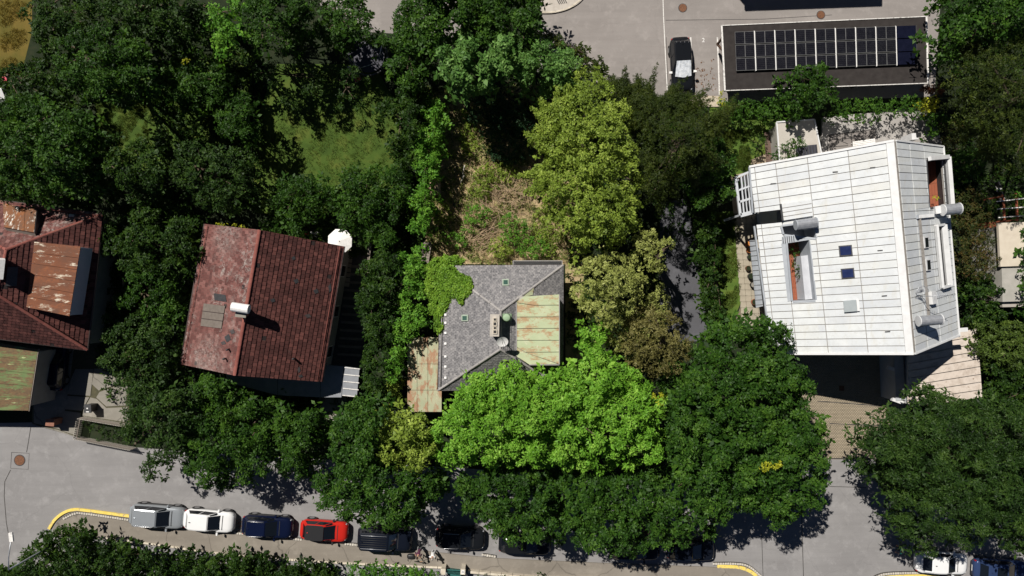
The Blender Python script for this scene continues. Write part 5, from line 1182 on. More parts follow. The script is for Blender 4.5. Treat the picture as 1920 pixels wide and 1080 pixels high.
for sg in (1, -1): mk('pedal', *obox_geo((-.08 + .16 * sg, .14 * sg, .30), (.05, 0, 0), (0, .04, 0), (0, 0, .012)), m_black, bk)
JR = fingers({'pelvis': (-.24, 0, 1.05, .17), 'waist': (-.12, 0, 1.17, .18), 'chest': (.04, 0, 1.34, (.19, .24)), 'neck': (.12, 0, 1.49, .055), 'head': (.18, 0, 1.60, .095), 'headtop': (.18, 0, 1.69, .07),
     'armL0': (.06, .20, 1.40, .06), 'armL1': (.16, .30, 1.18, .045), 'handL': (.28, .28, 1.05, .035), 'armR0': (.06, -.20, 1.40, .06), 'armR1': (.16, -.30, 1.18, .045), 'handR': (.28, -.28, 1.05, .035),
     'legL0': (-.12, .11, .98, .10), 'legL1': (.14, .14, .68, .062), 'shoeL0': (.05, .14, .36, .045), 'shoeL1': (.20, .14, .34, .04), 'legR0': (-.12, -.11, .98, .10), 'legR1': (.10, -.14, .60, .062), 'shoeR0': (-.28, -.14, .38, .045), 'shoeR1': (-.13, -.14, .33, .04)})
skin_figure('person', 'cyclist in a mint green shirt riding a bicycle towards the road', (q.x, q.y, .004), R(172), JR, B_, {'shirt': m_mint, 'pelvis': m_denim, 'waist': m_mint, 'chest': m_mint, 'arm': m_mint, 'armL1': m_skin, 'armR1': m_skin, 'leg': m_denim, 'shoe': m_shoe, 'hand': m_skin, 'head': m_skin, 'neck': m_skin}, m_hair)

# ------------------------------------------------------------------ small things
lp = thing('street_lamp', 'grey street lamp with a thin arm at the lower left corner above the hedge', 'street lamp', W(140, 1000, .12)); b0 = W(140, 1000, 0); tpz = W(16, 1068, 7.8)
b0 = Vector((tpz.x, tpz.y, 0)); tube('pole', [(tpz.x, tpz.y, 0), tpz], [.08, .05], m_galv, lp, 10); hd2 = W(21, 1010, 8.1); tube('arm', [tpz, W(16, 1045, 8.0), hd2], .04, m_galv, lp, 8)
mk('lamp_head', *obox_geo(hd2 + Vector((0, .12, 0)), (.14, .02, 0), (-.04, .34, 0), (0, 0, .06)), m_wornwhite, lp)
for n_, a, b in (('wheelie_bin', (163, 765), 0),):
    g = thing('wheelie_bin', 'black wheelie bin with white stickers in the sunny yard beside the picket fence', 'bin', W(168, 765)); c = W(165, 766, 1.0); mk('bin_body', *prism_geo([(c.x - .26, c.y - .3, .08), (c.x + .26, c.y - .3, .08), (c.x + .26, c.y + .3, .08), (c.x - .26, c.y + .3, .08)], (0, 0, .92)), m_black, g)
    mk('bin_lid', *prism_geo([(c.x - .31, c.y - .35, 1.0), (c.x + .31, c.y - .35, 1.0), (c.x + .28, c.y + .36, 1.0), (c.x - .28, c.y + .36, 1.0)], (0, 0, .07)), m_dark, g); mk('sticker', *obox_geo((c.x - .02, c.y + .02, 1.075), (.06, 0, 0), (0, .05, 0), (0, 0, .004)), m_white, g); mk('sticker', *obox_geo((c.x, c.y - .26, 1.075), (.12, 0, 0), (0, .04, 0), (0, 0, .004)), m_white, g)
gp = thing('brick_gate_pier', 'small brown brick gate pier at the street end of the driveway', 'pier', W(95, 792)); c = W(95, 792, 1.1)
for k in range(6):
    for s_ in (-1, 1): box('brick', (c.x + s_ * .16, c.y, .1 + .18 * k), (.30, .5, .165), m_terra if k > 9 else M('brown brick', (.20, .09, .06), (.28, .13, .09), scale=3, rough=.9), gp, -.08)
box('cap', (c.x, c.y, 1.17), (.72, .58, .08), MATS['brown brick'], gp, -.08)
# trampoline with safety net
tm = thing('trampoline', 'dark round garden trampoline with a net frame beneath the trees, upper left', 'trampoline', W(690, 105)); c = W(690, 105, 1.0); m_mat = M('dark trampoline fabric', (.03, .03, .042), (.05, .05, .065), scale=2, rough=.7)
mk('jump_mat', *disc_geo((c.x, c.y, .85), 1.35, .02, 24), m_mat, tm); tube('frame_ring', [(c.x + 1.6 * math.cos(a), c.y + 1.6 * math.sin(a), .84) for a in np.linspace(0, 2 * math.pi, 25)], .09, m_dark, tm, 8)
for k in range(6): a = k * math.pi / 3 + .3; x, y = c.x + 1.55 * math.cos(a), c.y + 1.55 * math.sin(a); tube('net_pole', [(x, y, 0), (x, y, 2.6)], .03, m_alloy, tm, 6)
tube('net_ring', [(c.x + 1.55 * math.cos(k * math.pi / 3 + .3), c.y + 1.55 * math.sin(k * math.pi / 3 + .3), 2.6) for k in range(7)], .025, m_alloy, tm, 6)
for k, (a, b) in enumerate(((-.6, .0), (2.4, 3.0), (3.1, 3.7))): v_, f_ = prism_geo(ccw([(c.x + r * math.cos(t), c.y + r * math.sin(t), 2.4) for r, t in ((.5, a), (1.5, a), (1.5, b), (.5, b))]), (0, 0, .01)); mk('shade_cloth', v_, f_, m_mat, tm)
cl = thing('garden_lounger', 'cream cushioned garden lounger with a red pillow beside the trampoline', 'lounger', W(665, 137)); c = W(664, 136, .5); an = R(-62)
box('frame', (c.x, c.y, .3), (1.5, .6, .06), m_white, cl, an); m_cush = M('cream floral cushion', (.50, .42, .28), (.62, .55, .42), (.40, .26, .16), scale=6, rough=.9)
for k in range(3): d = (k - 1.2) * .38; box('cushion', (c.x + d * math.cos(an), c.y + d * math.sin(an), .39), (.36, .55, .12), m_cush, cl, an)
box('pillow', (c.x + .62 * math.cos(an), c.y + .62 * math.sin(an), .42), (.28, .56, .12), M('red pillow', (.30, .03, .03), (.42, .10, .09), scale=5, rough=.9), cl, an)
for sx in (-.65, .65):
    for sy in (-.25, .25): p = (c.x + sx * math.cos(an) - sy * math.sin(an), c.y + sx * math.sin(an) + sy * math.cos(an), .15); box('leg', p, (.05, .05, .28), m_white, cl, an)
# odds and ends in the gardens
tk = thing('tyre_planter', 'old dark tyre lying on the dry ground of the overgrown garden', 'tyre', W(856, 386)); c = W(856, 385); tube('tyre', [(c.x + .24 * math.cos(a), c.y + .24 * math.sin(a), .1) for a in np.linspace(0, 2 * math.pi, 17)], .09, m_rubber, tk, 8)
mk('hub_soil', *disc_geo((c.x, c.y, .01), .2, .06, 14), m_twig, tk)
cr = thing('wooden_frame', 'small rectangular wooden frame lying in the dry weeds above the ivy', 'frame', W(865, 434)); c = W(865, 434)
for dx, dy, sx, sy in ((0, .1, .5, .04), (0, -.1, .5, .04), (-.24, 0, .04, .2), (.24, 0, .04, .2)): box('board', (c.x + dx, c.y + dy, .12), (sx, sy, .08), M('pale pink timber', (.45, .30, .22), (.55, .40, .32), rough=.9), cr)
lg = thing('birch_log', 'white birch log leaning at the shaded edge of the overgrown garden', 'log', W(868, 345))
for k, (a, b, r) in enumerate((((863, 345), (870, 328), .09), ((866, 335), (871, 310), .07))): tube('log_piece', [W(*a, .15), W(*b, .8)], [r, r * .7], m_palebark, lg, 8)
def branches(label, cx, cy, n, rad, zmax, mt=None, ang=None, rr=.025):
    g = thing('branch_pile', label, 'branches', W(cx, cy)); b = MB(); c = W(cx, cy)
    for i in range(n):
        a = random.uniform(0, math.pi) if ang is None else random.gauss(ang, .45); L_ = random.uniform(.4, 1.6); x, y = c.x + random.gauss(0, rad), c.y + random.gauss(0, rad * .8); z = random.uniform(.05, zmax)
        p0 = Vector((x, y, z)); p1 = p0 + Vector((math.cos(a) * L_ * .5, math.sin(a) * L_ * .5, random.uniform(-.1, .25))); p2 = p1 + Vector((math.cos(a + random.uniform(-.5, .5)) * L_ * .5, math.sin(a + random.uniform(-.5, .5)) * L_ * .5, random.uniform(-.15, .2)))
        b.add(tube_geo([p0, p1, p2], [rr, rr * .8, rr * .4], 4, False), random.random())
    o = b.build('branches', mt or m_twig, g); o['kind'] = 'stuff'
branches('tangle of bare pale branches in the middle of the overgrown garden', 950, 375, 150, 1.1, .9, rr=.022); branches('heap of brown cut brushwood just above the slate roof', 902, 448, 130, .75, .6, ang=.6)
branches('loose bundle of dry sticks along the straw strip near the tyre', 858, 412, 70, .7, .2, rr=.015)
for lab, x, y in (('pale folded cloth lying beside the top edge of the red gable roof', 592, 438), ('orange stained stone beside the pale cloth', 572, 440)):
    g = thing('garden_rubble', lab, 'rubble', W(x, y)); c = W(x, y); 
    for k in range(5): box('slab_piece', (c.x + random.uniform(-.4, .4), c.y + random.uniform(-.2, .2), .08 + .03 * k), (.45, .28, .06), m_wornwhite if x > 580 else m_terra, g, random.uniform(0, 3))
pl_ = thing('metal_pole', 'thin pale metal pole rising between the dark hedge and the board fence', 'pole', W(716, 470)); tube('shaft', [W(718, 478, 0), W(716, 455, 2.4)], .03, m_galv, pl_, 6)
# furniture at the far right
for lab, x, y in (('dark garden chair with a pale cushion above the brick wall', 1878, 370), ('folded grey garden chair further up beside the brick wall', 1872, 352)):
    g = thing('garden_chair', lab, 'chair', W(x, y)); c = W(x, y, .5); box('seat', (c.x, c.y, .45), (.5, .5, .06), m_galv, g, .5); box('backrest', (c.x - .2, c.y + .2, .75), (.1, .55, .5), m_dark, g, .5)
    for k in range(4): box('leg', (c.x + (.2 if k % 2 else -.2), c.y + (.2 if k > 1 else -.2), .21), (.04, .04, .42), m_dark, g)
    box('cushion', (c.x, c.y, .51), (.42, .42, .06), m_wornwhite, g, .5)
bp = thing('timber_pergola', 'brown timber pergola frame with white bars above the cream house', 'pergola', W(1890, 390))
for a, b in (((1868, 378), (1920, 372)), ((1870, 392), (1925, 388)), ((1872, 408), (1925, 404))): beam('crossbar', W(*a, 2.5), W(*b, 2.5), .08, .08, m_wornwhite, bp)
for a, b in (((1880, 365), (1884, 416)), ((1905, 362), (1908, 415))): beam('beam', W(*a, 2.4), W(*b, 2.4), .14, .12, m_terra, bp)
for x, y in ((1881, 368), (1884, 414), (1906, 412)): q = W(x, y, 2.4); beam('post', (q.x, q.y, 0), (q.x, q.y, 2.35), .12, .12, m_terra, bp)
for lab, x, y, mt in (('white tent corner at the left border below the dry lawn', 2, 183, m_white), ('red flowering pot near the white tent corner', 14, 152, M('red flowers', (.45, .05, .07), (.6, .12, .15), scale=10, rough=.9))):
    if y > 160:
        g = thing('tent', lab, 'tent', W(x, y)); c = W(-6, 183, 2.0); t_ = Vector((c.x - .2, c.y, 2.5)); cs_ = [Vector((c.x + dx, c.y + dy, 1.9)) for dx, dy in ((-1.3, -1.0), (.7, -.2), (.3, .8), (-1.3, 1.0))]
        for k in range(4): v_, f_ = prism_geo([t_, cs_[k], cs_[(k + 1) % 4]], (0, 0, .02)); mk('tent_panel', v_, f_, mt, g)
        for p in cs_: tube('pole', [(p.x, p.y, 0), (p.x, p.y, 1.9)], .03, m_alloy, g, 6)
    else: pot(x, y, .3, .4, m_dark, lab, mt)
# ------------------------------------------------------------------ trees and shrubs
def noise2(x, y, f, seed):
    r = np.random.default_rng(seed); s = 0
    for k in range(6):
        a = r.uniform(0, 2 * math.pi); ff = f * (1 + .5 * k); s = s + np.sin(x * math.cos(a) * ff + y * math.sin(a) * ff + r.uniform(0, 6.28)) / (1 + .5 * k)
    return s / 2.2
def sdist(px, py, poly):
    P_ = np.array(poly, float); Q_ = np.roll(P_, -1, 0); d = np.full(px.shape, 1e9); c = np.zeros(px.shape, bool)
    for (ax, ay), (bx, by) in zip(P_, Q_):
        ex, ey = bx - ax, by - ay; wx, wy = px - ax, py - ay; t = np.clip((wx * ex + wy * ey) / (ex * ex + ey * ey + 1e-9), 0, 1)
        d = np.minimum(d, np.hypot(wx - ex * t, wy - ey * t)); cond = (ay > py) != (by > py)
        with np.errstate(divide='ignore', invalid='ignore'): xi = ex * (py - ay) / (ey if ey else 1e-9) + ax
        c ^= cond & (px < xi)
    return np.where(c, d, -d)
def ell(cx, cy, rx, ry, rot=0, n=18): return [(cx + rx * math.cos(a) * math.cos(rot) - ry * math.sin(a) * math.sin(rot), cy + rx * math.cos(a) * math.sin(rot) + ry * math.sin(a) * math.cos(rot)) for a in np.linspace(0, 2 * math.pi, n, endpoint=False)]
def norm(a): return a / (np.linalg.norm(a, axis=1, keepdims=True) + 1e-9)
def sprigs(C, N, K, L, wid, elev, tone, rg):
    """rosettes of K leaves of length L at points C facing N -> verts, quads, tones"""
    n = len(C); N = norm(N); ref = np.where(np.abs(N[:, 2:3]) < .9, np.array([[0, 0, 1.0]]), np.array([[1.0, 0, 0]])); T_ = norm(np.cross(N, ref)); Bv = np.cross(N, T_)
    a = rg.uniform(0, 2 * math.pi, (n, 1)) + np.arange(K)[None] * 2 * math.pi / K + rg.normal(0, .35, (n, K)); e = rg.normal(elev, .35, (n, K))
    D = (np.cos(a)[..., None] * T_[:, None] + np.sin(a)[..., None] * Bv[:, None]) * np.cos(e)[..., None] + N[:, None] * np.sin(e)[..., None]
    D = D.reshape(-1, 3); base = np.repeat(C, K, 0) + rg.normal(0, .15 * L, (n * K, 3)); NN = np.repeat(N, K, 0) + rg.normal(0, .45, (n * K, 3)); Sv = norm(np.cross(D, NN)); ln = L * rg.uniform(.55, 1.4, (n * K, 1))
    mid = base + D * ln * .5; V = np.stack([base, mid + Sv * ln * wid * .5, base + D * ln, mid - Sv * ln * wid * .5], 1).reshape(-1, 3)
    Q = np.arange(len(V)).reshape(-1, 4); t = np.clip(np.repeat(tone, K) + rg.normal(0, .16, n * K), 0, 1); return V, Q, t
TOT = [0]
def foliage(name, lobes, rad, dens, K, L, wid, elev, mat, parent, rg, flat=.8, kind=None):
    """lobes (n,3) with radius rad: leaves through the outer shell of each lobe"""
    n = len(lobes); cnt = np.maximum(3, (dens * (rad ** 2) * 56).astype(int)); idx = np.repeat(np.arange(n), cnt); m_ = len(idx)
    d = rg.normal(0, 1, (m_, 3)); d[:, 2] += .7; d = norm(d); r = rad[idx] * rg.uniform(.62, 1.08, m_) * (1 + .18 * np.sin(d[:, 0] * 5 + idx) * np.sin(d[:, 1] * 5 + idx * 1.7))
    C = lobes[idx] + d * r[:, None] * np.array([1, 1, flat]); C[:, 2] = np.maximum(C[:, 2], .08)
    Nn = d + np.array([0, 0, .7]) + rg.normal(0, .25, (m_, 3)); tl = rg.uniform(.2, .8, n); t = tl[idx] * .45 + rg.uniform(.15, .75, m_) * .55
    V, Q, tt = sprigs(C, Nn, K, L, wid, elev, t, rg); TOT[0] += len(Q) * 2
    o = fast_mesh(name, V, Q, mat, parent, tt)
    if kind: o['kind'] = kind
    return o
def hexpts(poly, sp, jit, rg):
    P_ = np.array(poly, float); x0, y0 = P_.min(0) - sp; x1, y1 = P_.max(0) + sp; X, Y = np.meshgrid(np.arange(x0, x1, sp), np.arange(y0, y1, sp * .87)); X = X + (np.arange(X.shape[0])[:, None] % 2) * sp / 2
    return X.ravel() + rg.uniform(-jit, jit, X.size) * sp, Y.ravel() + rg.uniform(-jit, jit, X.size) * sp
SEED = [100]
def crown(name, label, cat, outline, top, edge, mat, sp=1.0, R_=3.0, bump=.5, clump=2.4, valley=1.1, K=6, L=.24, wid=.5, elev=.15, dens=2.1, amp=7, trunk=True, under=.95, group=None, bark=None, density=1.0, tips=0, tiplen=34, limbs=6, grow=-.12, spikes=()):
    if name == 'street_hedge': grow -= .45
    L *= .80; clump *= .92
    SEED[0] += 1; rg = np.random.default_rng(SEED[0]); hm = edge + (top - edge) * .6; k = S * H / (H - hm); spx = sp * k
    cx = sum(p[0] for p in outline) / len(outline); cy = sum(p[1] for p in outline) / len(outline); base = W(cx, cy, hm * .35); base.z = 0
    g = thing(name, label, cat, base, 0, group)
    X, Y = hexpts(outline, spx, .42, rg); d = sdist(X, Y, outline) + amp * noise2(X, Y, .085, SEED[0]) + spx * grow; keep = d > 0
    if density < 1: keep &= (rg.random(len(X)) < density + (.0))
    X, Y, d = X[keep], Y[keep], d[keep] / k
    CX, CY = hexpts(outline, clump * k, .4, rg); dd = np.sqrt(((X[:, None] - CX[None]) ** 2 + (Y[:, None] - CY[None]) ** 2).min(1)) / (clump * k)
    t = np.clip(d / R_, 0, 1); Z = edge + (top - edge) * np.sqrt(1 - (1 - t) ** 2) - valley * (dd / .55) ** 2 * np.minimum(1, .4 + t) + rg.normal(0, bump * .7 * min(1, sp), len(X)) + bump * noise2(X, Y, .05, SEED[0] + 9)
    Z = np.maximum(Z, .35); rad = sp * rg.uniform(.46, .70, len(X))
    kk = (H - Z) / H / S; Lb = np.stack([(X - 960) * kk, (540 - Y) * kk, Z], 1)
    if tips:
        P_ = np.array(outline, float); TL = []; TR = []
        for i in range(tips):
            a = rg.integers(len(P_)); q = P_[a] * (1 - (u := rg.random())) + P_[(a + 1) % len(P_)] * u; dv = q - np.array([cx, cy]); dv = dv / np.hypot(*dv); an = rg.normal(0, .35); dv = np.array([dv[0] * math.cos(an) - dv[1] * math.sin(an), dv[0] * math.sin(an) + dv[1] * math.cos(an)]); ln = tiplen * rg.uniform(.5, 1.2)
            for s_ in np.linspace(-.9, 1, 11): w_ = q + dv * ln * s_; z_ = edge + (top - edge) * .35 * (1 - max(0, s_)); kz = (H - z_) / H / S; TL.append(((w_[0] - 960) * kz, (540 - w_[1]) * kz, z_ + rg.normal(0, .1))); TR.append(.46 * (1.1 - .75 * max(0, s_)))
        Lb = np.vstack([Lb, TL]); rad = np.concatenate([rad, TR])
    if len(spikes):
        TL = []; TR = []
        for (a, b) in spikes:
            for s_ in np.linspace(0, 1, 14): z_ = edge + (top - edge) * .3; kz = (H - z_) / H / S; TL.append(((a[0] + (b[0] - a[0]) * s_ - 960) * kz, (540 - a[1] - (b[1] - a[1]) * s_) * kz, z_ + rg.normal(0, .06))); TR.append(.55 * (1 - .78 * s_))
        Lb = np.vstack([Lb, TL]); rad = np.concatenate([rad, TR])
    foliage('crown', Lb, rad, dens, K, L, wid, elev, mat, g, rg)
    if under > 0:   # foliage lower inside the crown
        sel = (rg.random(len(Z)) < under) & (Z > 1.6); U = Lb[:len(Z)][sel].copy(); U[:, :2] += rg.normal(0, sp * .3, (len(U), 2)); U[:, 2] -= rg.uniform(1.0, 2.4, len(U)) * np.minimum(1, U[:, 2] / 5); U[:, 2] = np.maximum(U[:, 2], .5)
        if len(U): foliage('inner_foliage', U, np.full(len(U), sp * .8), dens * .16, 5, L * 2.0, wid * 1.1, elev, mat, g, rg)
    if trunk:
        b = MB(); h_ = top * .62; r0 = .05 + top * .018; b.add(tube_geo([base, base + Vector((.1, .05, h_ * .5)), base + Vector((0, .1, h_))], [r0 * 1.25, r0, r0 * .55], 8))
        for i in rg.choice(len(Z), min(limbs, len(Z)), replace=False):
            e = Vector(Lb[i]) - Vector((0, 0, .4)); a = base + Vector((.05, .07, h_ * rg.uniform(.45, .95))); mdl = a.lerp(e, .5) + Vector((0, 0, .25)); b.add(tube_geo([a, mdl, e], [r0 * .5, r0 * .3, r0 * .1], 5, False))
        b.build('trunk', bark or m_bark, g)
    return g
# foliage colours, lightened for crowns over the brightened middle plot
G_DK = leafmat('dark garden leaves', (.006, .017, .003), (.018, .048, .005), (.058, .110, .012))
G_MD = leafmat('mid green leaves', (.008, .023, .003), (.024, .068, .006), (.070, .148, .014))
G_BG = leafmat('bluish green leaves', (.010, .030, .012), (.022, .062, .022), (.055, .115, .042))
G_OL = leafmat('olive dark needles', (.010, .018, .003), (.028, .047, .005), (.078, .098, .013))
G_HG = leafmat('clipped hedge leaves', (.015, .045, .005), (.040, .105, .010), (.10, .20, .022))
G_O2 = leafmat('dark fine leaves', (.007, .019, .004), (.022, .053, .008), (.062, .112, .018))
G_CH = leafmat('deep green street tree leaves', (.008, .025, .003), (.026, .074, .007), (.078, .158, .018))
G_LT = leafmat('lightened green leaves', (.055, .15, .010), (.13, .30, .024), (.27, .46, .065))  # green lightened in the colour itself to carry the plot's brightening
G_LT2 = leafmat('fresh mid green leaves', (.034, .10, .009), (.082, .215, .018), (.18, .34, .040))
G_YL = leafmat('yellow green leaves', (.070, .105, .012), (.165, .24, .030), (.33, .41, .070))
G_OY = leafmat('pale olive leaves', (.10, .12, .024), (.25, .285, .070), (.46, .48, .17))  # olive raised in colour for the same brightened plot, as is the brownish olive
G_SV = leafmat('silvery green leaves', (.030, .075, .014), (.080, .18, .034), (.19, .32, .085))
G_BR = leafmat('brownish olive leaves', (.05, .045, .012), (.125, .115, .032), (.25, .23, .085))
G_IV = leafmat('bright ivy leaves', (.060, .125, .012), (.125, .245, .022), (.235, .37, .04))
G_YB = leafmat('lemon yellow leaves', (.18, .19, .012), (.33, .35, .02), (.50, .50, .04))
G_HB = leafmat('rust flecked hedge leaves', (.016, .030, .006), (.040, .058, .012), (.13, .072, .022))
T = 'tree'
big = dict(L=.27, K=6, wid=.5)
# --- upper left gardens
crown('garden_tree', 'dark tree beside the dry yellow lawn in the top left corner', T, [(45, 0), (150, -40), (190, 20), (160, 70), (110, 110), (40, 80), (38, 40)], 8, 4, G_DK)
crown('garden_tree', 'broad grey green tree left of the small shaded side lawn', T, ell(190, 120, 92, 74, .3), 11, 6, G_MD, R_=3.5)
crown('garden_tree', 'narrow bright green tree at the top edge left of centre', T, ell(416, 42, 36, 44, 0), 10, 6, G_LT2, R_=1.6, clump=1.4, amp=4)
crown('garden_tree', 'black green tree at the top edge left of the narrow bright tree', T, [(180, -30), (380, -40), (385, 60), (330, 95), (260, 70), (190, 60)], 8.5, 5, G_DK)
crown('garden_tree', 'large dark round tree at the left border under the white tent corner', T, [(-40, 200), (50, 175), (110, 190), (165, 220), (185, 270), (170, 340), (110, 372), (-40, 375)], 11, 6.5, G_MD, R_=3.5)
crown('garden_tree', 'strip of dense green trees between dry lawn and grey green tree', T, [(30, 130), (90, 110), (100, 170), (60, 200), (5, 190), (20, 150)], 7, 4, G_DK)
crown('garden_bush', 'dense rectangular bush with a yellow tip beside the side lawn', 'bush', [(300, 120), (350, 105), (430, 110), (440, 180), (400, 215), (320, 205), (292, 160)], 5.5, 3.8, G_MD, sp=.7, clump=1.6, valley=.7, R_=2)
crown('yellow_shrub', 'tiny lemon yellow shrub tip on top of the rectangular bush', 'shrub', ell(346, 116, 9, 5), 6.2, 5.8, G_YB, sp=.35, R_=.6, trunk=False, under=0, amp=1, L=.16)
crown('garden_tree', 'leafy tree just left of the long garden lawn', T, ell(442, 230, 40, 52, .2), 6, 3.8, G_MD, R_=2.2)
crown('garden_tree', 'dark tree with knobbly conical clumps above the red gable roof', T, ell(392, 325, 82, 62, .1), 8, 5, G_O2, clump=1.7, valley=1.6, sp=.75)
crown('garden_tree', 'dark green tree left of the knobbly conical tree', T, ell(240, 320, 74, 62, 0), 9, 5.5, G_DK)
crown('garden_tree', 'big tree in deep shade along the top border beside the narrow bright tree', T, [(440, -40), (560, -40), (580, 60), (540, 90), (470, 95), (445, 50)], 8.5, 5, G_MD)
crown('garden_tree', 'rounded tree left of the grey access road at the top border', T, ell(638, 38, 62, 50, .2), 6.5, 4, G_MD, clump=2)
crown('fruit_tree', 'loose brownish fruit tree casting shade on the long lawn', T, ell(545, 145, 72, 54, .4), 4.6, 2.8, G_O2, density=.72, under=.3, L=.2, sp=.75)
crown('fruit_tree', 'thin leafed fruit tree below the trampoline', T, ell(650, 168, 48, 40, 0), 4.0, 2.4, G_DK, density=.60, under=.2, L=.2, sp=.7)
crown('garden_tree', 'green tree right of the trampoline', T, [(715, 45), (790, 30), (825, 90), (810, 150), (760, 170), (720, 120)], 8, 4.5, G_MD)
crown('garden_tree', 'dark tree along the plot boundary right of the long lawn', T, [(735, 150), (800, 160), (785, 260), (770, 330), (730, 290), (722, 210)], 5.5, 3.5, G_DK)
crown('garden_tree', 'dark tree at the upper end of the boundary hedge above the white parasol', T, [(620, 330), (690, 310), (760, 320), (765, 440), (720, 470), (660, 440), (615, 400)], 6, 3.6, G_MD)
crown('garden_tree', 'green tree above the top edge of the red gable roof', T, ell(562, 372, 50, 48, 0), 5.5, 3.4, G_MD, R_=2)
crown('garden_shrub', 'low dark shrubs along the top wall of the red gable house', 'shrub', [(480, 415), (560, 425), (570, 445), (500, 435)], 3.4, 2.4, G_MD, sp=.5, R_=.8, trunk=False, clump=1.2, valley=.4, amp=2)
crown('flowering_climber', 'yellow flowering climber at the top left corner of the red gable roof', 'climber', [(400, 416), (470, 422), (482, 432), (402, 424)], 5.6, 5.2, G_YB, sp=.3, R_=.5, trunk=False, under=0, amp=2, L=.14)
crown('garden_tree', 'dark tree between the two red roofed houses, upper one', T, [(195, 385), (280, 370), (370, 395), (372, 450), (345, 540), (250, 520), (200, 480), (168, 440)], 7, 4.5, G_DK)
crown('garden_tree', 'green tree between the two red roofed houses, middle one', T, [(215, 500), (290, 490), (352, 520), (345, 590), (300, 620), (230, 600)], 6, 3.6, G_MD)
crown('garden_tree', 'feathery dark tree beside the sunny concrete yard', T, [(190, 600), (260, 575), (330, 600), (338, 680), (300, 730), (235, 735), (188, 690)], 6.5, 3.8, G_O2, sp=.75)
crown('garden_tree', 'shadowed trees behind the tiled roofs along the left border', T, [(-40, 340), (90, 350), (190, 370), (200, 400), (-40, 370)], 6.5, 4, G_DK)
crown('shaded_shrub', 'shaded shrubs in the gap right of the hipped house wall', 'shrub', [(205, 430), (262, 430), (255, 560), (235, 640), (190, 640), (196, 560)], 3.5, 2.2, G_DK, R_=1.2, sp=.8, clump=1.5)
# --- street side
crown('street_tree', 'tree reaching over the street with one long leafy branch beside the picket fence', T, [(240, 735), (330, 700), (365, 760), (350, 850), (320, 870), (300, 900), (262, 890), (262, 868), (285, 840), (215, 815), (240, 780)], 8.5, 4.5, G_O2, R_=2.2)
crown('street_tree', 'dark spreading tree below the red gable roof', T, [(335, 735), (400, 700), (430, 735), (520, 755), (600, 770), (612, 850), (585, 895), (500, 900), (420, 905), (385, 925), (352, 912), (340, 850)], 8.5, 4.2, G_MD, R_=2.8)
crown('street_tree', 'dark maple leaning over the street beside the red hatchback', T, [(625, 770), (690, 740), (730, 770), (745, 860), (800, 890), (835, 905), (822, 940), (780, 985), (735, 1010), (690, 985), (650, 970), (600, 945), (598, 905), (620, 880), (598, 830)], 10, 5, G_CH, R_=3.0, **big)
crown('street_tree', 'yellow green tree at the street corner of the overgrown plot', T, [(712, 795), (738, 772), (795, 778), (818, 805), (828, 868), (770, 876), (706, 868)], 10.8, 7, G_YL, R_=2, L=.25)
crown('brightened_tree', 'great bright green tree in front of the slate house', T, [(1088, 618), (1128, 612), (1140, 660), (1195, 700), (1240, 745), (1246, 870), (1150, 880), (1000, 876), (850, 872), (812, 862), (812, 805), (840, 740), (880, 700), (930, 684), (985, 690), (1060, 690), (1100, 680), (1085, 640)], 11.5, 7.0, G_LT, R_=2.8, clump=1.9, valley=1.2, sp=.72, dens=2.6, L=.25)  # separate crown with lightened leaves where the plot is brightened
crown('street_tree', 'huge deep green tree between the bright tree and the cobbled drive', T, [(1250, 720), (1300, 640), (1345, 600), (1420, 590), (1480, 605), (1492, 660), (1515, 690), (1520, 740), (1556, 800), (1562, 880), (1540, 940), (1480, 985), (1400, 965), (1330, 985), (1270, 960), (1250, 890), (1240, 800)], 12, 6, G_CH, R_=3.6, **big)
crown('street_tree', 'wide deep green tree hanging over the parked cars, right part', T, [(1040, 885), (1240, 885), (1300, 960), (1345, 990), (1300, 1015), (1250, 1025), (1180, 1050), (1100, 1030), (1045, 1000)], 9.5, 5, G_CH, R_=3, **big)
crown('street_tree', 'deep green tree hanging over the black estate car, left part of the row', T, [(862, 882), (1050, 884), (1060, 1010), (1040, 1035), (985, 1035), (935, 1012), (905, 975), (868, 950), (850, 910)], 9.5, 5, G_CH, R_=3, **big)
crown('yellow_shrub', 'sprig of lemon yellow leaves within the huge deep green tree', 'branch', ell(1452, 872, 30, 12), 13.4, 13.0, G_YB, sp=.4, R_=.8, trunk=False, under=0, amp=4, L=.2, density=.7)
crown('yellow_shrub', 'pale yellow leaf tips at the right edge of the bright tree', 'branch', ell(1236, 748, 18, 13), 12.2, 11.8, G_YB, sp=.4, R_=.8, trunk=False, under=0, amp=4, L=.2, density=.5)
crown('street_tree', 'great dark fine leafed tree over the corner at the bottom right', T, [(1620, 830), (1635, 790), (1690, 765), (1750, 742), (1830, 745), (1900, 760), (2010, 790), (2010, 1060), (1900, 1040), (1860, 1010), (1790, 1030), (1745, 1030), (1705, 1005), (1672, 975), (1660, 940), (1655, 915), (1620, 880)], 11, 6, G_O2, R_=3.5, L=.25, wid=.34, K=7, dens=2.9)
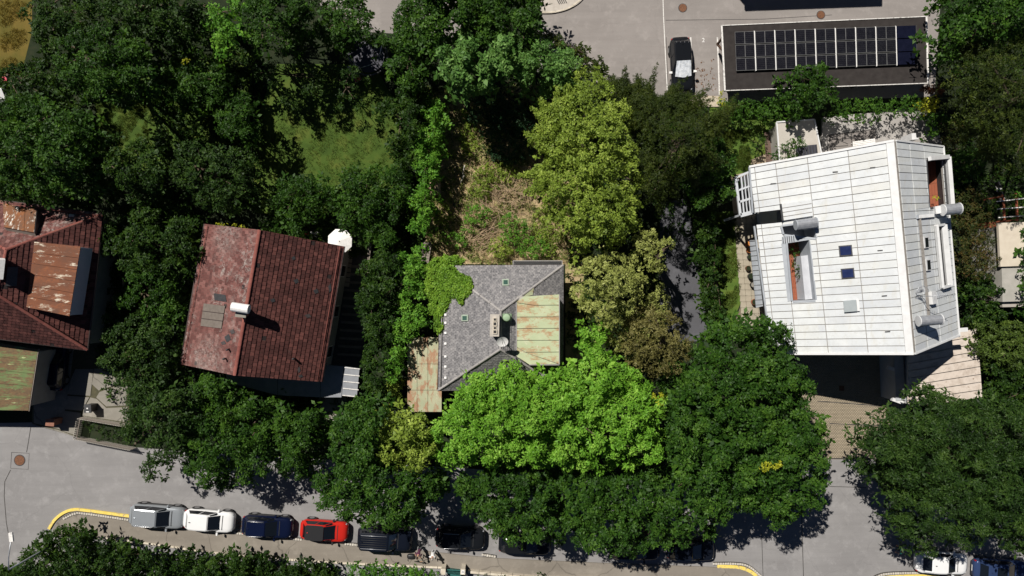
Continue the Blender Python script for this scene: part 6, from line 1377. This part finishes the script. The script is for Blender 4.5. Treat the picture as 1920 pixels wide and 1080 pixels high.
# --- overgrown plot
crown('large_tree', 'tall dark tree at the top border above the overgrown plot', T, [(770, -60), (1010, -60), (1012, 20), (1000, 70), (900, 84), (800, 84), (765, 40)], 10, 6, G_MD, R_=2.6, grow=.3, **big)
crown('horse_chestnut', 'tree of large bluish green rosettes above the overgrown plot', T, [(822, 78), (900, 70), (965, 78), (960, 120), (925, 150), (880, 165), (845, 140), (818, 110)], 10.5, 7, G_SV, L=.34, wid=.5, K=6, elev=-.1, dens=1.8, sp=1.0, R_=2, grow=.3)
crown('horse_chestnut', 'silvery green tree right of the large rosette tree', T, [(965, 85), (1040, 82), (1080, 105), (1072, 160), (1030, 165), (995, 140), (970, 130)], 10, 6.5, G_SV, L=.28, wid=.45, R_=2, grow=.3)
crown('garden_tree', 'shaded dark tree between the tall top tree and the silvery green tree', T, [(930, 70), (1000, 60), (1030, 80), (1000, 130), (940, 130)], 8, 5, G_DK, R_=1.6)
crown('boundary_shrub', 'dark bushes along the car park edge above the yellow green tree', 'bush', [(1010, 62), (1060, 68), (1120, 110), (1165, 145), (1190, 185), (1120, 150), (1060, 95), (1010, 90)], 5, 3, G_OL, R_=1.2, sp=.6, clump=1.3)
crown('large_tree', 'tall yellow green tree on the right side of the overgrown plot', T, [(1045, 165), (1085, 130), (1130, 140), (1186, 190), (1196, 290), (1200, 380), (1195, 440), (1140, 468), (1080, 470), (1050, 430), (1010, 380), (985, 330), (1020, 305), (1000, 255), (1022, 225), (1005, 205), (1040, 200)], 12.5, 7.0, G_YL, R_=3.2, clump=1.7, valley=1.3, sp=.70, dens=2.2, L=.22, spikes=[((1050, 215), (1044, 165)), ((1030, 232), (997, 204)), ((1030, 215), (1012, 186)), ((1025, 275), (984, 250)), ((1020, 325), (968, 330)), ((1020, 345), (985, 362))])
crown('yew_tree', 'spiky dark olive conifer between the yellow green tree and the car park', 'conifer', [(1190, 185), (1215, 180), (1260, 185), (1320, 195), (1362, 215), (1350, 255), (1330, 300), (1290, 330), (1240, 370), (1202, 380), (1197, 280)], 12, 6.5, G_OL, R_=2.6, spikes=[((1172, 170), (1172, 126)), ((1195, 185), (1193, 140)), ((1212, 190), (1231, 121)), ((1240, 195), (1286, 148)), ((1290, 205), (1338, 186)), ((1170, 175), (1140, 142)), ((1220, 190), (1212, 150)), ((1330, 240), (1368, 228)), ((1255, 195), (1262, 160))], tips=20, tiplen=36, L=.15, wid=.3, K=8, sp=.62, clump=1.6, dens=3.2)
crown('yew_tree', 'dark spiky conifer pointing over the car park left of the black car', 'conifer', [(1150, 165), (1195, 160), (1225, 190), (1230, 215), (1195, 220), (1180, 190)], 6.5, 3.5, G_OL, R_=1.6, tips=16, tiplen=36, L=.15, wid=.3, K=8, sp=.6, clump=1.4, dens=3)
crown('garden_tree', 'deep green tree above the shaded lane', T, [(1290, 250), (1350, 240), (1378, 300), (1370, 370), (1325, 400), (1290, 380), (1270, 320)], 7, 4, G_CH, R_=2)
crown('garden_hedge', 'tall dark hedge running down between the shaded lane and the strip of lawn', 'hedge', [(1300, 390), (1345, 385), (1350, 500), (1360, 580), (1342, 620), (1325, 600), (1310, 500)], 4, 3, G_DK, R_=1.2, sp=.6, clump=1.4)
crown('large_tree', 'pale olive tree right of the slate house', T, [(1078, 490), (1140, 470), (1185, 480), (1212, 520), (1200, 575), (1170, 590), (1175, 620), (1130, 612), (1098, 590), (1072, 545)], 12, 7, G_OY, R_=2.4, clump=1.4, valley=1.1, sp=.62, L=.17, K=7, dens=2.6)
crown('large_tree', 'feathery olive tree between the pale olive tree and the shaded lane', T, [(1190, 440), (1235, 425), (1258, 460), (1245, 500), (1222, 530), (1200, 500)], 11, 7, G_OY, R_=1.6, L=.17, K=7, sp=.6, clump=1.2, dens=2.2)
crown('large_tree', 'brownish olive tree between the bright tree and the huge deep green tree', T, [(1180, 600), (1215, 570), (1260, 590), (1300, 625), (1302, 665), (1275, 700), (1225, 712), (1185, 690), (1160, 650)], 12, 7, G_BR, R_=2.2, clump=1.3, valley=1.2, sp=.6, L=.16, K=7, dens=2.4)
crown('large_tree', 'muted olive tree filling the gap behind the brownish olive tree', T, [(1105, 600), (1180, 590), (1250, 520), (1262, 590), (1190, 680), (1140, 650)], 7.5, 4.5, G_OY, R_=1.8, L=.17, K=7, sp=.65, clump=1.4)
crown('boundary_hedge', 'bright green upright hedge tree at the upper left edge of the overgrown plot', 'hedge', [(795, 172), (828, 178), (838, 220), (825, 290), (815, 330), (812, 400), (790, 440), (765, 430), (770, 330), (782, 250)], 5.0, 3.5, G_LT2, R_=1.3, sp=.62, clump=1.3)
crown('boundary_hedge', 'bright green hedge column left of the ivy covered roof corner', 'hedge', [(752, 465), (786, 462), (797, 510), (800, 570), (795, 620), (765, 635), (752, 680), (745, 735), (728, 740), (728, 680), (743, 560)], 6, 4, G_LT2, R_=1.5, sp=.66, clump=1.4)
crown('boundary_hedge', 'dark green hedge column beside the terrace of the red gable house', 'hedge', [(690, 480), (750, 455), (752, 560), (740, 640), (728, 745), (690, 750), (668, 700), (690, 640), (668, 590), (668, 520)], 6, 3.5, G_DK, R_=1.6, sp=.66, clump=1.5)
crown('garden_shrub', 'round lime green shrub at the left end of the rusty lean-to', 'shrub', ell(736, 722, 20, 24), 3.6, 2, G_YL, R_=1, sp=.5, clump=1.2)
for lab, x, y, rx, ry, mt, h_ in (('round fresh green shrub in the middle of the dry ground', 896, 400, 21, 19, G_LT2, 1.6), ('low green shrub beside the wooden frame', 852, 448, 20, 14, G_LT2, 1.2), ('small shrub between wooden frame and brushwood', 879, 425, 11, 11, G_LT2, .9),
        ('bright shrub cluster right of the brushwood heap', 962, 432, 26, 26, G_LT2, 1.8), ('pale lime shrub just above the slate roof', 934, 462, 22, 17, G_YL, 1.4), ('leafy shrub near the lower trunk of the yellow green tree', 1000, 462, 26, 20, G_LT2, 1.4),
        ('grey green bramble mound beside the bare branches', 905, 345, 24, 22, G_YL, 1.0), ('bramble patch below the dark shaded hollow', 935, 322, 30, 18, G_YL, 1.0), ('small green shrub at the foot of the garden stairs', 830, 400, 14, 20, G_YL, 1.2), ('grey leafed bramble in the shaded hollow', 955, 250, 44, 50, G_BG, 1.6), ('dark bramble at the top of the shaded hollow', 915, 205, 40, 30, G_BG, 1.4),
        ('straggling weeds at the right end of the dry ground', 1030, 430, 26, 40, G_YL, 1.0), ('weedy strip along the sunny path edge', 880, 250, 14, 40, G_YL, .8)):
    crown('wild_shrub', lab, 'shrub', ell(x, y, rx * 1.2, ry * 1.2), h_, h_ * .4, mt, sp=.42, R_=.8, clump=.9, valley=.3, bump=.2, dens=2.6, L=.17, trunk=False, under=0, amp=3)
# ivy on the slate roof
iv = thing('roof_ivy', 'bright green ivy spreading over the upper left corner of the slate roof', 'ivy', W(830, 560)); rg = np.random.default_rng(55)
ivp = [(800, 505), (815, 488), (850, 484), (868, 490), (848, 500), (870, 520), (882, 535), (880, 550), (868, 556), (866, 570), (858, 552), (845, 552), (842, 570), (828, 585), (826, 620), (815, 605), (808, 560)]
X, Y = hexpts(ivp, 4.2, .5, rg); d = sdist(X, Y, ivp) + 3 * noise2(X, Y, .2, 5); X, Y = X[d > 0], Y[d > 0]; Lb = []
for x, y in zip(X, Y):
    a, b = QN.on(x, y), QW.on(x, y); p = a if a.z < b.z else b
    if x < 826 or y < 500: p = W(x, y, 4.9 + rg.uniform(-.4, .5))
    Lb.append((p.x, p.y, p.z + .10))
foliage('leaves', np.array(Lb), np.full(len(Lb), .24) * rg.uniform(.7, 1.4, len(Lb)), 6, 5, .15, .8, .1, G_IV, iv, rg); b = MB()
for k in range(10): x = 812 + 6 * k; q0 = W(815, 560, 3); q1 = QW.on(x, 520 + 3 * k, .05) if k % 2 else QN.on(x, 505, .05); b.add(tube_geo([(q0.x, q0.y, 0), q0, q1], [.04, .03, .015], 5, False))
b.build('stems', m_bark, iv)
# --- right side
crown('garden_tree', 'round green tree standing against the solar panel roof', T, [(1470, 140), (1490, 122), (1555, 122), (1566, 150), (1562, 190), (1530, 212), (1495, 220), (1472, 190)], 6, 4, G_MD, R_=1.6, clump=1.5, sp=.65)
crown('clipped_hedge', 'long clipped hedge below the solar carport, left section', 'hedge', [(1350, 184), (1470, 182), (1475, 222), (1352, 226)], 2.7, 2.2, G_HG, R_=.5, sp=.5, clump=1.3, valley=.3, bump=.15, amp=2, trunk=False, L=.16)
crown('clipped_hedge', 'long clipped hedge behind the pale terrace, right section', 'hedge', [(1556, 190), (1600, 186), (1730, 178), (1728, 212), (1640, 218), (1556, 225)], 3.0, 2.5, G_HG, R_=.5, sp=.5, clump=1.3, valley=.3, bump=.2, amp=2, trunk=False, L=.16)
crown('lime_shrub', 'lime green climber at the lower left corner of the solar carport', 'shrub', [(1346, 166), (1359, 166), (1362, 199), (1345, 198)], 3.4, 2.8, G_YB, R_=.5, sp=.35, trunk=False, under=0, amp=1, L=.16)
crown('yellow_shrub', 'bright lemon yellow bush at the right end of the clipped hedge', 'shrub', ell(1740, 196, 19, 18), 3.2, 2.0, G_YB, R_=.9, sp=.45, clump=1, valley=.4, amp=2, L=.16)
crown('garden_shrub', 'red brown shrub beside the corner of the solar carport', 'shrub', ell(1752, 168, 20, 13), 2.6, 1.6, leafmat('red brown leaves', (.05, .018, .010), (.12, .04, .02), (.22, .10, .05)), R_=.9, sp=.45, clump=1, valley=.4, amp=3, L=.16)
crown('garden_shrub', 'green shrub hanging over the right end of the pale terrace', 'shrub', ell(1756, 230, 22, 22), 2.8, 1.4, G_MD, R_=1, sp=.5, clump=1.1)
crown('large_tree', 'large mixed green tree in the top right corner', T, [(1765, -40), (1990, -40), (1990, 60), (1900, 80), (1830, 95), (1775, 130), (1755, 60)], 11, 6, G_MD, R_=3)
crown('spruce_tree', 'drooping dark conifer at the right border above the cream house', 'conifer', [(1790, 100), (1850, 70), (1990, 60), (1990, 330), (1900, 330), (1860, 280), (1820, 250), (1800, 180)], 13, 5.5, G_OL, R_=3.5, tips=16, tiplen=36, L=.15, wid=.3, K=8, sp=.66, clump=1.5, valley=1.6, dens=2.6)
crown('garden_tree', 'small rounded green tree east of the white roof terrace', T, ell(1818, 305, 34, 32), 5.5, 3, G_CH, R_=1.4, clump=1.2, sp=.6)
crown('ivy_hedge', 'narrow green hedge beside the upper right corner of the white roof', 'hedge', [(1768, 235), (1800, 235), (1812, 290), (1790, 345), (1778, 340), (1770, 270)], 3.0, 2.2, G_HB, R_=.8, sp=.5, clump=1.2, valley=.4, L=.15)
crown('ivy_hedge', 'broad rust flecked hedge along the east side of the white roof', 'hedge', [(1790, 350), (1838, 345), (1862, 380), (1868, 450), (1866, 510), (1840, 530), (1806, 520), (1798, 440)], 4.4, 3.9, G_HB, R_=.7, sp=.5, clump=1.5, valley=.25, bump=.25, amp=3, trunk=False, L=.14, dens=2.8)
crown('garden_bush', 'dark green bushes between the rust flecked hedge and the annex', 'bush', [(1808, 520), (1870, 520), (1888, 560), (1880, 600), (1850, 612), (1815, 600)], 4.2, 2.6, G_DK, R_=1.4, sp=.6, clump=1.4)
crown('garden_bush', 'round olive green bush right of the annex roof', 'bush', [(1822, 610), (1870, 596), (1925, 600), (1940, 650), (1910, 690), (1850, 690), (1820, 650)], 4.6, 2.6, G_YL if False else leafmat('olive green leaves', (.025, .045, .008), (.060, .10, .016), (.12, .17, .03)), R_=1.6, sp=.6, clump=1.4)
crown('garden_bush', 'shaded bushes at the right border beneath the round olive bush', 'bush', [(1845, 690), (1980, 680), (1980, 780), (1900, 770), (1840, 745)], 4, 2.4, G_DK, R_=1.4, sp=.65, clump=1.5)
crown('garden_tree', 'leafy tree in front of the cream house at the right border', T, [(1905, 430), (1990, 400), (1990, 600), (1925, 590), (1900, 520), (1910, 470)], 5.5, 3, G_MD, R_=1.6, density=.75, sp=.6, clump=1.4)
crown('climbing_shrub', 'climbing rose over the timber pergola at the right border', 'shrub', [(1905, 360), (1990, 340), (1990, 405), (1915, 405)], 3.6, 2.8, G_LT2, R_=.8, density=.5, under=0, sp=.5)
crown('garden_shrub', 'green shrub leaning on the flat outbuilding north of the white roof', 'shrub', [(1455, 282), (1475, 265), (1508, 262), (1512, 280), (1490, 290), (1478, 300), (1452, 300)], 3.9, 3.0, G_MD, R_=.8, sp=.45, clump=1, L=.17)
crown('garden_shrub', 'dark shrub with white flowers at the tip of the upper lawn', 'shrub', [(1405, 262), (1432, 252), (1440, 275), (1430, 300), (1408, 290)], 1.8, 1.0, G_DK, R_=.7, sp=.4, clump=.9, L=.15)
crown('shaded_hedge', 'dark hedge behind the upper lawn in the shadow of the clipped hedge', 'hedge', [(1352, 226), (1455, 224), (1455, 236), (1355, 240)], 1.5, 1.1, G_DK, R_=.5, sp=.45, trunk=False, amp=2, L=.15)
tpl = crown('terrace_plant', 'green climbing plant in the roof terrace of the white house', 'plant', [(1478, 460), (1502, 456), (1505, 490), (1503, 518), (1484, 525)], 6.7, 6.1, G_MD, R_=.6, sp=.35, clump=.8, valley=.3, trunk=False, under=0, amp=2, L=.15)
crown('terrace_plant', 'small yellow leafed plant at the end of the east roof terrace', 'plant', ell(1757, 372, 5, 5), 7.0, 6.6, G_YB, R_=.5, sp=.3, clump=.8, valley=.2, trunk=False, under=0, amp=1, L=.14)
# --- bottom edge
crown('street_hedge', 'tall rambling hedge filling the lower left corner', 'hedge', [(-30, 1075), (25, 1050), (60, 1010), (85, 975), (105, 988), (150, 985), (175, 1005), (250, 1020), (310, 1030), (330, 1120), (-40, 1130)], 4.2, 2.4, G_DK, R_=1.4, sp=.62, clump=1.5, amp=6)
crown('street_hedge', 'dark loose hedge below the white and navy parked cars', 'hedge', [(310, 1034), (400, 1040), (440, 1018), (475, 1042), (520, 1050), (625, 1056), (640, 1130), (310, 1130)], 3.4, 2.0, G_DK, R_=1.0, sp=.58, clump=1.3, amp=6)
crown('street_hedge', 'bright clipped hedge between the pavement and the bottom edge, left of the green gate', 'hedge', [(645, 1054), (730, 1056), (828, 1064), (830, 1130), (645, 1130)], 2.0, 1.6, G_CH if False else leafmat('bright hedge leaves', (.02, .07, .008), (.05, .145, .012), (.12, .26, .03)), R_=.5, sp=.48, clump=1.2, valley=.3, amp=2, trunk=False, L=.16)
crown('street_hedge', 'low dark green hedge behind the stone wall right of the green gate', 'hedge', [(880, 1073), (980, 1080), (1060, 1084), (1060, 1140), (880, 1140)], 1.6, 1.2, G_DK, R_=.5, sp=.5, trunk=False, amp=2, L=.16)
crown('picket_yard_shrub', 'dark shrub growing inside the picket fence yard', 'shrub', [(160, 792), (245, 805), (245, 832), (185, 824)], 1.0, .5, G_DK, R_=.5, sp=.5, grow=.2, density=.75, trunk=False, amp=3, L=.15)
# moss and tufts along joints, straw and low weeds: stuff
def tufts(name, polys, n, L_, mat, zmax=.15, K=5, wid=.22, elev=.8, seed=1):
    rg = np.random.default_rng(seed); Cs = []
    for poly in polys:
        P_ = np.array(poly, float); x0, y0 = P_.min(0); x1, y1 = P_.max(0); X = rg.uniform(x0, x1, n); Y = rg.uniform(y0, y1, n); k = (sdist(X, Y, poly) + 8 * noise2(X, Y, .06, seed) > 0) & (noise2(X, Y, .11, seed + 3) > -.35)
        Cs.append(np.stack([(X[k] - 960) / S, (540 - Y[k]) / S, rg.uniform(.01, zmax, k.sum())], 1))
    C = np.vstack(Cs); V, Q, t = sprigs(C, np.tile([[0, 0, 1.0]], (len(C), 1)) + rg.normal(0, .2, (len(C), 3)), K, L_, wid, elev, rg.uniform(.1, .9, len(C)), rg); TOT[0] += len(Q) * 2
    o = fast_mesh(name, V, Q, mat, None, t); o['kind'] = 'stuff'; return o
wild = [(800, 170), (900, 160), (1060, 160), (1090, 480), (1060, 496), (800, 496)]
G_ST = leafmat('dry straw', (.18, .12, .06), (.38, .28, .15), (.58, .47, .29), .15); G_WD = leafmat('pale weeds', (.05, .075, .015), (.12, .16, .035), (.24, .28, .07), .2)
tufts('straw', [wild], 5200, .42, G_ST, .12, 4, .07, .35, 3); tufts('weeds', [wild], 5500, .22, G_WD, .25, 5, .35, .6, 4)
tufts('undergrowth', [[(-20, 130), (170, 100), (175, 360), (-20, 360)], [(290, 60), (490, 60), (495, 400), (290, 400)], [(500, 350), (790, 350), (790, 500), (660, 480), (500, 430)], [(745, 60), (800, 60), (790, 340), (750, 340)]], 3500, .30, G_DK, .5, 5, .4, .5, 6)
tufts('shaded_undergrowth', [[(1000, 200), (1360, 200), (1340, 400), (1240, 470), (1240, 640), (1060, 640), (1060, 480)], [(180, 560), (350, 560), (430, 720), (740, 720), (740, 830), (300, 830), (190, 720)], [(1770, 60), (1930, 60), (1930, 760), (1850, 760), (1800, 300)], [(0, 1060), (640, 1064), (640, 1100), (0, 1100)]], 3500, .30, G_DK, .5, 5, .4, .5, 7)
lawn_t = leafmat('lawn blades', (.030, .052, .006), (.055, .090, .010), (.115, .13, .022), .2)
tufts('lawn_grass', [[(480, 260), (540, 210), (620, 200), (720, 190), (745, 250), (730, 330), (620, 350), (520, 340)], [(180, 190), (280, 190), (280, 290), (200, 290)], [(1332, 240), (1410, 240), (1400, 320), (1332, 310)], [(1335, 400), (1384, 400), (1388, 570), (1340, 590)]], 5200, .13, lawn_t, .05, 5, .14, .9, 8)
tufts('dry_grass', [[(0, 0), (50, 0), (50, 60), (30, 130), (0, 130)]], 1800, .16, leafmat('dry grass blades', (.10, .075, .012), (.20, .15, .025), (.30, .23, .05), .2), .05, 5, .14, .9, 9)
rl = tufts('fallen_leaves', [[(1262, 150), (1350, 168), (1350, 200), (1265, 198)], [(1300, 110), (1340, 110), (1340, 165), (1300, 165)], [(440, 975), (470, 978), (470, 996), (440, 992)]], 90, .10, leafmat('brown litter', (.08, .035, .015), (.16, .07, .03), (.25, .13, .06), .1), .02, 3, .6, .1, 11)
import sys; sys.stderr.write('LEAFTRI %d OBJ %d\n' % (TOT[0], len(bpy.data.objects)))
